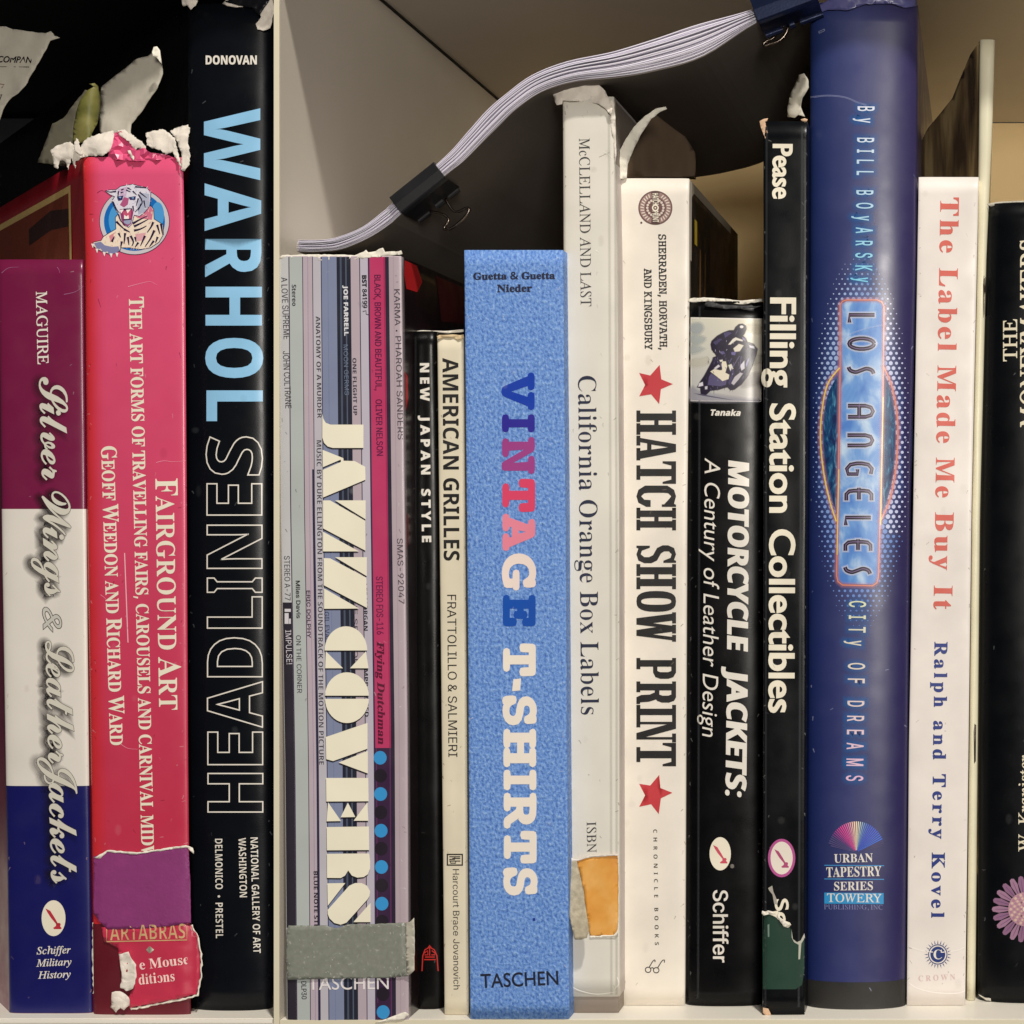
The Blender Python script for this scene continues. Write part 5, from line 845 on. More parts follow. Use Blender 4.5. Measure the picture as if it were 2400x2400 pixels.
for s, p0, p1, kd in SCR:
    for g in letters(s, 'C', (p0[0] - 9, p0[1] + 2), (p1[0] - 9, p1[1] + 2), 64, bold=.4, track=-40):
        a = .6 if kd == 1 else .35
        k.shape(g, rgb(30, 24, 28, a), .6 if kd else .2); k.ring(g, 13, rgb(30, 24, 28, a), .6 if kd else .2, a0=a * .8)
k.done()
k = Ink(b1, 'title_lettering')
for s, p0, p1, kd in SCR:
    for g in letters(s, 'C', p0, p1, 66, bold=.7, track=-40):
        if kd: k.shape(grow(g, .9), rgb(56, 52, 54), 1.1)
        k.shape(g, rgb(212, 207, 195), 1.6)
for g in letters('&', 'D', (100, 1424), (102, 1482), 44, bold=-.5, slant=.3):
    k.shape(grow(g, 1.5), rgb(46, 42, 44), 1.1); k.shape(g, rgb(200, 198, 190), 1.6)
k.done()
k = Ink(b1, 'quill_emblem')
def quill(k, cx, cy, s, col, lay):
    k.shape([[(cx + a * s, cy + b * s) for a, b in ((-20, -22), (-8, -16), (2, 0), (10, 14), (16, 14), (18, 18), (16, 22), (20, 26), (19, 29), (1, 29), (-1, 26), (6, 21), (6, 16), (-6, 2), (-15, -12))]], col, lay)
k.shape([ellipse(125.5, 2152, 28, 42)], CREAM, .6); quill(k, 125.5, 2150, .95, rgb(190, 48, 66), 1.2)
k.done()
k = Ink(b1, 'publisher_lettering')
for s, x0, x1, y0, y1 in (('Schiffer', 86, 166, 2237, 2234), ('Military', 85, 168, 2266, 2262), ('History', 89, 166, 2294, 2291)):
    k.text(s, 'I', (x0, y0), (x1, y1), 17, WHITE, .6, bold=.25)
k.done()
# ------------------------------------------------------------------ pink book
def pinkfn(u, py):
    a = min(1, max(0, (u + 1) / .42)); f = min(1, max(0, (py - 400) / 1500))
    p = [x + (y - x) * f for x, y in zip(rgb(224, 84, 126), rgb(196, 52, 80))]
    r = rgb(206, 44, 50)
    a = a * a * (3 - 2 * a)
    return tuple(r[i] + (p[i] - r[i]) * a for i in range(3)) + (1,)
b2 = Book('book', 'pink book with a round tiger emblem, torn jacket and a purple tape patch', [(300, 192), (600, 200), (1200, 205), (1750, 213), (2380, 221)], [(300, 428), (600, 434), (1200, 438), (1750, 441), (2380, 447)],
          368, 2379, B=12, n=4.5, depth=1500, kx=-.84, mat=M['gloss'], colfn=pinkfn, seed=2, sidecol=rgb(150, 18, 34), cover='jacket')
OT = lambda x, y: (200 + x / 7.728, 400 + y / 7.728)
def T(l): return [OT(*p) for p in l]
rf = random.Random(9)
def fur(k, poly, n, cols, ln, ang, lay, f):
    c = np.array([(rf.uniform(min(p[0] for p in poly), max(p[0] for p in poly)), rf.uniform(min(p[1] for p in poly), max(p[1] for p in poly))) for _ in range(n)])
    for q, w in zip(c, winding(c, [poly])):
        if w:
            a = R(ang(q) + rf.gauss(0, 18)); l = ln * rf.uniform(.5, 1.2)
            k.shape(stroke([f(q[0], q[1]), f(q[0] + l * math.cos(a), q[1] + l * math.sin(a))], 1.3, .5), cols[rf.randrange(len(cols))], lay + rf.random() * .12)
k = Ink(b2, 'tiger_emblem')
k.shape([ellipse(*OT(890, 920), 82.5, 78.5, 48)], rgb(52, 26, 60), 0)
k.shape([ellipse(*OT(890, 920), 81, 77, 48)], rgb(206, 202, 210), .5)
k.shape([ellipse(*OT(890, 920), 71.5, 69, 48)], rgb(16, 108, 190), 1)
k.shape([ellipse(*OT(700, 900), 36, 46, 32)], rgb(78, 158, 220), 1.4)
k.shape([ellipse(*OT(1310, 800), 15, 30, 24)], rgb(78, 158, 220), 1.4)
dk = rgb(42, 26, 62)
body = [(560, 1060), (550, 850), (620, 760), (900, 820), (1100, 760), (1180, 640), (1230, 700), (1240, 880), (1400, 980), (1410, 1150), (1330, 1290), (1180, 1390), (1000, 1420), (800, 1390), (640, 1390), (620, 1450), (520, 1460), (430, 1500), (330, 1470), (220, 1420), (160, 1370), (150, 1300), (290, 1270), (330, 1200), (440, 1130)]
head = [(370, 370), (450, 352), (560, 350), (640, 290), (740, 270), (860, 250), (960, 280), (1110, 310), (1180, 400), (1175, 520), (1160, 640), (1080, 740), (980, 820), (880, 800), (840, 960), (780, 1020), (700, 980), (640, 880), (600, 780), (520, 640), (490, 540), (540, 470), (450, 430)]
k.shape(grow([T(body)], 1.6), dk, 1.8); k.shape([T(body)], rgb(244, 226, 206), 2.2)
k.shape([T([(880, 800), (1050, 770), (1180, 640), (1230, 720), (1205, 890), (950, 860)])], rgb(218, 120, 148), 2.6)
k.shape([T([(430, 1180), (530, 1120), (500, 1240), (450, 1300)])], rgb(222, 140, 150), 2.6)
k.shape([T([(900, 1150), (1100, 1120), (1060, 1260), (940, 1280)])], rgb(226, 170, 180), 2.6)
k.shape(grow([T(head)], 1.6), dk, 2.9); k.shape([T(head)], rgb(226, 222, 236), 3.2)
k.shape([T([(1000, 400), (1160, 420), (1160, 640), (1080, 740), (960, 800), (940, 640)])], rgb(178, 184, 206), 3.5)
k.shape([T([(590, 330), (760, 290), (740, 470), (640, 480), (600, 420)])], rgb(206, 178, 210), 3.5)
fur(k, head, 300, [rgb(196, 190, 214), rgb(246, 244, 250), rgb(170, 168, 196), rgb(216, 196, 222)], 46, lambda q: math.degrees(math.atan2(q[1] - 560, q[0] - 720)), 3.6, OT)
k.shape([T([(650, 880), (620, 700), (850, 680), (870, 760), (830, 960), (770, 1010), (700, 980)])], rgb(150, 60, 110), 3.8)
k.shape([T([(680, 740), (830, 720), (820, 860), (700, 860)])], rgb(204, 88, 120), 4.1)
for tp in ([(620, 715), (700, 700), (650, 775)], [(735, 700), (830, 690), (765, 775)], [(700, 880), (790, 870), (780, 800), (745, 830), (705, 800)]): k.shape([T(tp)], rgb(250, 244, 240), 4.4)
k.shape([T([(690, 900), (830, 890), (820, 950), (770, 980), (705, 950)])], rgb(158, 164, 196), 4.1)
k.shape([T([(700, 475), (790, 500), (770, 610), (700, 665), (625, 620), (660, 560)])], rgb(180, 88, 132), 4.1)
for tp in ([(570, 470), (690, 450), (670, 530), (600, 550)], [(780, 480), (915, 460), (905, 530), (810, 530)]): k.shape([T(tp)], rgb(44, 42, 100), 4.1)
k.shape([T([(600, 480), (650, 470), (640, 500)])], rgb(140, 190, 230), 4.4); k.shape([T([(830, 490), (880, 480), (870, 508)])], rgb(140, 190, 230), 4.4)
k.shape([T([(160, 1310), (280, 1285), (350, 1350), (480, 1380), (600, 1370), (625, 1440), (560, 1490), (500, 1500), (430, 1520), (400, 1460), (330, 1490), (280, 1410), (220, 1430)])], rgb(134, 136, 178), 3.2)
fur(k, body, 420, [rgb(226, 190, 170), rgb(250, 240, 224), rgb(206, 160, 160), rgb(236, 214, 206)], 50, lambda q: 100 + (q[0] - 800) * .05, 2.65, OT)
for cx, cy in ((140, 1370), (215, 1460), (345, 1520), (470, 1545), (575, 1535)): k.shape([T([(cx - 30, cy - 50), (cx + 25, cy - 45), (cx, cy + 35)])], rgb(246, 238, 236), 3.6)
for st in ([(860, 960), (960, 900), (1120, 820)], [(880, 1010), (990, 960), (1140, 880)], [(880, 1085), (990, 1060), (1110, 1000)], [(560, 920), (640, 1000), (720, 1075)], [(700, 1060), (810, 1115)],
           [(1230, 930), (1190, 1020), (1120, 1120)], [(1300, 980), (1350, 1150)], [(1370, 960), (1400, 1160)], [(1250, 1080), (1180, 1230), (1080, 1380)], [(1310, 1200), (1270, 1310)], [(1240, 1270), (1160, 1380)],
           [(720, 1130), (700, 1330)], [(770, 1200), (790, 1350)], [(820, 1180), (870, 1290), (840, 1370)], [(900, 1200), (920, 1290)], [(660, 1280), (640, 1400)], [(1080, 1180), (1000, 1360)], [(960, 1300), (900, 1390)], [(480, 1290), (525, 1190)], [(600, 1130), (640, 1210)]):
    k.shape(stroke([OT(*p) for p in spline2(st, 3)], 5.8, 1.8), dk, 2.9)
for st in ([(960, 430), (1030, 560), (980, 660), (900, 750)], [(1060, 540), (1085, 670)], [(980, 390), (1110, 490)], [(960, 500), (920, 640)], [(600, 370), (585, 520)], [(650, 350), (700, 330)], [(760, 310), (830, 345)],
           [(740, 350), (820, 385)], [(640, 400), (690, 385)], [(500, 560), (560, 690), (620, 770)], [(560, 372), (450, 388), (380, 366)], [(900, 290), (1110, 315)], [(690, 700), (850, 690)], [(690, 890), (830, 880)], [(860, 370), (930, 440)], [(1010, 600), (960, 720)], [(860, 640), (880, 740)], [(600, 790), (640, 900), (720, 990)]):
    k.shape(stroke([OT(*p) for p in spline2(st, 3)], 3.8, 1.4), dk, 4.7)
k.done()
k = Ink(b2, 'title_lettering')
k.text('^FAIRGROUND ^ART', 'R', (364, 1122), (373, 1664), 52, CREAM, 0, small=.82, bold=-.3, boldy=.4, narrow=1).done()
k = Ink(b2, 'subtitle_lettering')
k.text('^THE ART FORMS OF TRAVELLING FAIRS, CAROUSELS AND CARNIVAL MIDW', 'R', (302, 696), (332, 2016), 35, CREAM, 0, small=.84, bold=.3).done()
k = Ink(b2, 'author_lettering')
k.text('^GEOFF ^WEEDON AND ^RICHARD ^WARD', 'R', (237, 1046), (258, 1747), 36, CREAM, 0, small=.83, bold=.3)
k.shape(stroke([(292, 1296), (300, 1506)], 2.2), rgb(240, 190, 200), 0).done()
# remains of the jacket at the foot, the book's own board below it
b2.band('exposed_board', 2166, 2379, -.999, .999, rgb(96, 12, 30), 1.0, M['satin'])
j = Sheet('jacket_remnant', [(238, 2172), (300, 2178), (447, 2166), (462, 2192), (470, 2240), (469, 2290), (461, 2330), (430, 2338), (372, 2350), (305, 2362), (296, 2345), (312, 2318), (306, 2290), (280, 2262), (276, 2222), (262, 2214), (244, 2206)],
          lambda x, y: b2.t + b2.dep(2 * (x - 219) / 228 - 1, y) - 4 if x < 440 else b2.t + 4, M['gloss'], b2.root, 2.0, 3, 34, 12, pinkfn(.3, 1900), rag=1.2, seed=3)
j.h = j
k = Ink(j, 'publisher_lettering', M['satin']); k.h = j; j.root = b2.root
k.text('ARTABRAS', 'B', (258, 2204), (434, 2199), 34, rgb(206, 170, 122), 0, bold=-.6)
k.shape(stroke([(250, 2178), (250, 2207), (438, 2203), (438, 2172)], 2.4), rgb(206, 170, 122), 0)
k.shape([[(351, 2217), (361, 2226), (351, 2235), (342, 2226)]], CREAM, 0)
k.text('e Mouse', 'R', (328, 2273), (444, 2259), 23, rgb(250, 215, 210), 0).text('ditions', 'R', (326, 2308), (410, 2299), 24, rgb(250, 215, 210), 0).done(parent=j.o)
Sheet('torn_paper', [(278, 2236), (300, 2232), (318, 2262), (320, 2290), (312, 2318), (296, 2322), (282, 2316), (286, 2280)], b2.t - 9, M['crumple'], b2.root, .9, 12, 40, 8, rag=1.5, seed=4)
Sheet('torn_paper', [(262, 2326), (280, 2322), (302, 2336), (303, 2356), (290, 2368), (282, 2362), (270, 2372), (260, 2362)], b2.t - 8, M['crumple'], b2.root, .9, 12, 40, 8, rag=1.5, seed=5)
Sheet('torn_paper', [(217, 2162), (226, 2160), (235, 2180), (232, 2196), (222, 2200), (224, 2260), (222, 2328), (218, 2330), (216, 2240)], b2.t + 8, M['paper'], b2.root, .6, 1.5, 18, 8, rag=1.6, seed=6)
Sheet('torn_paper', [(447, 2168), (451, 2168), (468, 2200), (474, 2245), (473, 2292), (464, 2334), (436, 2343), (376, 2354), (306, 2368), (305, 2363), (374, 2350), (434, 2338), (461, 2330), (469, 2290), (470, 2240), (462, 2194)],
      lambda x, y: b2.t - 2.5, M['paper'], b2.root, .6, .6, 18, 8, rag=1.7, seed=7)
tp = Sheet('purple_tape', [(219, 2007), (236, 2003), (250, 1994), (285, 1996), (320, 2000), (404, 1988), (441, 1984), (446, 2060), (448, 2163), (400, 2170), (336, 2177), (252, 2178), (232, 2160), (218, 2138)],
      lambda x, y: b2.t + b2.dep(max(-.97, min(.97, 2 * (x - 219) / 228 - 1)), y) - 5, M['purple'], b2.root, .8, 1.2, 60, 10, rag=.6, seed=8)
Sheet('torn_paper', [(219, 2010), (234, 2003), (252, 1992), (320, 1998), (404, 1986), (436, 1981), (452, 1988), (455, 2002), (446, 1995), (440, 1986), (404, 1990.5), (320, 2002.5), (252, 1997), (236, 2012)],
      lambda x, y: b2.t + b2.dep(max(-.97, min(.97, 2 * (x - 219) / 228 - 1)), y) - 6.5, M['paper'], b2.root, .5, .6, 20, 7, rag=1.1, seed=9)
# torn top of the jacket
TOP = [([(186, 372), (190, 340), (205, 322), (240, 312), (266, 306), (270, 330), (262, 352), (240, 364), (205, 366)], -5, 10),
       ([(118, 352), (140, 338), (165, 332), (176, 344), (190, 345), (196, 366), (178, 378), (176, 396), (168, 372), (160, 398), (152, 378), (140, 376), (136, 396), (128, 392), (122, 368)], 4, 11),
       ([(272, 306), (292, 304), (318, 322), (332, 330), (342, 342), (340, 352), (322, 346), (318, 352), (300, 330), (280, 318)], -6, 12),
       ([(342, 312), (362, 306), (382, 302), (396, 310), (410, 326), (420, 366), (424, 392), (414, 374), (404, 356), (388, 362), (376, 352), (360, 348), (344, 340)], -7, 13),
       ([(398, 306), (420, 298), (440, 292), (445, 300), (440, 330), (446, 362), (444, 388), (430, 402), (424, 398), (426, 360), (414, 330)], -4, 14),
       ([(172, 340), (178, 324), (184, 326), (186, 342), (196, 360), (188, 364), (176, 356)], -8, 15),
       ([(300, 352), (308, 352), (314, 368), (313, 378), (305, 366)], -9, 16)]
for ol, dt, sd in TOP:
    Sheet('torn_paper', ol, (lambda x, y, dt=dt: b2.t + dt + 3 + max(0, (330 - y)) * .25), M['crumple'], b2.root, .6, 12, 60, 7, rag=1.5, ragstep=3.5, seed=sd)
Sheet('jacket_peak', [(252, 372), (262, 340), (268, 312), (284, 308), (300, 326), (318, 352), (340, 346), (352, 358), (392, 362), (410, 372), (330, 378)], lambda x, y: b2.t - 2 + max(0, 350 - y) * .2, M['gloss'], b2.root, 1.4, 18, 34, 10, rgb(224, 84, 130), rag=1.2, seed=17, smooth=False)
# printed picture panel on the side of the cover
def side_panel(bk, name, quad, mat, col, dl=1.0):
    """quad given as (distance back, picture-down y at the front edge scale) on the left board"""
    vs = []
    for d, y in quad:
        z = (1200 - y) * (D + bk.t) / D
        p = bk.pos(-1, z) + Vector((bk.kx * d * S_ - dl * S_, d * S_ * 1.0 - dl * .3 * S_, 0)); vs.append(p)
    return pyobj(name, vs, [tuple(range(len(vs)))[::-1]], mat, bk.root, col=col)
gold = rgb(200, 170, 110)
def ybk(d, y): return y
side_panel(b2, 'cover_border', [(90, 415), (90, 760), (1400, 760), (1400, 415)], M['satin'], gold, 1)
side_panel(b2, 'cover_picture', [(104, 432), (104, 760), (1400, 760), (1400, 432)], M['satin'], rgb(110, 44, 24), 2)
side_panel(b2, 'cover_picture', [(104, 470), (104, 512), (240, 500), (420, 512), (420, 470), (240, 452)], M['satin'], rgb(40, 12, 12), 3)

# ------------------------------------------------------------------ black book with large lettering
b3 = Book('book', 'tall black book with large pale blue and outlined white capitals', [(-40, 441), (600, 437), (1200, 440), (2400, 447)], [(-40, 640), (1200, 640), (2400, 640)],
          8, 2370, B=34, n=2.3, depth=1900, kx=-.84, mat=M['blackworn'], col=rgb(11, 14, 20), seed=3, cover='jacket', sidecol=rgb(8, 8, 10))
LB = rgb(146, 200, 238)
Ink(b3, 'author_lettering').text('DONOVAN', 'B', (482, 151), (602, 151), 21, WHITE, 0, bold=.4).done()
k = Ink(b3, 'title_lettering')
for ch, y0, y1 in (('W', 254, 422), ('A', 430, 541), ('R', 560, 649), ('H', 672, 763), ('O', 792, 886), ('L', 915, 987)):
    x = 478 + (y0 - 254) * 6.5 / 732
    k.text(ch, 'B', (x, y0), (x, y1), 132, LB, 0, bold=1.0)
k.done()
k = Ink(b3, 'outlined_lettering')
HL = (('S', 1024, 1113), ('E', 1134, 1207), ('N', 1231, 1332), ('I', 1355, 1388), ('L', 1399, 1472), ('D', 1495, 1586), ('A', 1598, 1704), ('E', 1716, 1792), ('H', 1813, 1903))
for ch, y0, y1 in HL:
    x1 = 613 + (y0 - 1024) * 3 / 900
    for g in letters(ch, 'B', (x1, y1), (x1, y0), 128, bold=0.4 if ch != 'I' else .2):
        k.ring(g, 1.6, WHITE, 0, a1=1, inner=-1.3)
k.done()
k = Ink(b3, 'publisher_lettering')
k.text('NATIONAL GALLERY OF ART', 'B', (587, 1963), (594, 2234), 17, WHITE, 0, bold=-.2)
k.text('WASHINGTON', 'B', (559, 1964), (562, 2103), 17, WHITE, 0, bold=-.2)
k.text('DELMONICO', 'B', (504, 1966), (505, 2084), 17, WHITE, 0, bold=-.2).text('PRESTEL', 'B', (505, 2116), (506, 2199), 17, WHITE, 0, bold=-.2)
k.shape([ellipse(513, 2101, 3, 3, 12)], WHITE).done()
Sheet('torn_paper', [(424, -6), (452, -10), (462, 2), (458, 12), (446, 24), (440, 12), (428, 14)], b3.t - 6, M['crumple'], b3.root, .9, 14, 40, 8, rag=1.3, seed=21)
Sheet('torn_paper', [(520, 8), (545, -12), (600, -12), (638, -16), (641, 30), (634, 66), (618, 72), (604, 70), (600, 56), (612, 40), (606, 24), (578, 16), (540, 16)], lambda x, y: b3.t - 2, M['crumple'], b3.root, .9, 14, 40, 8, rag=1.3, seed=22)
Sheet('jacket_fold', [(528, 4), (560, -12), (612, -14), (632, 0), (612, 26), (606, 36), (590, 18), (560, 12)], lambda x, y: b3.t - 10, M['blackworn'], b3.root, 2, 5, 20, 7, rgb(20, 21, 26), rag=1.0, seed=23)
# loose pages sticking out behind the pink book
def leafdepth(t0, kx=0.0, cx=0): return lambda x, y: t0 + (x - cx) * kx
pg = Sheet('paper', [(-30, 60), (14, 62), (30, 68), (60, 72), (108, 78), (118, 72), (128, 84), (139, 88), (118, 96), (108, 114), (90, 146), (76, 170), (60, 200), (42, 218), (20, 234), (6, 258), (-4, 290), (-30, 300)], leafdepth(260, -.4), M['greypaper'], None, 2, 7, 50, 12, label='torn white page with printed capitals poking in at the top left corner', category='paper', rag=1.0, seed=31)

# rubbed specks, scratches and smudges on the jackets
def scuffs(bk, n, col, seed, edge=.6, big=0, y0=None, y1=None):
    rnd = random.Random(seed); k = Ink(bk, 'scuff_marks', M['halo'])
    y0 = y0 or bk.top + 12; y1 = y1 or bk.bottom - 14
    for i in range(n):
        y = rnd.uniform(y0, y1); a, c = lerp_tab(bk.XL, y), lerp_tab(bk.XR, y)
        u = rnd.random()
        if rnd.random() < edge: u = rnd.choice((rnd.uniform(.015, .06), rnd.uniform(.94, .985)))
        x = a + (c - a) * u; al = rnd.uniform(.12, .5); ln = rnd.uniform(2, 9) * (1 + big); w = rnd.uniform(.7, 1.6)
        an = rnd.gauss(90, 30) if rnd.random() < .6 else rnd.uniform(0, 180)
        p = [(x, y), (x + ln * .5 * math.cos(R(an)) + rnd.uniform(-1, 1), y + ln * .5 * math.sin(R(an))), (x + ln * math.cos(R(an)), y + ln * math.sin(R(an)))]
        p = [(max(a + 1.5, min(c - 1.5, q[0])), q[1]) for q in p]
        if (Vector(p[0]) - Vector(p[2])).length < 1 or (Vector(p[0]) - Vector(p[1])).length < .3 or (Vector(p[2]) - Vector(p[1])).length < .3: continue
        g = stroke(p, w, w * .4); k.shape(g, col[:3] + (al,), .05); k.ring(g, 1.2, col, .05, a0=al * .6)
    for i in range(int(n * .12)):
        y = rnd.uniform(y0, y1); a, c = lerp_tab(bk.XL, y), lerp_tab(bk.XR, y); x = rnd.uniform(a + 14, c - 14)
        g = [ellipse(x, y, rnd.uniform(2, 5), rnd.uniform(3, 10), 12)]; al = rnd.uniform(.03, .09); k.shape(g, col[:3] + (al,), .02); k.ring(g, 6, col, .02, a0=al)
    o = k.done(); o['kind'] = 'stuff'
scuffs(b1, 22, rgb(200, 170, 180), 1); scuffs(b2, 60, rgb(250, 180, 200), 2); scuffs(b2, 50, rgb(110, 20, 50), 3); scuffs(b3, 34, rgb(120, 124, 130), 4, .8)
# cracks and creases in the jackets
def creases(bk, lines, col, w=1.0, mat=None):
    for l in lines:
        Ink(bk, 'crease', mat).shape(stroke(spline2(l, 4), w, w * .3), col, 0).done()
creases(b2, [[(300, 672), (330, 664), (352, 660), (368, 668)], [(366, 1084), (384, 1080), (406, 1082), (434, 1080)], [(236, 1394), (246, 1402), (252, 1410)], [(283, 1744), (300, 1754), (324, 1756)]], rgb(240, 150, 176), 1.5)
creases(b2, [[(228, 452), (238, 446), (246, 450)], [(420, 826), (424, 840)], [(230, 700), (236, 720)]], rgb(150, 40, 90), 1.6)
creases(b1, [[(134, 626), (138, 632), (140, 640)], [(4, 640), (20, 628), (44, 626)], [(150, 690), (176, 684), (196, 670)]], rgb(168, 110, 150), 1.4)
k = Ink(pg, 'printed_lettering', M['matte'])
k.text('COMPAN', 'D', (-6, 146), (76, 148), 15, rgb(30, 28, 30), 0, bold=.5, slant=.25)
k.shape(stroke([(-30, 156), (68, 157)], 1.4), rgb(40, 38, 40), 0)
k.shape(stroke([(-10, 196), (10, 198), (4, 206)], 1.6), rgb(120, 40, 60), 0).shape(stroke([(-10, 226), (4, 222), (-2, 236)], 3), rgb(60, 56, 60), 0).done(parent=pg.o)
g2 = Sheet('paper', [(232, 300), (236, 205), (262, 184), (320, 138), (346, 132), (356, 124), (360, 110), (368, 110), (376, 124), (379, 146), (381, 172), (368, 206), (330, 262), (308, 290), (304, 320), (240, 322)],
      lambda x, y: b2.t + 130 - .5 * (x - 240) + .2 * (300 - y), M['greypaper'], None, 2, 12, 90, 12, label='curled grey loose page with a rolled white tip rising above the pink book', category='paper', rag=.7, seed=32)
Sheet('rolled_tip', [(358, 132), (356, 122), (360, 110), (368, 109), (375, 118), (379, 150), (372, 140), (366, 134)], b2.t + 40, M['paper'], g2.root, 2, 5, 14, 6, label=None, rag=.5, seed=33)
Sheet('paper', [(170, 336), (172, 300), (178, 264), (188, 234), (204, 212), (220, 204), (226, 207), (208, 196), (222, 195), (230, 202), (236, 232), (234, 262), (228, 290), (216, 312), (212, 332)],
      lambda x, y: b2.t + 60 + .02 * (x - 200) ** 2, M['olive'], None, 2, 6, 50, 9, label='narrow olive green page standing up like a leaf above the pink book', category='paper', rag=.5, seed=34)
Sheet('paper', [(88, 380), (106, 335), (122, 290), (148, 278), (176, 240), (200, 210), (205, 212), (184, 250), (174, 300), (170, 350), (150, 390)],
      lambda x, y: b2.t + 120 - .3 * (x - 100), plain_mat('dull_page', rgb(92, 88, 74)[:3], .8), None, 2, 8, 60, 11, label='dull dark grey page behind the olive green page', category='paper', rag=.8, seed=35)
# tall black portfolio added behind the left group to stand in for shade
pf = thing('backdrop', 'tall black portfolio added as shade behind the books at the top left', 'backdrop', W(-100, 2390, 1000))
vs, fs = box_vf(-1500, 560, -190, ZF - 1.5, 2100, 2170); pyobj('added_shade_front', vs, fs, M['black'], pf, bevel=4)
vs, fs = box_vf(-1500, 556, -186, ZF - 3, 2172, 2196); pyobj('added_shade_back', vs, fs, M['black'], pf, bevel=4)

# ------------------------------------------------------------------ book striped like a row of record sleeves
b4 = Book('book', 'striped book like a row of record sleeves with a silver tape patch', [(600, 654), (1200, 658), (1800, 668), (2390, 673)], [(600, 941), (1300, 950), (1700, 955), (2390, 958)],
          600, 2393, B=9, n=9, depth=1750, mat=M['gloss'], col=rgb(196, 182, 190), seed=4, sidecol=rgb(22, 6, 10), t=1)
U = lambda f: -1 + 2 * f
ST = [(0, .077, (216, 216, 218)), (.077, .085, (70, 50, 84)), (.085, .189, (196, 204, 202)), (.189, .195, (60, 40, 76)), (.195, .270, (204, 188, 200)), (.270, .276, (70, 50, 84)), (.276, .34, (208, 204, 214)), (.34, .347, (50, 46, 84)),
      (.347, .469, (140, 150, 184)), (.469, .584, (36, 38, 56)), (.584, .654, (200, 184, 196)), (.654, .661, (50, 40, 62)), (.661, .724, (206, 200, 216)), (.724, .737, (60, 44, 80)), (.737, .864, (206, 62, 112)), (.864, .895, (46, 36, 58)), (.895, 1, (196, 178, 188))]
b4.bands('sleeve_stripe', [(602, 2391, max(-.998, U(a)), min(.998, U(b)), rgb(*[v * .91 + 2 for v in c])) for a, b, c in ST], 0)
b4.bands('sleeve_stripe', [(1412, 2391, U(.006), U(.077), rgb(46, 42, 52)), (1753, 2391, U(.737), U(.864), rgb(58, 34, 66)), (1100, 2391, U(.256), U(.27), rgb(40, 42, 70)), (602, 2391, U(.495), U(.51), rgb(74, 84, 104)), (602, 2391, U(.54), U(.55), rgb(84, 94, 112)),
                           (602, 1753, U(.852), U(.862), rgb(168, 40, 88)), (1753, 2391, U(.742), U(.75), rgb(96, 50, 92)), (1753, 2391, U(.853), U(.862), rgb(96, 50, 92)), (602, 2391, U(.23), U(.236), rgb(168, 150, 176)), (602, 2391, U(.93), U(.934), rgb(168, 150, 164)), (602, 2391, U(.395), U(.40), rgb(118, 128, 164))], 1)
k = Ink(b4, 'sleeve_dot')
for y in (1776, 1861, 1947, 2032, 2118, 2372):
    x = 891 + (y - 1776) * 7 / 596
    k.shape([ellipse(x, y, 15.2, 16, 28)], rgb(56, 150, 214), 2)
for y in (1818, 1904, 1989, 2075, 2160, 2330):
    x = 891 + (y - 1776) * 7 / 596
    k.shape([ellipse(x, y, 15.2, 16, 28)], rgb(36, 28, 40), 2)
k.done()
DK = rgb(62, 56, 70); DB = rgb(28, 24, 34)
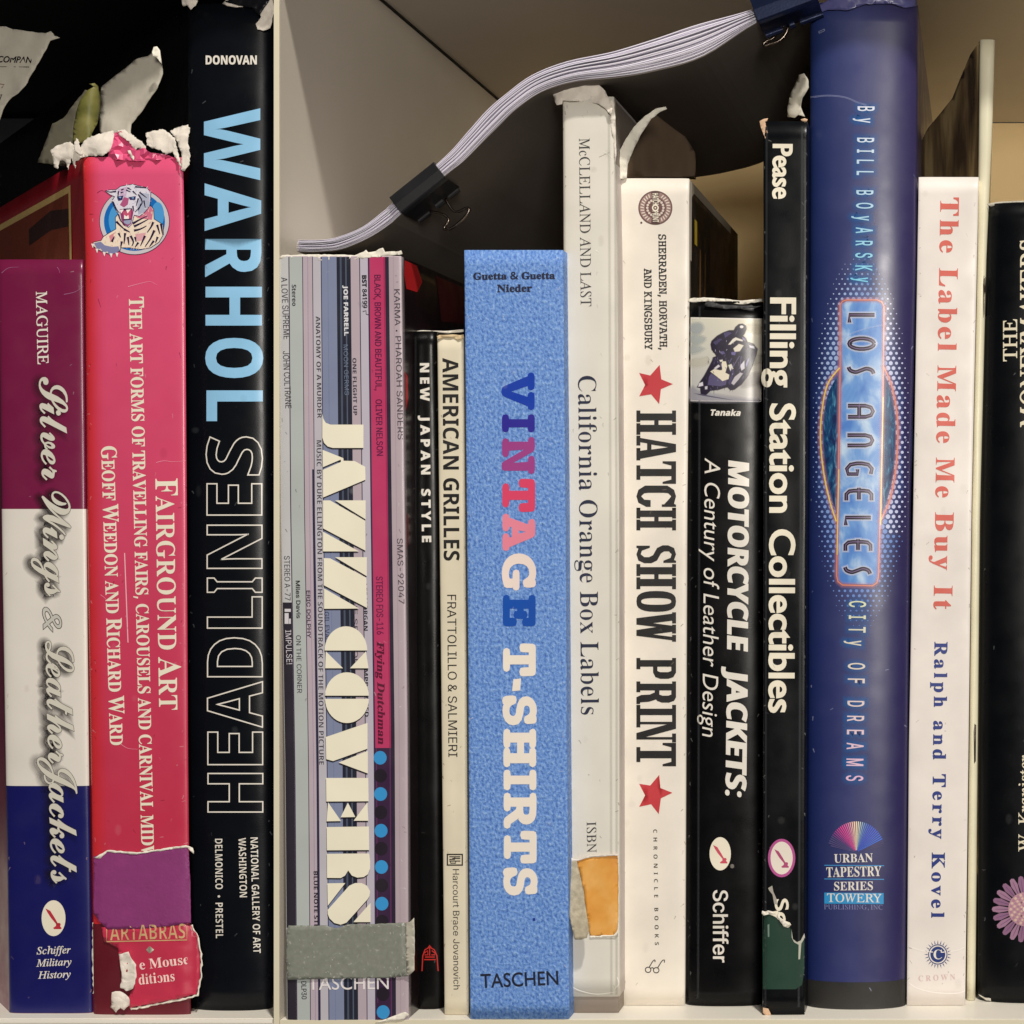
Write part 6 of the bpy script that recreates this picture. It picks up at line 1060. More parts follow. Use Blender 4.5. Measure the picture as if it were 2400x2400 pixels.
for s, f, x0, y0, x1, y1, c, col, bo in (
    ('A LOVE SUPREME', 'S', 657, 650, 663, 795, 14, DK, 0), ('JOHN COLTRANE', 'S', 661, 823, 667, 957, 14, DK, 0), ('Stereo', 'B', 684, 667, 685, 717, 10, DK, 0),
    ('ANATOMY OF A MURDER', 'B', 740, 741, 744, 980, 10, DK, -.2), ('MUSIC BY DUKE ELLINGTON FROM THE SOUNDTRACK OF THE MOTION PICTURE', 'B', 742, 1032, 748, 1792, 11, DK, -.3),
    ('JOE FARRELL', 'B', 805, 669, 807, 787, 10, rgb(226, 226, 232), .3), ('MOON GERMS', 'S', 805, 808, 808, 926, 10, rgb(110, 124, 150), 0), ('ONE FLIGHT UP', 'B', 826, 839, 828, 973, 9, DK, 0),
    ('BST 84199', 'B', 848, 645, 850, 722, 11, DB, .4), ('BLACK, BROWN AND BEAUTIFUL,', 'S', 877, 644, 880, 915, 15, rgb(92, 18, 70), .2), ('OLIVER NELSON', 'S', 880, 936, 883, 1068, 15, rgb(92, 18, 70), .2),
    ('KARMA', 'S', 923, 678, 925, 763, 13, DK, 0), ('PHAROAH SANDERS', 'S', 926, 788, 932, 1030, 13, DK, 0), ('SMAS-92047', 'S', 930, 1262, 934, 1415, 13, DK, 0),
    ('STEREO FDS-116', 'S', 881, 1351, 883, 1487, 16, rgb(110, 22, 74), .2), ('Flying Dutchman', 'R', 883, 1503, 886, 1744, 17, rgb(92, 14, 50), .3),
    ('STEREO A-77', 'S', 664, 1303, 666, 1407, 13, DK, 0), ('IMPULSE!', 'S', 667, 1477, 670, 1557, 13, rgb(214, 208, 216), 0), ('Miles Davis', 'S', 693, 1361, 695, 1449, 10, DB, .3), ('ON THE CORNER', 'S', 694, 1489, 697, 1624, 11, DK, 0),
    ('ERIC DOLPHY', 'S', 718, 1384, 720, 1495, 9, DK, .3), ('GIL EVANS', 'S', 760, 1434, 762, 1516, 11, rgb(50, 50, 84), 0), ('LEE MORGAN', 'B', 850, 1368, 852, 1478, 10, DB, 0), ('THE SERMON', 'S', 827, 1390, 829, 1560, 10, DK, 0),
    ('IMPROVISED', 'B', 853, 1560, 855, 1680, 9, DB, 0), ('BLUE NOTE STEREO', 'B', 735, 2042, 737, 2210, 9, DB, 0), ('DLP30', 'S', 706, 2300, 707, 2342, 12, DK, .2)):
    dx = 2.5 if x0 < 668 else 0
    Ink(b4, 'sleeve_lettering').text(s, f, (x0 + dx, y0), (x1 + dx, y1), c, col, 2, bold=bo, slant=.2 if s.startswith('Fly') else 0).done()
k = Ink(b4, 'sleeve_mark')
k.shape([[(668, 1427), (682, 1427), (682, 1434), (668, 1434)]], rgb(220, 216, 222), 2).shape([[(668, 1437), (677, 1437), (677, 1462), (668, 1462)]], rgb(220, 216, 222), 2).shape([[(678, 1450), (682, 1450), (682, 1462), (678, 1462)]], rgb(220, 216, 222), 2)
k.shape([ellipse(929, 775, 2, 2, 10)], DK, 2).shape(stroke([(850, 730), (858, 728), (858, 736), (864, 738)], 1.6), DB, 2)
k.done()
A_ = lambda x, y: (640 + x / 2.928, 640 + y / 2.928)
B_ = lambda x, y: (640 + x / 2.928, 1280 + y / 2.928)
Z_ = lambda x, y: (600 + x / 2.972, 1750 + y / 2.972)
def mp(f, l): return [f(*p) for p in l]
big = [mp(A_, [(338, 965), (345, 1000), (362, 1028), (395, 1040), (620, 1040), (620, 1200), (410, 1200), (375, 1190), (350, 1165), (338, 1130)]),
       mp(A_, [(340, 1213), (482, 1270), (484, 1288), (560, 1290), (632, 1330), (634, 1418), (343, 1540), (342, 1350), (466, 1296), (464, 1280), (342, 1332)]),
       mp(A_, [(425, 1560), (635, 1560), (635, 1690)]), mp(A_, [(343, 1560), (392, 1560), (632, 1700), (634, 1905), (343, 1752)]), mp(A_, [(343, 1775), (590, 1910), (343, 1910)]),
       mp(B_, [(425, 76), (643, 76), (643, 206)]), mp(B_, [(348, 82), (392, 84), (640, 217), (645, 424), (348, 268)]), mp(B_, [(350, 290), (590, 428), (350, 430)]),
       [B_(500 + 146 * math.cos(R(a)), 716 + 166 * math.sin(R(a))) for a in range(180, 361, 9)], mp(B_, [(362, 722), (480, 838), (358, 838)]), mp(B_, [(637, 722), (655, 838), (528, 838)]),
       [B_(507 + 150 * math.cos(R(a)), 1026 + 160 * math.sin(R(a))) for a in range(180, 361, 9)], [B_(507 + 150 * math.cos(R(a)), 1048 + 166 * math.sin(R(a))) for a in range(0, 181, 9)],
       mp(B_, [(362, 1310), (648, 1213), (648, 1390), (412, 1475), (365, 1462)]), mp(B_, [(650, 1405), (650, 1560), (450, 1485)]),
       mp(Z_, [(488, 218), (782, 218), (784, 380), (490, 382)]), mp(Z_, [(502, 388), (592, 518), (492, 520)]), mp(Z_, [(640, 390), (692, 490), (590, 492)]), mp(Z_, [(776, 388), (782, 516), (680, 516)]),
       mp(Z_, [(492, 560), (786, 556), (788, 720), (494, 722)]),
       mp(Z_, [(494, 746), (788, 744), (795, 800), (794, 850), (780, 888), (750, 908), (705, 912), (668, 898), (648, 870), (642, 862), (636, 872), (620, 898), (590, 915), (495, 914)]),
       mp(Z_, [(497, 952), (622, 950), (500, 1108)]), mp(Z_, [(500, 1136), (650, 968), (690, 950), (735, 950), (772, 968), (794, 1006), (790, 1040), (778, 1062), (630, 1226), (590, 1240), (545, 1228), (512, 1196), (500, 1166)]),
       mp(Z_, [(798, 1088), (798, 1222), (678, 1222)])]
k = Ink(b4, 'title_lettering')
for c in big:
    k.shape([[(x - .8, y + 3.2) for x, y in c]], rgb(24, 20, 30), 2.6)
    k.shape([c], rgb(244, 238, 216), 3.4)
k.done()
k = Ink(b4, 'publisher_lettering').text('TASCHEN', 'D', (722, 2320), (911, 2318), 30, rgb(236, 230, 230), 2.6).done()
TX = lambda x, y: b4.t + b4.dep(max(-.99, min(.99, 2 * (x - 672) / 286 - 1)), y) - 5 - max(0, x - 950) * .5
tapeS = Sheet('silver_tape', mp(Z_, [(225, 1245), (360, 1248), (490, 1246), (520, 1258), (560, 1264), (600, 1256), (640, 1236), (760, 1240), (900, 1232), (1040, 1228), (1050, 1600), (960, 1606), (870, 1612), (500, 1618), (220, 1624), (208, 1500), (212, 1300)]), TX, M['tape'], b4.root, .9, 1.2, 60, 12, rag=.7, seed=41)
k = Ink(tapeS, 'tape_wear', M['halo']); rt = random.Random(4)
for i in range(120):
    e = rt.random()
    if e < .35: x, y = rt.uniform(674, 950), rt.choice((2170.5, 2292)) + rt.uniform(-2, 2)
    elif e < .6: x, y = rt.choice((675, 948)) + rt.uniform(-3, 3), rt.uniform(2172, 2290)
    else: x, y = rt.uniform(680, 946), rt.uniform(2176, 2288)
    an = R(rt.gauss(90, 20) if .35 < e else rt.gauss(0, 15)); l = rt.uniform(1.5, 6); g = stroke([(x, y), (x + l * math.cos(an), y + l * math.sin(an))], rt.uniform(.7, 1.8), .5)
    k.shape(g, rgb(226, 226, 218, rt.uniform(.25, .8)), 0)
k.done(parent=tapeS.o)['kind'] = 'stuff'
Sheet('tape_flap', mp(Z_, [(1040, 1228), (1070, 1222), (1102, 1193), (1104, 1400), (1102, 1556), (1080, 1580), (1050, 1600)]), TX, M['greypaper'], b4.root, .8, 3, 30, 8, rag=.5, seed=42)
Sheet('torn_paper', [(655, 606), (660, 598), (760, 596), (830, 598), (852, 590), (858, 586), (862, 592), (880, 588), (898, 580), (902, 590), (940, 588), (944, 596), (930, 598), (900, 600), (850, 606), (760, 610), (700, 606)], b4.t - 2 + 3, M['paper'], b4.root, 1.5, 5, 20, 6, rag=1.0, seed=43)
Sheet('torn_paper', [(880, 2398), (905, 2388), (925, 2380), (950, 2372), (958, 2378), (945, 2390), (905, 2394)], b4.t - 3, M['paper'], b4.root, 1.2, 3, 20, 6, rag=.8, seed=44)
# red and black side of the cover
vs = []
def right_patch(bk, name, quads, mat, col, lay=1):
    for q, c in quads:
        vs = []; fs = []; cc = []; b = 0
        for d, y in q:
            z = (1200 - y) * (D + bk.t) / D
            vs.append(bk.pos(1, z) + Vector((bk.kx * d * S_ + lay * S_, d * S_, 0))); cc.append(c)
        fs.append(tuple(range(b, b + len(q))))
        pyobj(name, vs, fs, mat, bk.root, col=c)
RD = rgb(196, 28, 34)
right_patch(b4, 'cover_print', [([(20, 606), (110, 606), (150, 640), (110, 670), (30, 672), (15, 640)], RD), ([(12, 868), (30, 880), (32, 930), (14, 962)], RD), ([(260, 610), (520, 612), (560, 700), (300, 720)], rgb(70, 10, 14)), ([(12, 1200), (24, 1210), (22, 1270), (12, 1290)], rgb(120, 20, 24))], M['satin'], RD)

# ------------------------------------------------------------------ thin black book with spaced white capitals
b5 = Book('book', 'thin black book with spaced white sans capitals and a red emblem', [(776, 962), (1300, 958), (2370, 962)], [(776, 1026), (1300, 1036), (2370, 1042)],
          776, 2366, B=22, n=2.4, depth=1500, mat=M['blackworn'], col=rgb(9, 9, 10), seed=5, sidecol=rgb(14, 14, 16))
Ink(b5, 'title_lettering').text('NEW', 'B', (984, 851), (985, 940), 22, WHITE, 0, bold=.8, track=180).text('JAPAN', 'B', (985, 974), (987, 1112), 22, WHITE, 0, bold=.8, track=180).text('STYLE', 'B', (987, 1146), (989, 1271), 22, WHITE, 0, bold=.8, track=180).done()
k = Ink(b5, 'publisher_emblem'); RE = rgb(190, 50, 46)
for st in ([(989, 2276), (991, 2240), (996, 2226), (1007, 2220), (1018, 2226), (1024, 2240), (1027, 2276)], [(1007, 2220), (1007, 2240)], [(994, 2249), (1021, 2249)], [(996, 2243), (1019, 2243)], [(994, 2234), (1002, 2228), (1003, 2238), (995, 2238)], [(1012, 2228), (1020, 2234), (1019, 2238), (1011, 2238)], [(1003, 2222), (1007, 2216), (1011, 2222)]):
    k.shape(stroke(st, 2.6), RE, .3)
k.done()
Ink(b5, 'edge_highlight').shape([[(970, 1704), (973, 1700), (973, 1756), (966, 1762), (964, 1757), (969, 1750)]], rgb(150, 146, 138), 0).done()  # pale mark painted as a highlight on the rounded spine edge
Sheet('worn_edge', [(962, 776), (1000, 774), (1040, 776), (1086, 772), (1087, 778), (1050, 781), (1010, 779), (964, 780)], b5.t + 30, M['paper'], b5.root, 1, 2, 20, 6, rag=.5, seed=51)

# ------------------------------------------------------------------ cream book
b6 = Book('book', 'narrow cream book with bold black sans capitals beside the mottled blue book', [(787, 1025), (1600, 1034), (2378, 1042)], [(787, 1087), (1600, 1094), (2378, 1099)],
          788, 2379, B=8, n=5, depth=1300, mat=M['worn'], col=rgb(224, 214, 190), seed=6)
BK = rgb(22, 20, 22)
Ink(b6, 'title_lettering').text('AMERICAN GRILLES', 'B', (1037, 839), (1040, 1314), 37, BK, 0, bold=.1).done()
Ink(b6, 'author_lettering').text('FRATTOLILLO & SALMIERI', 'S', (1048, 1394), (1051, 1774), 21, BK, 0).done()
k = Ink(b6, 'publisher_lettering').text('Harcourt Brace Jovanovich', 'S', (1061, 2037), (1063, 2319), 15, rgb(60, 56, 56), 0)
k.shape([[(1047, 2001), (1085, 2001), (1085, 2029), (1047, 2029)], [(1050, 2004), (1050, 2026), (1082, 2026), (1082, 2004)]], BK, 0)
for st in ([(1053, 2008), (1079, 2008)], [(1066, 2008), (1066, 2014), (1053, 2014)], [(1053, 2018), (1079, 2018)], [(1068, 2018), (1068, 2023), (1056, 2023), (1056, 2018)], [(1079, 2012), (1060, 2012)]): k.shape(stroke(st, 2.4), BK, 0)
k.done()
Sheet('worn_edge', [(1024, 788), (1030, 785), (1060, 784), (1078, 786), (1086, 784), (1087, 792), (1074, 797), (1064, 791), (1040, 792), (1028, 796)], b6.t - 2, plain_mat('yellowed_edge', rgb(214, 190, 150)[:3], .8), b6.root, 1.2, 3, 16, 6, rag=.5, seed=61)

# ------------------------------------------------------------------ mottled blue book
b7 = Book('book', 'thick mottled blue book with chunky multicoloured slab letters', [(584, 1088), (1500, 1097), (2390, 1102)], [(584, 1320), (1200, 1326), (1700, 1329), (2390, 1335)],
          586, 2389, B=7, n=10, depth=1700, mat=M['denim'], seed=7, warp=.6)
Ink(b7, 'author_lettering', M['satin']).text('Guetta & Guetta', 'R', (1109, 656), (1301, 654), 17, rgb(22, 26, 56), 0, bold=.7).text('Nieder', 'R', (1165, 685), (1247, 684), 18, rgb(22, 26, 56), 0, bold=.7).done()
k = Ink(b7, 'title_lettering', M['matte'])
TS = (('V', 873, 961, (10, 58, 172)), ('I', 971, 1013, (44, 36, 150)), ('N', 1024, 1111, (158, 62, 136)), ('T', 1122, 1200, (218, 66, 104)), ('A', 1204, 1291, (232, 134, 156)), ('G', 1297, 1384, (240, 222, 214)), ('E', 1394, 1468, (10, 78, 176)),
      ('T', 1508, 1585, 0), ('-', 1590, 1620, 0), ('S', 1630, 1700, 0), ('H', 1708, 1798, 0), ('I', 1804, 1852, 0), ('R', 1858, 1942, 0), ('T', 1947, 2024, 0), ('S', 2033, 2099, 0))
for ch, y0, y1, c in TS:
    col = rgb(*c) if c else rgb(240, 230, 218)
    x = 1176 + (y0 - 873) * 4 / 900
    if ch == '-': k.shape([[(x + 24, y0 + 2), (x + 42, y0), (x + 40, y1 - 2), (x + 21, y1)]], col, 0)
    else: k.text(ch, 'M', (x, y0), (x, y1), 77, col, 0, bold=5.8 if ch != 'I' else 7, boldy=4.2)
k.done()
Ink(b7, 'publisher_lettering', M['satin']).text('TASCHEN', 'D', (1127, 2316), (1309, 2308), 33, rgb(18, 24, 46), 0, bold=.5).done()
Ink(b7, 'print_speck', M['satin']).shape([[(1248, 2152), (1254, 2151), (1255, 2158), (1249, 2159)]], rgb(20, 50, 150), 0).done()

# ------------------------------------------------------------------ off-white book with torn jacket
b8 = Book('book', 'tall off white book with crumpled torn jacket top and an orange sticker remnant', [(230, 1319), (590, 1321), (1300, 1329), (2300, 1333)], [(230, 1440), (590, 1447), (1200, 1452), (2380, 1453)],
          226, 2338, B=9, n=4, depth=1500, mat=M['satin'], col=rgb(224, 219, 208), seed=8, t=depth_for_bottom(2376) + 1, raise_bottom=2336, cover='jacket', warp=2, sidecol=rgb(206, 196, 192))
b8b = Book('case', 'x', [(230, 1322), (2380, 1336)], [(230, 1443), (2380, 1451)], 236, 2376, B=7, n=5, depth=1480, mat=M['satin'], col=rgb(150, 138, 128), seed=8, t=depth_for_bottom(2376) + 6, pages=False)
cv = b8b.cover; cv.parent = b8.root; cv.name = 'case_binding'
cv.data.transform(Matrix.Translation(b8b.root.location - b8.root.location)); bpy.data.objects.remove(b8b.root)
NV = rgb(44, 46, 62)
k = Ink(b8, 'author_lettering').text('^M^cCLELLAND AND LAST', 'I', (1357, 324), (1361, 718), 25, rgb(60, 58, 60), 0, slant=-.29).done()
k = Ink(b8, 'title_lettering').text('California Orange Box Labels', 'R', (1355, 881), (1362, 1675), 42, rgb(30, 36, 62), 0, bold=-1.15, boldy=0, narrow=1).done()
k = Ink(b8, 'publisher_lettering').text('ISBN', 'I', (1375, 1926), (1376, 1998), 22, rgb(60, 58, 60), 0, slant=-.29).done()
Y_ = lambda x, y: (1200 + x / 2.972, 1750 + y / 2.972)
Sheet('orange_sticker', mp(Y_, [(450, 795), (525, 768), (640, 764), (735, 758), (742, 900), (740, 1210), (730, 1290), (712, 1312), (545, 1320), (530, 1260), (500, 1000), (470, 870)]), lambda x, y: b8.t + b8.dep(2 * (x - 1332) / 120 - 1, y) - 3, M['orange'], b8.root, 1, 1, 40, 10, rag=.5, seed=81)
Sheet('sticker_border', mp(Y_, [(540, 1318), (712, 1310), (732, 1286), (746, 1200), (744, 1290), (722, 1322), (545, 1330)]), b8.t - 3.6, M['paper'], b8.root, .4, .4, 40, 8, rag=.6, seed=82)
Sheet('sticker_border', mp(Y_, [(372, 770), (400, 768), (440, 782), (490, 778), (530, 758), (736, 744), (740, 760), (600, 768), (520, 776), (460, 798), (380, 800)]), b8.t - 6, M['crumple'], b8.root, .6, 1.5, 30, 7, rag=.8, seed=83)
Sheet('peeled_flap', mp(Y_, [(380, 798), (450, 800), (452, 830), (470, 880), (500, 1040), (536, 1270), (520, 1330), (480, 1345), (440, 1344), (420, 1280), (398, 1160), (382, 1000)]), lambda x, y: b8.t - 8 - max(0, (y - 2030)) * .20, M['feltgrey'], b8.root, 2.4, 3, 30, 9, rag=.6, seed=84)
C_ = lambda x, y: (1200 + x / 2.76, y / 2.76)
Sheet('torn_paper', mp(C_, [(235, 570), (262, 548), (310, 530), (380, 512), (440, 512), (520, 522), (560, 545), (600, 585), (625, 640), (650, 700), (640, 745), (600, 700), (560, 672), (480, 660), (330, 650), (326, 672), (290, 678), (270, 640), (262, 600)]),
      lambda x, y: b8.t - 5 + max(0, 236 - y) * .25, M['crumple'], b8.root, 1.0, 17, 44, 8, rag=.8, seed=85)
Sheet('torn_paper', mp(C_, [(600, 690), (640, 640), (660, 660), (668, 760), (672, 900), (676, 1000), (664, 1060), (655, 900), (630, 760)]), b8.t + 2, M['crumple'], b8.root, .9, 9, 34, 8, rag=.5, seed=86)
# curled cover edge behind it
cu = thing('curled_cover', 'off white curled card cover with a dark inner face rising behind the star book', 'card', P(1540, 330, 260))
Sheet('inner_face', mp(C_, [(700, 1150), (720, 1010), (800, 860), (900, 740), (1000, 692), (1170, 960), (1190, 1000), (1190, 1160)]), lambda x, y: 120 + max(0, (x - 1470)) * 4.2, M['browncard'], cu, 3, 3, 60, 14, seed=87)
Sheet('rolled_edge', mp(C_, [(674, 1060), (690, 990), (735, 900), (790, 820), (860, 750), (935, 700), (992, 690), (1002, 704), (960, 722), (900, 770), (840, 860), (790, 960), (750, 1060), (740, 1150), (700, 1160), (690, 1250), (678, 1200)]), lambda x, y: 105 + (x - 1445) * .5, M['paper'], cu, 4, 10, 40, 9, rag=.4, seed=88)

creases(b8, [[(1415, 356), (1425, 362), (1436, 372)], [(1340, 2312), (1360, 2322), (1400, 2330), (1446, 2324)], [(1446, 2290), (1450, 2306), (1440, 2318)], [(1396, 586), (1404, 592)]], rgb(250, 246, 238), 1.8)
creases(b8, [[(1336, 2316), (1360, 2327), (1400, 2335)], [(1404, 368), (1430, 356)]], rgb(170, 160, 148), 1.2)
creases(b4, [[(700, 612), (760, 640), (790, 612)]], rgb(170, 166, 172), 1.0)

scuffs(b4, 50, rgb(240, 238, 240), 6); scuffs(b4, 30, rgb(70, 60, 80), 7); scuffs(b5, 30, rgb(130, 130, 130), 8, .8); scuffs(b6, 40, rgb(130, 110, 80), 9); scuffs(b7, 40, rgb(236, 240, 250), 10, .9); scuffs(b8, 50, rgb(150, 140, 126), 11, .5)
k = Ink(b8, 'fold_shading', M['halo'])  # soft dark lines put the shading of the folds into the print
for xa, xb, al in ((1427, 1434, .16), (1441, 1446, .2), (1322, 1327, .12)):
    g = stroke([(xa, 250), (xa + 4, 1300), (xb - 1, 2330)], 2.4); k.shape(g, rgb(120, 110, 98, al), 0); k.ring(g, 3, rgb(120, 110, 98), 0, a0=al)
k.done()
# ------------------------------------------------------------------ cream book with red stars
b9 = Book('book', 'cream book with two red stars and black wood type slab capitals', [(418, 1451), (1200, 1453), (2360, 1456)], [(418, 1616), (700, 1616), (1200, 1611), (2360, 1606)],
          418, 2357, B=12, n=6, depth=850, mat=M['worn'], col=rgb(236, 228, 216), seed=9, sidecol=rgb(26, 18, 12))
BR = rgb(104, 74, 70)
k = Ink(b9, 'round_emblem')
k.shape([ellipse(1536, 487, 40, 40, 48)], BR, 0); k.shape([ellipse(1536, 487, 37, 37, 48)], rgb(150, 122, 116), .3)
for a in range(0, 360, 12):
    if abs((a % 180) - 90) > 22: k.shape(stroke([(1536 + 27 * math.cos(R(a)), 487 + 27 * math.sin(R(a))), (1536 + 35 * math.cos(R(a + 3)), 487 + 35 * math.sin(R(a + 3)))], 2.4), rgb(226, 212, 200), .6)
k.shape([ellipse(1536, 487, 25, 25, 36)], BR, .6)
for a in range(0, 360, 20): k.shape([ellipse(1536 + 19 * math.cos(R(a)), 487 + 19 * math.sin(R(a)), 3, 3, 10)], rgb(216, 200, 190), .9)
k.shape([[(1526, 449), (1546, 449), (1541, 478), (1546, 525), (1526, 525), (1531, 478)]], rgb(80, 56, 54), 1.1)
k.text('HATCH', 'B', (1529, 453), (1530, 480), 14, CREAM, 1.4).text('PRINT', 'B', (1529, 494), (1530, 521), 14, CREAM, 1.4)
k.shape([ellipse(1536, 487, 8, 8, 20)], CREAM, 1.7).shape([ellipse(1536, 487, 5, 5, 16)], BR, 2.0).shape([ellipse(1536, 487, 2, 2, 12)], CREAM, 2.3)
k.shape([ellipse(1503, 522, 2.6, 2.6, 12)], BR, 0)
k.done()
Ink(b9, 'author_lettering').text('SHERRADEN, HORVATH,', 'M', (1543, 549), (1546, 820), 18, BK, 0, bold=.6, boldy=.3).text('AND KINGSBURY', 'M', (1509, 629), (1511, 820), 18, BK, 0, bold=.6, boldy=.3).done()
SR = rgb(196, 54, 62)
Ink(b9, 'red_star').shape([[(1577, 900), (1550, 889), (1546, 855), (1524, 880), (1498, 874), (1512, 902), (1498, 929), (1526, 924), (1545, 947), (1549, 912)]], SR, 0).done()
Ink(b9, 'red_star').shape([[(1576, 1858), (1548, 1847), (1545, 1816), (1524, 1841), (1498, 1837), (1512, 1864), (1498, 1891), (1526, 1885), (1544, 1908), (1549, 1871)]], SR, 0).done()
k = Ink(b9, 'title_lettering')
def rc(x0, y0, x1, y1): return [(x0, y0), (x1, y0), (x1, y1), (x0, y1)]
WOOD = {
 'H': [rc(.12, 0, .41, 1), rc(.59, 0, .88, 1), rc(0, 0, .475, .1), rc(.525, 0, 1, .1), rc(0, .9, .475, 1), rc(.525, .9, 1, 1), rc(.4, .45, .6, .56)],
 'A': [[(.08, .06), (.26, .06), (.31, .27), (.57, .27), (.62, .06), (.95, .06), (.66, 1), (.34, 1)], [(.36, .38), (.47, .80), (.56, .38)], rc(0, 0, .40, .1), rc(.5, 0, 1, .1)],
 'T': [rc(.34, 0, .66, 1), rc(.18, 0, .82, .1), rc(0, .88, 1, 1), [(0, .66), (.09, .66), (.2, .9), (0, .9)], [(.91, .66), (1, .66), (1, .9), (.8, .9)]],
 'C': [[(.88, .64), (.88, .7), (.64, .82), (.5, .88), (.36, .8), (.34, .7), (.34, .3), (.36, .2), (.5, .12), (.66, .2), (.68, .36), (1, .36), (1, .25), (.8, .05), (.5, 0), (.2, .05), (0, .22), (0, .78), (.2, .95), (.5, 1), (.85, .95), (.9, 1), (1, 1), (1, .64)]],
 'S': [[(.86, .68), (.7, .86), (.5, .89), (.34, .82), (.34, .7), (.45, .62), (.85, .52), (1, .38), (1, .2), (.85, .05), (.5, 0), (.18, .05), (.14, 0), (.02, 0), (.02, .34), (.14, .34), (.3, .14), (.5, .11), (.66, .2), (.66, .32), (.55, .42), (.15, .52), (0, .66), (0, .8), (.15, .95), (.5, 1), (.82, .95), (.86, 1), (.98, 1), (.98, .68)]],
 'O': [[(.5 + .5 * (1 if math.cos(a) > 0 else -1) * abs(math.cos(a)) ** .7, .5 + .5 * (1 if math.sin(a) > 0 else -1) * abs(math.sin(a)) ** .8) for a in [i * math.pi / 12 for i in range(24)]], [(.5 + .16 * (1 if math.cos(a) > 0 else -1) * abs(math.cos(a)) ** .7, .5 - .38 * (1 if math.sin(a) > 0 else -1) * abs(math.sin(a)) ** .8) for a in [i * math.pi / 12 for i in range(24)]]],
 'W': [[(.04, .94), (.2, 0), (.42, 0), (.5, .5), (.6, 0), (.8, 0), (.96, .94), (.84, .94), (.75, .42), (.66, .94), (.46, .94), (.37, .42), (.28, .94)], rc(0, .9, .38, 1), rc(.42, .9, .72, 1), rc(.77, .9, 1, 1)],
 'P': [rc(.1, 0, .42, .9), rc(0, 0, .54, .1), [(0, 1), (0, .9), (.3, .9), (.3, .42), (.7, .42), (.92, .48), (1, .6), (1, .8), (.92, .93), (.7, 1)], [(.42, .88), (.62, .88), (.68, .8), (.68, .6), (.62, .53), (.42, .53)]],
 'R': [rc(.1, 0, .40, .9), rc(0, 0, .48, .1), [(0, 1), (0, .9), (.3, .9), (.3, .46), (.7, .46), (.86, .52), (.94, .64), (.94, .82), (.86, .95), (.7, 1)], [(.40, .88), (.58, .88), (.63, .8), (.63, .66), (.58, .58), (.40, .58)], [(.5, .44), (.58, .34), (.6, .12), (.7, 0), (1, 0), (1, .09), (.93, .1), (.9, .32), (.8, .5), (.5, .5)]],
 'I': [rc(.27, 0, .73, 1), rc(0, 0, 1, .1), rc(0, .9, 1, 1)],
 'N': [rc(.12, 0, .23, 1), rc(.77, 0, .88, 1), [(.12, 1), (.60, 0), (.88, 0), (.42, 1)], rc(0, 0, .36, .1), rc(0, .9, .4, 1), rc(.62, .9, 1, 1)]}
for ch, y0, y1 in (('H', 962, 1019), ('A', 1021, 1079), ('T', 1081, 1134), ('C', 1138, 1188), ('H', 1190, 1243), ('S', 1278, 1320), ('H', 1322, 1381), ('O', 1385, 1434), ('W', 1435, 1504), ('P', 1542, 1591), ('R', 1597, 1650), ('I', 1652, 1685), ('N', 1685, 1740), ('T', 1741, 1796)):
    k.shape([[(1491.5 + q[1] * 93, y0 + q[0] * (y1 - y0)) for q in c] for c in WOOD[ch]], BK, 0)
k.done()
Ink(b9, 'publisher_lettering').text('CHRONICLE BOOKS', 'B', (1531, 1944), (1535, 2215), 9, BK, 0, track=420, bold=-.15).done()
k = Ink(b9, 'spectacles_emblem')
for st in ([(1524, 2270), (1529, 2268), (1533, 2271)], [(1521, 2268), (1530, 2253), (1535, 2250), (1535, 2255)], [(1541, 2269), (1551, 2253), (1557, 2250), (1557, 2256)]): k.shape(stroke(spline2(st, 3), 2.0), BK, 0)
k.ring([ellipse(1519, 2273, 5.5, 5.2, 18)], 2.0, BK, 0, a0=1, a1=1); k.ring([ellipse(1538, 2274, 5.5, 5.2, 18)], 2.0, BK, 0, a0=1, a1=1); k.done()
YW = rgb(190, 160, 40)
right_patch(b9, 'cover_print', [([(2, 419), (30, 420), (30, 2355), (2, 2355)], rgb(226, 218, 204)), ([(30, 419), (700, 419), (700, 440), (60, 441), (30, 455)], rgb(170, 158, 140)), ([(70, 500), (110, 500), (110, 560), (70, 560)], YW),
      ([(150, 560), (170, 560), (170, 1100), (150, 1100)], rgb(120, 84, 40)), ([(230, 560), (246, 560), (246, 1100), (230, 1100)], rgb(120, 84, 40)), ([(320, 480), (520, 480), (520, 1100), (320, 1100)], rgb(60, 42, 24))], M['satin'], YW)

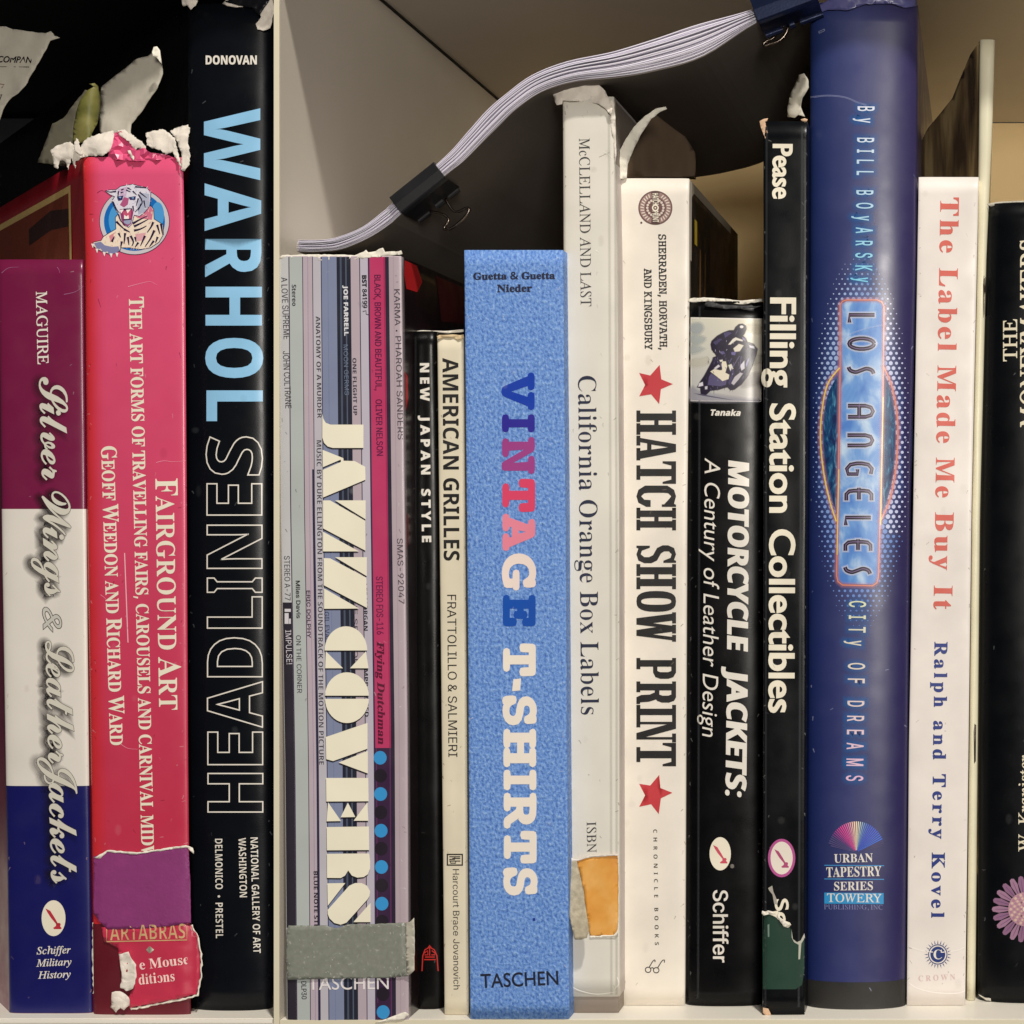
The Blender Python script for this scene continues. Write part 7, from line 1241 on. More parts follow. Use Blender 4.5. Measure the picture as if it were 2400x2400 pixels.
# ------------------------------------------------------------------ black book with the racing photograph
b10 = Book('book', 'shorter black glossy book with a motorcycle racer photograph on its spine', [(700, 1612), (1200, 1611), (2360, 1607)], [(700, 1790), (1200, 1789), (2360, 1787)],
           706, 2359, B=26, n=2.6, depth=1300, mat=M['blackworn'], col=rgb(7, 7, 9), seed=10)
MZ = lambda x, y: (1600 + x / 6.44, 700 + y / 6.44)
def mz(l): return [MZ(*p) for p in l]
k = Ink(b10, 'racing_photograph', M['glow'])
k.shape([mz([(122, 280), (1204, 300), (1184, 1558), (122, 1548)])], rgb(236, 230, 222), 0)
a, b, c, d = mz([(136, 296), (1190, 316), (1170, 1542), (136, 1532)])
k.quadgrad([a, b, c, d], [rgb(214, 212, 198), rgb(228, 220, 198), rgb(176, 170, 168), rgb(192, 192, 192)], .5)
for l, c in (([(140, 400), (260, 380), (300, 450), (240, 520), (140, 500)], (160, 178, 190)), ([(140, 560), (330, 600), (240, 680), (140, 660)], (170, 186, 190)), ([(140, 720), (300, 760), (140, 820)], (176, 190, 192)), ([(960, 900), (1180, 860), (1176, 960), (980, 980)], (190, 186, 170)),
             ([(940, 1180), (1176, 1130), (1172, 1260), (900, 1320)], (172, 162, 158)), ([(140, 1340), (300, 1420), (900, 1520), (1165, 1538), (140, 1528)], (150, 146, 168)), ([(140, 940), (420, 900), (300, 1000), (140, 1010)], (224, 216, 194)), ([(1000, 400), (1180, 420), (1184, 520), (980, 470)], (228, 216, 184))):
    c2 = tuple(v + (198 - v) * .35 for v in c); g = grow([spline2(mz(l), 4, True)], -2); k.shape(g, rgb(*c2, .55), .9); k.ring(g, 9, rgb(*c2), .9, a0=.55)
k.shape([mz([(160, 1428), (280, 1440), (480, 1478), (790, 1534), (600, 1512), (300, 1464)])], rgb(84, 82, 104), 1.3)
ridz = [(425, 690), (440, 640), (520, 565), (610, 515), (700, 482), (775, 480), (800, 430), (850, 388), (905, 383), (950, 410), (958, 455), (935, 520), (905, 560), (950, 600), (975, 655), (1060, 680), (1125, 760), (1112, 830), (1085, 900), (1045, 1020), (985, 1160), (885, 1290), (780, 1368), (720, 1378), (680, 1335), (640, 1340), (540, 1372), (420, 1385), (350, 1448), (280, 1442), (268, 1345), (222, 1335), (260, 1265), (330, 1160), (400, 1030), (450, 930), (460, 890), (512, 870), (490, 830), (440, 770)]
rid = mz(ridz); k.ring([rid], 2, rgb(38, 30, 52), 1.25, a0=.8)
k.shape([rid], rgb(38, 30, 52), 1.3)
lights = [([(425, 1100), (480, 1065), (560, 1085), (600, 1080), (590, 990), (600, 950), (650, 950), (668, 1020), (640, 1120), (700, 1150), (690, 1210), (600, 1245), (540, 1190)], (232, 222, 200)), ([(400, 1180), (430, 1130), (520, 1190), (600, 1245), (664, 1230), (650, 1300), (560, 1320), (380, 1300)], (88, 80, 118)),
          ([(735, 1275), (790, 1180), (870, 1118), (905, 1130), (840, 1220), (770, 1300)], (190, 184, 192)), ([(684, 1270), (720, 1180), (750, 1070), (782, 1090), (748, 1220), (716, 1310)], (66, 58, 96)), ([(695, 690), (760, 610), (800, 588), (905, 626), (900, 640), (810, 622), (720, 690)], (232, 226, 214)),
          ([(770, 752), (850, 686), (915, 706), (860, 790), (790, 800)], (226, 218, 204)), ([(870, 1010), (930, 940), (932, 1050), (890, 1080)], (214, 210, 220)), ([(692, 1005), (735, 990), (762, 1055), (722, 1085)], (220, 216, 206)), ([(620, 520), (690, 498), (740, 520), (640, 590)], (78, 70, 110)),
          ([(460, 660), (560, 600), (600, 610), (500, 700)], (70, 62, 98)), ([(570, 800), (620, 795), (640, 830), (590, 840)], (92, 84, 130)), ([(1008, 706), (1076, 720), (1080, 750), (1016, 735)], (212, 206, 222)), ([(252, 1280), (300, 1262), (306, 1310), (240, 1325)], (220, 216, 226)), ([(340, 1330), (370, 1325), (368, 1362), (342, 1365)], (206, 202, 214)),
          ([(560, 930), (600, 925), (600, 945), (570, 950)], (230, 224, 214)), ([(950, 1000), (990, 890), (1000, 930), (965, 1030)], (120, 112, 160)), ([(735, 810), (800, 805), (790, 850), (740, 845)], (110, 102, 156)), ([(480, 1050), (540, 1000), (560, 1020), (500, 1060)], (214, 208, 216)), ([(900, 580), (940, 600), (950, 640), (910, 620)], (120, 110, 150))]
fur(k, ridz, 260, [rgb(70, 62, 96), rgb(22, 18, 34), rgb(98, 90, 130), rgb(50, 44, 72), rgb(28, 24, 44)], 60, lambda q: 60 + q[0] * .05, 1.45, MZ)
for l, c in lights:
    g = [mz(l)]; k.shape(g, rgb(*c), 1.7); k.ring(g, 1.6, rgb(*c), 1.65, a0=.8)
fur(k, ridz, 26, [rgb(180, 174, 196), rgb(140, 132, 170), rgb(28, 24, 44)], 36, lambda q: 50 + q[0] * .05, 1.95, MZ)
k.shape([ellipse(*MZ(890, 425), 4.4, 3.4, 14)], rgb(236, 230, 226), 1.7)
for st in ([(720, 1100), (860, 860)], [(700, 980), (740, 900)], [(860, 1060), (885, 870)], [(600, 1060), (560, 960)]): k.shape(stroke(mz(st), 2), rgb(96, 88, 130), 1.7)
k.done(step=6, ystep=40)
Ink(b10, 'author_lettering').text('Tanaka', 'B', (1665.6, 974), (1736, 975), 14.5, WHITE, 0, bold=.5, slant=.22).done()
Ink(b10, 'title_lettering').text('MOTORCYCLE', 'B', (1707, 1079), (1704, 1527), 49, WHITE, 0, bold=2.6, boldy=1, slant=.12).text('JACKETS:', 'B', (1704, 1562), (1700, 1868), 49, WHITE, 0, bold=2.6, boldy=1, slant=.12).done()
Ink(b10, 'subtitle_lettering').text('A Century of Leather Design', 'D', (1652, 1073), (1646, 1727), 36, WHITE, 0, slant=.2, bold=-.2).done()
k = Ink(b10, 'quill_emblem').shape([ellipse(1688, 2001, 25, 39)], CREAM, 0); quill(k, 1688, 1999, .85, rgb(206, 84, 104), .6); k.shape([ellipse(1716, 2030, 5, 5, 14)], rgb(120, 116, 110), 0).done()
Ink(b10, 'publisher_lettering').text('Schiffer', 'S', (1671, 2086), (1671, 2256), 35, WHITE, 0, bold=1.0, boldy=.4).done()
Sheet('worn_edge', [(1612, 706), (1618, 699), (1650, 697), (1690, 700), (1740, 705), (1791, 699), (1791, 706), (1760, 710), (1742, 714), (1700, 709), (1660, 706), (1624, 709)], b10.t + 1, M['paper'], b10.root, 1, 3, 20, 6, rag=.7, seed=101)
Sheet('film_crease', [(1651, 714), (1654, 708), (1670, 708), (1690, 714), (1760, 718), (1788, 716), (1770, 722), (1700, 724), (1672, 720), (1656, 718)], b10.t - 3, M['blackworn'], b10.root, .8, 3, 20, 6, rgb(70, 70, 72), rag=.3, seed=102)

# ------------------------------------------------------------------ black book, green board showing
b11 = Book('book', 'tall narrow black book with white rounded sans lettering and a torn dark green foot', [(280, 1789), (1200, 1790), (2380, 1787)], [(280, 1893), (1200, 1890), (2380, 1886)],
           284, 2379, B=7, n=6, depth=1350, mat=M['blackworn'], col=rgb(7, 9, 13), seed=11)
Ink(b11, 'author_lettering').text('Pease', 'D', (1811, 337), (1810, 466), 47, CREAM, 0, bold=2.2, boldy=1.2).done()
Ink(b11, 'title_lettering').text('Filling', 'D', (1805, 697), (1804, 908), 61, CREAM, 0, bold=2.6, boldy=1.5).text('Station', 'D', (1804, 945), (1803, 1202), 61, CREAM, 0, bold=2.6, boldy=1.5).text('Collectibles', 'D', (1803, 1240), (1801, 1671), 61, CREAM, 0, bold=2.6, boldy=1.5).done()
k = Ink(b11, 'quill_emblem').shape([ellipse(1832, 2011, 32, 45)], rgb(186, 88, 150), 0).shape([ellipse(1832, 2011, 26, 38.5)], rgb(236, 226, 214), .4); quill(k, 1832, 2009, .85, rgb(178, 80, 122), 1); k.done()
Ink(b11, 'publisher_lettering').text('Sc', 'D', (1815, 2108), (1820, 2165), 32, CREAM, 0, bold=1).done()
X_ = lambda x, y: (1750 + x / 2.972, 1750 + y / 2.972)
Ink(b11, 'green_board', M['satin']).shape([mp(X_, [(110, 1170), (150, 1155), (200, 1170), (240, 1240), (300, 1250), (322, 1350), (360, 1370), (400, 1310), (400, 1560), (385, 1660), (340, 1690), (115, 1690)])], rgb(14, 56, 40), .2).done()
Ink(b11, 'torn_print', M['matte']).shape([mp(X_, [(110, 1165), (112, 1145), (130, 1148), (150, 1140), (175, 1150), (215, 1142), (232, 1160), (228, 1195), (262, 1210), (300, 1225), (310, 1240), (290, 1262), (258, 1252), (232, 1215), (200, 1185), (150, 1165)])], CREAM, 1).shape([mp(X_, [(150, 985), (178, 968), (186, 1010), (208, 1060), (212, 1100), (192, 1096), (180, 1030), (156, 1000)])], rgb(170, 164, 154), .6).shape([mp(X_, [(312, 1270), (322, 1340), (350, 1362), (376, 1350), (400, 1300), (404, 1330), (380, 1372), (372, 1480), (360, 1482), (362, 1380), (330, 1362), (314, 1330)])], rgb(190, 188, 176), 1).shape([mp(X_, [(146, 1240), (158, 1236), (158, 1325), (148, 1325)])], rgb(120, 140, 128), 1).done()
for i, ol in enumerate(([(102, 1160), (108, 1144), (130, 1150), (150, 1142), (180, 1150), (200, 1168), (160, 1166), (120, 1176)], [(210, 1180), (228, 1150), (232, 1190), (262, 1212), (304, 1230), (306, 1246), (262, 1256), (234, 1220)])):
    Sheet('torn_paper', mp(X_, ol), b11.t - 5, M['paper'], b11.root, 1.5, 5, 14, 6, rag=.6, seed=111 + i)
Sheet('worn_corner', [(1780, 284), (1790, 279), (1800, 277), (1794, 290), (1799, 310), (1794, 327), (1788, 310), (1783, 296)], b11.t + 1, plain_mat('bare_board', rgb(214, 178, 146)[:3], .8), b11.root, 1.2, 3, 14, 6, rag=.6, seed=113)
Sheet('worn_corner', [(1876, 280), (1886, 277), (1893, 280), (1888, 288), (1880, 284)], b11.t + 1, bpy.data.materials['bare_board'], b11.root, 1.2, 2, 14, 6, rag=.4, seed=114)
Sheet('worn_corner', [(1788, 2362), (1800, 2364), (1808, 2378), (1796, 2380), (1788, 2374)], b11.t - 1, bpy.data.materials['bare_board'], b11.root, 1.2, 2, 14, 6, rag=.6, seed=115)
Sheet('torn_paper', [(1846, 274), (1845, 250), (1852, 220), (1864, 196), (1872, 176), (1884, 172), (1892, 184), (1896, 205), (1880, 230), (1876, 250), (1886, 272), (1870, 268), (1862, 276)], lambda x, y: b11.t + 60 + (1895 - x) * .8, M['greypaper'], None, 1.6, 16, 40, 9, label='curled grey jacket scrap standing between the green footed black book and the blue one', category='paper', rag=.7, seed=116)

# ------------------------------------------------------------------ blue book
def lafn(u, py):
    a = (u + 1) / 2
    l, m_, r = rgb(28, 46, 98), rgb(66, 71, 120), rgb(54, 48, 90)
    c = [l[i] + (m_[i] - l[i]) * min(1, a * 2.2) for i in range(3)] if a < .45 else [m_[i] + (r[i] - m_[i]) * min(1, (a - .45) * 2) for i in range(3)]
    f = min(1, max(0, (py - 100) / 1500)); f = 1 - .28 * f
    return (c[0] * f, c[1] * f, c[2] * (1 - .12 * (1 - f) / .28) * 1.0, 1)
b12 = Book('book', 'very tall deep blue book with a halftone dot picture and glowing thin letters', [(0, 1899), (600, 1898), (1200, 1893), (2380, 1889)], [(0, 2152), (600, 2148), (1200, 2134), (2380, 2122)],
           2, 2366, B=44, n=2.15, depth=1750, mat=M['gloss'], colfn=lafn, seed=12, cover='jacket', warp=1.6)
b12.band('case_board', 2302, 2366, -.999, .999, rgb(38, 37, 36), 0, M['satin'])
Sheet('clear_film_edge', [(1905, 22), (1925, 10), (1950, -6), (1990, -12), (2060, -10), (2100, -4), (2148, 0), (2150, 14), (2120, 18), (2090, 8), (2030, 10), (1985, 24), (1940, 22), (1915, 34)], lambda x, y: b12.t + b12.dep(2 * (x - 1899) / 252 - 1, y) - 8, M['gloss'], b12.root, 1, 7, 22, 8, rgb(84, 84, 136), rag=.6, seed=121)
k = Ink(b12, 'halftone_dots')
def panel_d(x, y):
    cx = 2019 - (y - 700) * 10 / 670
    dx = abs(x - cx) - 50; dy = max(703 - y, y - 1376)
    d1 = math.hypot(max(dx, 0), max(dy, 0)) + min(max(dx, dy), 0)
    e = math.hypot((x - 2014) / 92, (y - 1030) / 205)
    return d1, e
row = 0; y = 596
while y < 1490:
    x = 1900 + (6.7 if row % 2 else 0)
    while x < 2146:
        d1, e = panel_d(x, y)
        if d1 > -8 and not (e < .92 and d1 > 0):
            de = math.hypot((x - 2018) / 118, (y - 1035) / 440)
            r = 6.1 * max(0, 1 - max(0, de - .62) / .42) ** .8 * (1.0 if d1 > 0 else .4)
            if abs(x - 2018) > 96: r *= max(0, 1 - (abs(x - 2018) - 96) / 60)
            xl_, xr_ = lerp_tab(b12.XL, y), lerp_tab(b12.XR, y)
            if r > .9 and xl_ + 5 < x < xr_ - 5:
                f = min(1, max(0, (y - 650) / 800)); g = max(0, min(1, (2050 - x) / 200)) * (1 - f)
                c = rgb(104 + 110 * g + 20 * (1 - f), 140 + 80 * g + 16 * (1 - f), 212 + 34 * g)
                if y < 1250 and x > 2080: c = rgb(200, 206, 240)
                if d1 <= 0: c = rgb(60, 80, 160)
                k.shape([ellipse(x, y, r, r, 8 if r < 3 else 10)], c, .1)
        x += 13.4
    y += 11.6; row += 1
k.done(step=24, ystep=400)
outer = [(1968, 712), (1974, 703), (1984, 700), (2056, 700), (2068, 705), (2074, 716), (2073, 860), (2088, 900), (2101, 960), (2105, 1020), (2102, 1090), (2092, 1150), (2074, 1200), (2064, 1226), (2061, 1350), (2058, 1366), (2048, 1375), (1970, 1373), (1960, 1364), (1958, 1350), (1960, 1226), (1945, 1180), (1930, 1110), (1922, 1030), (1925, 960), (1938, 900), (1962, 860)]
k = Ink(b12, 'soft_glow', M['glow']); g1 = [ellipse(2016, 1035, 84, 170, 48)]; g2 = [ellipse(2017, 1035, 60, 330, 48)]
for g_, w_ in ((g1, 42), (g2, 46)): k.ring(g_, w_, rgb(104, 136, 216), .02, a0=.34); k.shape(g_, rgb(104, 136, 216, .34), .02)
k.h = b12; k.done(step=24)
k = Ink(b12, 'city_picture', M['lensprint']); k.shape([spline2([(1964, 880), (1942, 920), (1930, 980), (1928, 1040), (1934, 1110), (1948, 1170), (1962, 1200)], 5) + [(1964, 1200)]], (0, 0, 0, 1), .8)
k.shape([[(2072, 880)] + spline2([(2074, 880), (2090, 920), (2098, 980), (2099, 1040), (2094, 1110), (2080, 1170), (2068, 1200)], 5)], (0, 0, 0, 1), .8).done()
k = Ink(b12, 'sky_panel', M['skyprint']); k.shape([[(1972, 712), (1984, 706), (2056, 706), (2068, 714), (2069, 900), (2062, 1240), (2057, 1360), (2046, 1370), (1974, 1368), (1964, 1358), (1966, 1200), (1971, 900)]], (0, 0, 0, 1), 1.1).done()
k = Ink(b12, 'neon_outline', M['glow']); OR = rgb(226, 140, 110); OY = rgb(238, 206, 96); PK = rgb(226, 150, 160)
pan = [(1969, 714), (1975, 706), (1985, 703), (2056, 703), (2067, 708), (2072, 718), (2070, 900), (2066, 1100), (2062, 1250), (2059, 1352), (2055, 1366), (2045, 1373), (1974, 1371), (1964, 1363), (1961, 1350), (1963, 1200), (1967, 1000), (1969, 860)]
for g, c in ((stroke(pan, 2.4, closed=True), OR), (stroke(spline2([(1968, 862), (1940, 900), (1927, 960), (1923, 1030), (1931, 1110), (1945, 1175), (1960, 1222)], 5), 3), OY), (stroke(spline2([(2071, 860), (2090, 905), (2102, 970), (2104, 1030), (2098, 1110), (2084, 1175), (2063, 1222)], 5), 3), OR)):
    k.ring(g, 7, PK, 1.5, a0=.4); k.shape(g, c, 1.8)
k.shape(stroke([(2070, 930), (2064, 1230)], 2.4), OY, 2.0).shape(stroke([(1966, 1100), (1962, 1300)], 2.2), OY, 2.0)
k.done(step=12)
k = Ink(b12, 'title_lettering', M['glow']); INK = rgb(34, 22, 44)
SK = {'L': [[(0, 1), (0, 0), (1, 0)]], 'O': [[(.5 + .5 * math.sin(R(a)), .5 + .5 * math.cos(R(a))) for a in range(0, 361, 20)]], 'S': [spline2([(1, 1), (.5, .93), (.25, .72), (.5, .5), (.75, .28), (.5, .07), (0, 0)], 4)],
      'A': [[(0, 0), (0, .7), (.15, .92), (.5, 1), (.85, .92), (1, .7), (1, 0)], [(-.12, .45), (1.12, .45)]], 'N': [[(0, 0), (0, .72), (.15, .93), (.5, 1), (.85, .93), (1, .72), (1, 0)]],
      'G': [[(1, .95), (.5, 1), (.12, .86), (0, .6), (0, .4), (.12, .14), (.5, 0), (1, .05), (1, .42), (.55, .42)]], 'E': [[(1, 1), (.35, 1), (.06, .88), (0, .7), (0, .3), (.06, .12), (.35, 0), (1, 0)], [(-.3, .5), (.9, .5)]]}
LA = (('L', 734, 760), ('O', 789, 822), ('S', 856, 880), ('A', 947, 981), ('n', 1016, 1048), ('G', 1082, 1115), ('E', 1146, 1177), ('L', 1209, 1235), ('E', 1266, 1295), ('S', 1325, 1349))
for ch, y0, y1 in LA:
    x = 1987 - (y0 - 734) * 11 / 610
    gl = [stroke([(x + 4 + q[1] * 59, y0 + 4 + q[0] * (y1 - y0 - 8)) for q in l], 9.5) for l in SK[ch.upper()]]
    gi = [stroke([(x + 4 + q[1] * 59, y0 + 4 + q[0] * (y1 - y0 - 8)) for q in l], 1.3) for l in SK[ch.upper()]]
    for g in gl: k.ring(g, 5, rgb(226, 232, 250), 2.2, a0=.75)
    for g in gl: k.shape(g, INK, 2.6)
    for g in gi: k.shape(g, rgb(140, 116, 166), 3.1)
k.done(step=12)
k = Ink(b12, 'subtitle_lettering', M['glow'])
def glowtext(s, y0, y1, xa, xb, cols):
    n = 0; gs = letters(s, 'S', (xa, y0), (xb, y1), 40, track=230, bold=.55, gw=.66)
    for i, g in enumerate(gs):
        f = i / (len(gs) - 1); c = tuple(cols[0][j] + (cols[1][j] - cols[0][j]) * f for j in range(3)) + (1,)
        k.ring(g, 13, rgb(40, 120, 200), .4, a0=.34); k.shape(g, c, 1.2)
glowtext('By BILL BOyARSKy', 249, 661, 2010, 2004, (rgb(222, 228, 246), rgb(120, 206, 236)))
k.done(step=16); k = Ink(b12, 'subtitle_lettering', M['glow'])
glowtext('CITy OF DREAMS', 1408, 1830, 1990, 1983, (rgb(220, 226, 190), rgb(232, 190, 220)))
k.done(step=16)
k = Ink(b12, 'fan_emblem')
cx, cy = 2007, 1998
for i in range(37):
    a = 194 + i * (152 / 36); f = i / 36
    c = rgb(60 + 180 * math.exp(-((f - .3) / .16) ** 2) + 170 * math.exp(-((f - .5) / .1) ** 2), 70 + 170 * math.exp(-((f - .5) / .12) ** 2) + 100 * max(0, f - .5), 120 + 110 * min(1, f * 1.4))
    if f < .12: c = rgb(90, 80, 130)
    if f > .92: c = rgb(70, 60, 110)
    w = 1.35
    rr = 68 if 0.02 < f < .98 else 62
    p = lambda r_, da: (cx + r_ * math.cos(R(a + da)), cy + r_ * 1.07 * math.sin(R(a + da)))
    k.shape([[p(5, -w), p(rr, -w * .8), p(rr, w * .8), p(5, w)]], c, .4)
k.done()
k = Ink(b12, 'publisher_lettering')
k.text('URBAN', 'R', (1955, 2022), (2046, 2020), 20, WHITE, .4, narrow=.8).text('TAPESTRY', 'R', (1937, 2056), (2066, 2053), 23, WHITE, .4).text('SERIES', 'R', (1955, 2087), (2046, 2086), 20, WHITE, .4)
for y in (2029, 2061): k.shape(stroke([(1932, y - 1), (2072, y)], 2), rgb(70, 150, 210), .4)
k.shape([[(1932, 2092), (2071, 2093), (2071, 2119), (1932, 2118)]], rgb(50, 150, 210), .4)
k.text('TOWERY', 'I', (1938, 2114), (2066, 2115), 20, WHITE, 1.0, slant=-.29, bold=.2).text('PUBLISHING, INC', 'I', (1931, 2131), (2069, 2132), 11, rgb(130, 134, 180), .4, slant=-.29)
k.done()
k = Ink(b12, 'film_crease', M['glow'])
k.ring(stroke(spline2([(1901, 228), (1940, 224), (1980, 228), (2010, 240), (2030, 246)], 5), 1.2), 1.6, rgb(170, 176, 220), .3, a0=.7); k.done(); k = Ink(b12, 'film_crease', M['glow']); k.ring(stroke([(1920, 76), (1932, 70)], 3), 1.5, rgb(190, 194, 226), .3, a0=.8); k.done(); k = Ink(b12, 'film_crease', M['glow'])
k.ring(stroke(spline2([(1975, 795), (1990, 784), (2030, 770), (2066, 762)], 5), 1.2), 1.4, rgb(206, 220, 246), 3.4, a0=.6); k.done()

# ------------------------------------------------------------------ white book with coral title
b13 = Book('book', 'white book with coral and navy fat face lettering and a navy sun emblem', [(415, 2153), (1200, 2140), (1750, 2130), (2360, 2125)], [(415, 2294), (600, 2290), (1200, 2277), (1750, 2270), (2360, 2262)],
           415, 2357, B=7, n=8, depth=1200, mat=M['worn'], col=rgb(234, 226, 220), seed=13)
CO = rgb(214, 96, 82)
k = Ink(b13, 'title_lettering')
for s, y0, y1 in (('The', 462, 592), ('Label', 628, 822), ('Made', 856, 1038), ('Me', 1072, 1166), ('Buy', 1200, 1336), ('It', 1372, 1428)):
    x = 2204 - (y0 - 462) * 16 / 960
    k.text(s, 'R', (x, y0), (x - (y1 - y0) / 60, y1), 44, CO, 0, bold=1.0, boldy=0, track=90)
k.done()
k = Ink(b13, 'author_lettering')
for s, y0, y1 in (('Ralph', 1504, 1657), ('and', 1689, 1780), ('Terry', 1814, 1966), ('Kovel', 1998, 2151)):
    x = 2190 - (y0 - 1504) * 8 / 640
    k.text(s, 'R', (x, y0), (x - 1.5, y1), 31, rgb(26, 48, 128), 0, bold=.6, track=130)
k.done()
k = Ink(b13, 'sun_emblem'); NB = rgb(24, 50, 118)
k.shape([ellipse(2198, 2237, 17.5, 18.5, 30)], NB, 0); k.ring([ellipse(2198, 2237, 20.5, 21.5, 36)], 2.2, NB, 0, a1=1)
for i in range(24):
    a = i * 15; k.shape([[(2198 + 24 * math.cos(R(a - 3)), 2237 + 25 * math.sin(R(a - 3))), (2198 + 32 * math.cos(R(a)), 2237 + 34 * math.sin(R(a))), (2198 + 24 * math.cos(R(a + 3)), 2237 + 25 * math.sin(R(a + 3)))]], NB, 0)
k.text('C', 'R', (2188, 2248), (2208, 2248), 22, WHITE, .6).done()
Ink(b13, 'publisher_lettering').text('CROWN', 'R', (2153, 2300), (2239, 2296), 13, rgb(214, 186, 184), 0, track=200).done()
for i, l in enumerate(([(2134, 2219), (2160, 2228), (2200, 2232), (2240, 2228), (2260, 2220)], [(2130, 2303), (2150, 2316), (2190, 2326), (2240, 2328), (2262, 2322)])):
    Ink(b13, 'paper_crease', M['matte']).shape(stroke(spline2(l, 4), 2.0), rgb(246, 240, 236), 0).done()

# ------------------------------------------------------------------ thin stapled booklet
b14 = Book('booklet', 'thin tall cream stapled booklet between the white book and the last black book', [(88, 2296), (600, 2291), (1200, 2278), (2345, 2265)], [(88, 2332), (300, 2326), (600, 2312), (1200, 2297), (2345, 2286)],
           92, 2346, B=12, n=2.2, depth=1300, mat=M['worn'], col=rgb(224, 218, 190), seed=14, pages=False, group=None, cover='folded_sheets')
b14.root['category'] = 'booklet'
for y0, y1, x in ((646, 745, 2306), (1696, 1790, 2284)):
    Ink(b14, 'staple_slit').shape([[(x, y0), (x + 4, y0 + 4), (x + 3, y1 - 6), (x - 1, y1), (x - 2, y0 + 20)]], rgb(52, 40, 34), 0).done()
    tube('staple', [P(x + 1, y0 + 6, b14.t + 1), P(x + .5, (y0 + y1) / 2, b14.t - 3), P(x, y1 - 8, b14.t + 1)], 1.1, M['wire'], b14.root)
Sheet('flared_cover', [(2296, 96), (2300, 430), (2150, 430), (2150, 350), (2175, 300), (2210, 258), (2232, 230), (2252, 180), (2274, 128)], lambda x, y: b14.t + 12 + (2298 - x) * 2.2, M['brownsheen'], b14.root, 1.5, 4, 80, 12, seed=141)

# ------------------------------------------------------------------ last black book
b15 = Book('book', 'glossy black book with a purple flower at the right edge of the shelf', [(475, 2313), (1200, 2298), (1750, 2293), (2345, 2291)], [(475, 2560), (2345, 2548)],
           474, 2352, B=46, n=2.2, depth=1500, mat=M['blackworn'], col=rgb(6, 8, 12), seed=15, cover='jacket')
Ink(b15, 'title_lettering').text('THE', 'I', (2384, 847), (2384, 748), 33, rgb(232, 222, 196), 0, slant=-.29, bold=.5).text('MONEYMAKERS', 'I', (2437, 1001), (2437, 560), 46, rgb(232, 222, 196), 0, slant=-.29, bold=.6).done()
Ink(b15, 'author_lettering').text('W. Kranister', 'I', (2414, 1996), (2414, 1770), 27, rgb(232, 222, 196), 0, slant=-.29, bold=.3).done()
k = Ink(b15, 'flower_print')
fx, fy = 2403, 2131
for i in range(22):
    a = i * 360 / 22
    tip = []
    for r_, w in ((30, -4), (62, -7.5), (76, -4), (78.5, 0), (76, 4), (62, 7.5), (30, 4)):
        tip.append((fx + r_ * math.cos(R(a + w)), fy + r_ * math.sin(R(a + w))))
    k.shape([tip], rgb(160, 122, 148) if i % 2 else rgb(142, 104, 134), 0 if i % 2 else .4)
    k.shape(stroke([(fx + 40 * math.cos(R(a)), fy + 40 * math.sin(R(a))), (fx + 70 * math.cos(R(a)), fy + 70 * math.sin(R(a)))], 1.5, .6), rgb(104, 66, 112), .9)
k.shape([ellipse(fx, fy, 40, 40, 40)], rgb(186, 146, 158), 1)
for r_, n, s_ in ((34, 30, 3.4), (26, 24, 3), (18, 18, 2.8), (10, 12, 2.6)):
    for i in range(n):
        a = i * 360 / n; k.shape([ellipse(fx + r_ * math.cos(R(a)), fy + r_ * math.sin(R(a)), s_, s_, 8)], rgb(216, 184, 170) if i % 2 else rgb(176, 128, 150), 1.4)
k.shape([ellipse(fx, fy, 6, 6, 16)], rgb(232, 214, 200), 1.8).done()
Sheet('worn_edge', [(2313, 478), (2340, 473), (2400, 470), (2440, 470), (2440, 474), (2400, 474), (2344, 478), (2322, 484)], b15.t + 20, M['greypaper'], b15.root, .8, 1, 20, 6, rag=.3, seed=151)
Sheet('worn_edge', [(2292, 2330), (2310, 2338), (2340, 2344), (2360, 2350), (2340, 2352), (2310, 2344)], b15.t + 14, M['greypaper'], b15.root, .8, 2, 20, 6, rag=1, seed=152)

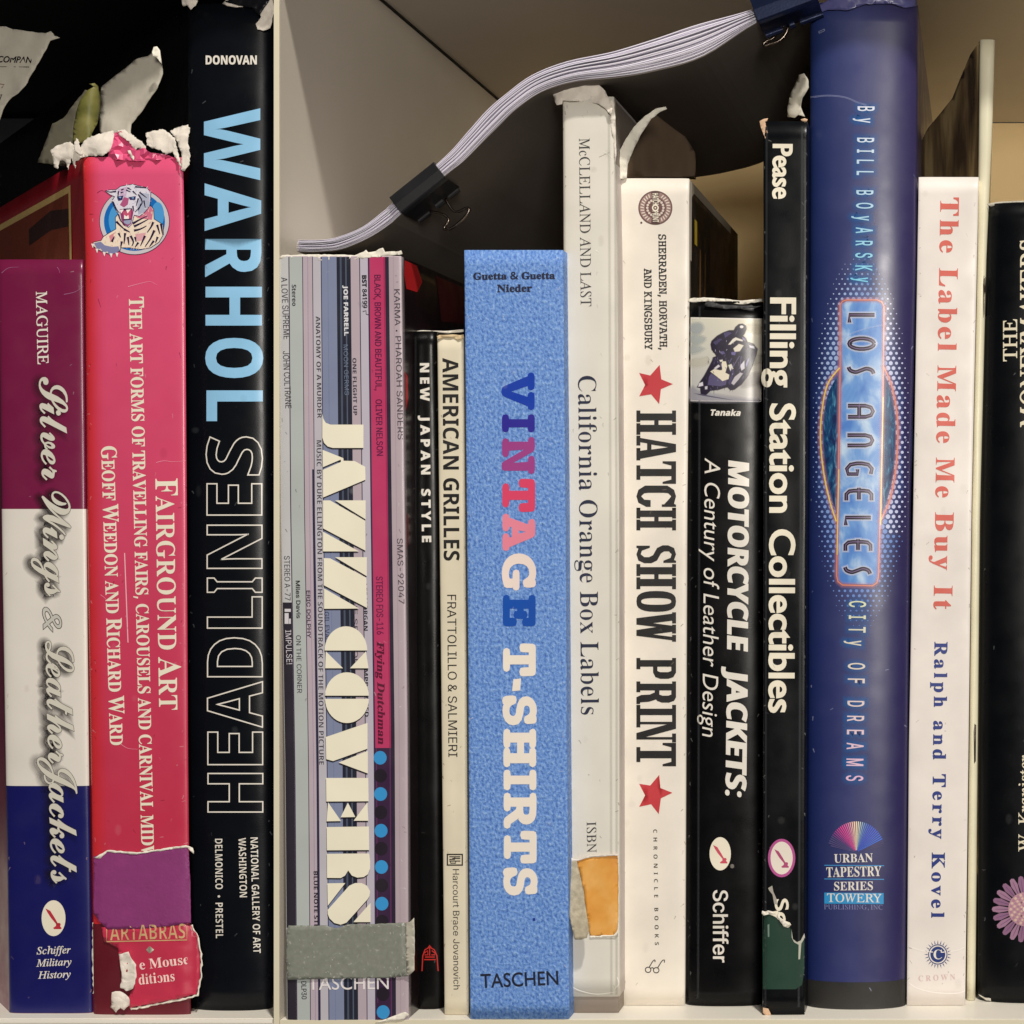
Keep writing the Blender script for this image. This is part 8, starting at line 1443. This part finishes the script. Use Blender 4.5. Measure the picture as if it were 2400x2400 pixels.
# ------------------------------------------------------------------ clipped stack of paper lying over the books
TOPC = [(697, 562), (740, 563), (790, 556), (850, 531), (900, 494), (918, 478), (1022, 386), (1060, 350), (1100, 305), (1140, 260), (1185, 220), (1250, 174), (1330, 144), (1440, 120), (1530, 92), (1640, 56), (1765, 22), (1905, -28)]
BOTC = [(697, 590), (745, 591), (800, 585), (862, 560), (915, 526), (936, 507), (1045, 412), (1085, 381), (1128, 338), (1168, 298), (1212, 256), (1268, 218), (1342, 194), (1440, 184), (1530, 170), (1650, 134), (1778, 52), (1912, 4)]
ps = thing('paper_stack', 'clipped stack of white copy paper sagging across the tops of the books', 'paper stack', W(1330, 200, 600))
top = np.array(spline2(TOPC, 5)); bot = np.array(spline2(BOTC, 5))
NS = 22; rnd = random.Random(3)
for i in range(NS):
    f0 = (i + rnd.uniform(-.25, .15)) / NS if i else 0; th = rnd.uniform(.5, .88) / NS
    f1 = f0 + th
    t0 = 16 + rnd.uniform(-12, 12); t1 = 1230 + rnd.uniform(-8, 8)
    vs = []; fs = []
    ph = rnd.uniform(0, 6)
    sh = rnd.uniform(-4, 4)
    n = len(top)
    for j in range(n):
        wob = .35 * math.sin(j * .33 + ph) + .25 * math.sin(j * .9 + ph * 2)
        a = top[j] + (bot[j] - top[j]) * f0; b = top[j] + (bot[j] - top[j]) * f1
        e = sh if j in (0,) else 0
        for t in (t0, t1):
            k_ = (D + t0) / D
            for q in (a, b):
                x = VX + (q[0] + e - VX) * k_; y = 1200 + (q[1] + wob - 1200) * k_
                vs.append(W(x, y, t))
    for j in range(n - 1):
        o = j * 4; p = o + 4
        fs += [(o, p, p + 1, o + 1), (o + 2, o + 3, p + 3, p + 2), (o, o + 2, p + 2, p), (o + 1, p + 1, p + 3, o + 3)]
    fs += [(0, 1, 3, 2), ((n - 1) * 4, (n - 1) * 4 + 2, (n - 1) * 4 + 3, (n - 1) * 4 + 1)]
    pyobj('sheet' if i < NS - 1 else 'shaded_backing_sheet', vs, fs, M['sheet'] if i < NS - 1 else M['shadebacking'], ps)  # last sheet carries the shade of the underside in its colour

# ------------------------------------------------------------------ binder clips
def clip(label, A0, ax, Lc, width, mat, wires, t0=-6, tj=92, lips=((6, 40), (98, 128)), bump=True):
    r = thing('binder_clip', label, 'binder clip', P(A0[0], A0[1], 30), 'binder clips on the paper stack')
    ax = Vector(ax).normalized(); nx = Vector((-ax.y, ax.x))
    def q(a, n, t): p = Vector(A0) + ax * a + nx * n; return W(VX + (p.x - VX) * (D + t0) / D, 1200 + (p.y - 1200) * (D + t0) / D, t)
    prof = [(4, tj), (-1, 40), (-3, 6), (-1, t0 + 2), (2, t0), (width * .5, t0 - 2), (width - 2, t0), (width + 1, t0 + 2), (width + 4, 6), (width + 5, 40), (width + 6, tj)]
    vs = [q(a, n, t) for a in (0, Lc * .25, Lc * .5, Lc * .75, Lc) for n, t in prof]
    m = len(prof)
    fs = [(i * m + j, i * m + j + 1, (i + 1) * m + j + 1, (i + 1) * m + j) for i in range(4) for j in range(m - 1)]
    pyobj('clip_body', vs, fs, mat, r, smooth=False, solid=2.6, offset=0, bevel=.8)
    def roll(a0, a1, n, t, rad):
        return tube('rolled_lip', [q(a0, n, t), q((a0 + a1) / 2, n, t), q(a1, n, t)], rad, mat, r)
    for a0, a1 in lips:
        roll(a0, a1, width + 9, tj + 2, 7.5); roll(a0, a1, 0, tj + 2, 7.5)
    if bump: roll(lips[0][1] + 20, lips[1][0] - 14, width + 8, tj - 2, 10)
    for w in wires: tube('wire_handle', [P(x, y, t) for x, y, t in w], 3.3, M['wire'], r)
V_ = lambda x, y: (900 + x / 8.78, 360 + y / 8.78)
def wv(l, t): return [V_(*p) + (t,) for p in l]
clip('black binder clip gripping the paper stack above the striped book', (913, 464), (104, -83), 133, 43, M['clip'],
     [wv([(790, 1195), (900, 1185), (1050, 1205), (1180, 1240), (1290, 1300), (1330, 1360), (1290, 1450), (1240, 1540), (1280, 1570), (1400, 1530), (1530, 1430), (1650, 1320), (1740, 1190), (1750, 1130), (1700, 1120), (1600, 1165), (1480, 1200), (1410, 1160), (1340, 1060), (1280, 950), (1240, 870), (1300, 830), (1400, 760)], 112)])
clip('dark blue binder clip on the paper stack beside the tall blue book', (1757, -2), (133, -50), 150, 55, M['clipblue'],
     [[(1856, 34, 112), (1848, 52, 112), (1846, 68, 112), (1840, 82, 112), (1825, 96, 112), (1805, 103, 112), (1790, 105, 112), (1796, 97, 112), (1812, 89, 112), (1819, 76, 112), (1816, 58, 112)]], lips=((4, 46), (92, 150)))

scuffs(b9, 60, rgb(150, 136, 118), 21, .6); scuffs(b10, 40, rgb(130, 130, 128), 22, .8); scuffs(b11, 80, rgb(140, 140, 138), 23, .8); scuffs(b12, 18, rgb(190, 196, 230), 24, .5); scuffs(b13, 50, rgb(160, 148, 140), 25, .6); scuffs(b15, 20, rgb(120, 124, 128), 26, .5)
for bk_, x_, c_ in ((b10, (1640, 1636), rgb(70, 70, 74)), (b11, (1880, 1872), rgb(74, 78, 84)), (b11, (1797, 1794), rgb(60, 62, 68)), (b5, (974, 974), rgb(60, 60, 62))):
    k = Ink(bk_, 'hinge_line', M['halo']); g = stroke([(x_[0], bk_.top + 14), (x_[1], bk_.bottom - 20)], 1.6); k.shape(g, c_[:3] + (.35,), 0); k.ring(g, 3, c_, 0, a0=.3); k.done()
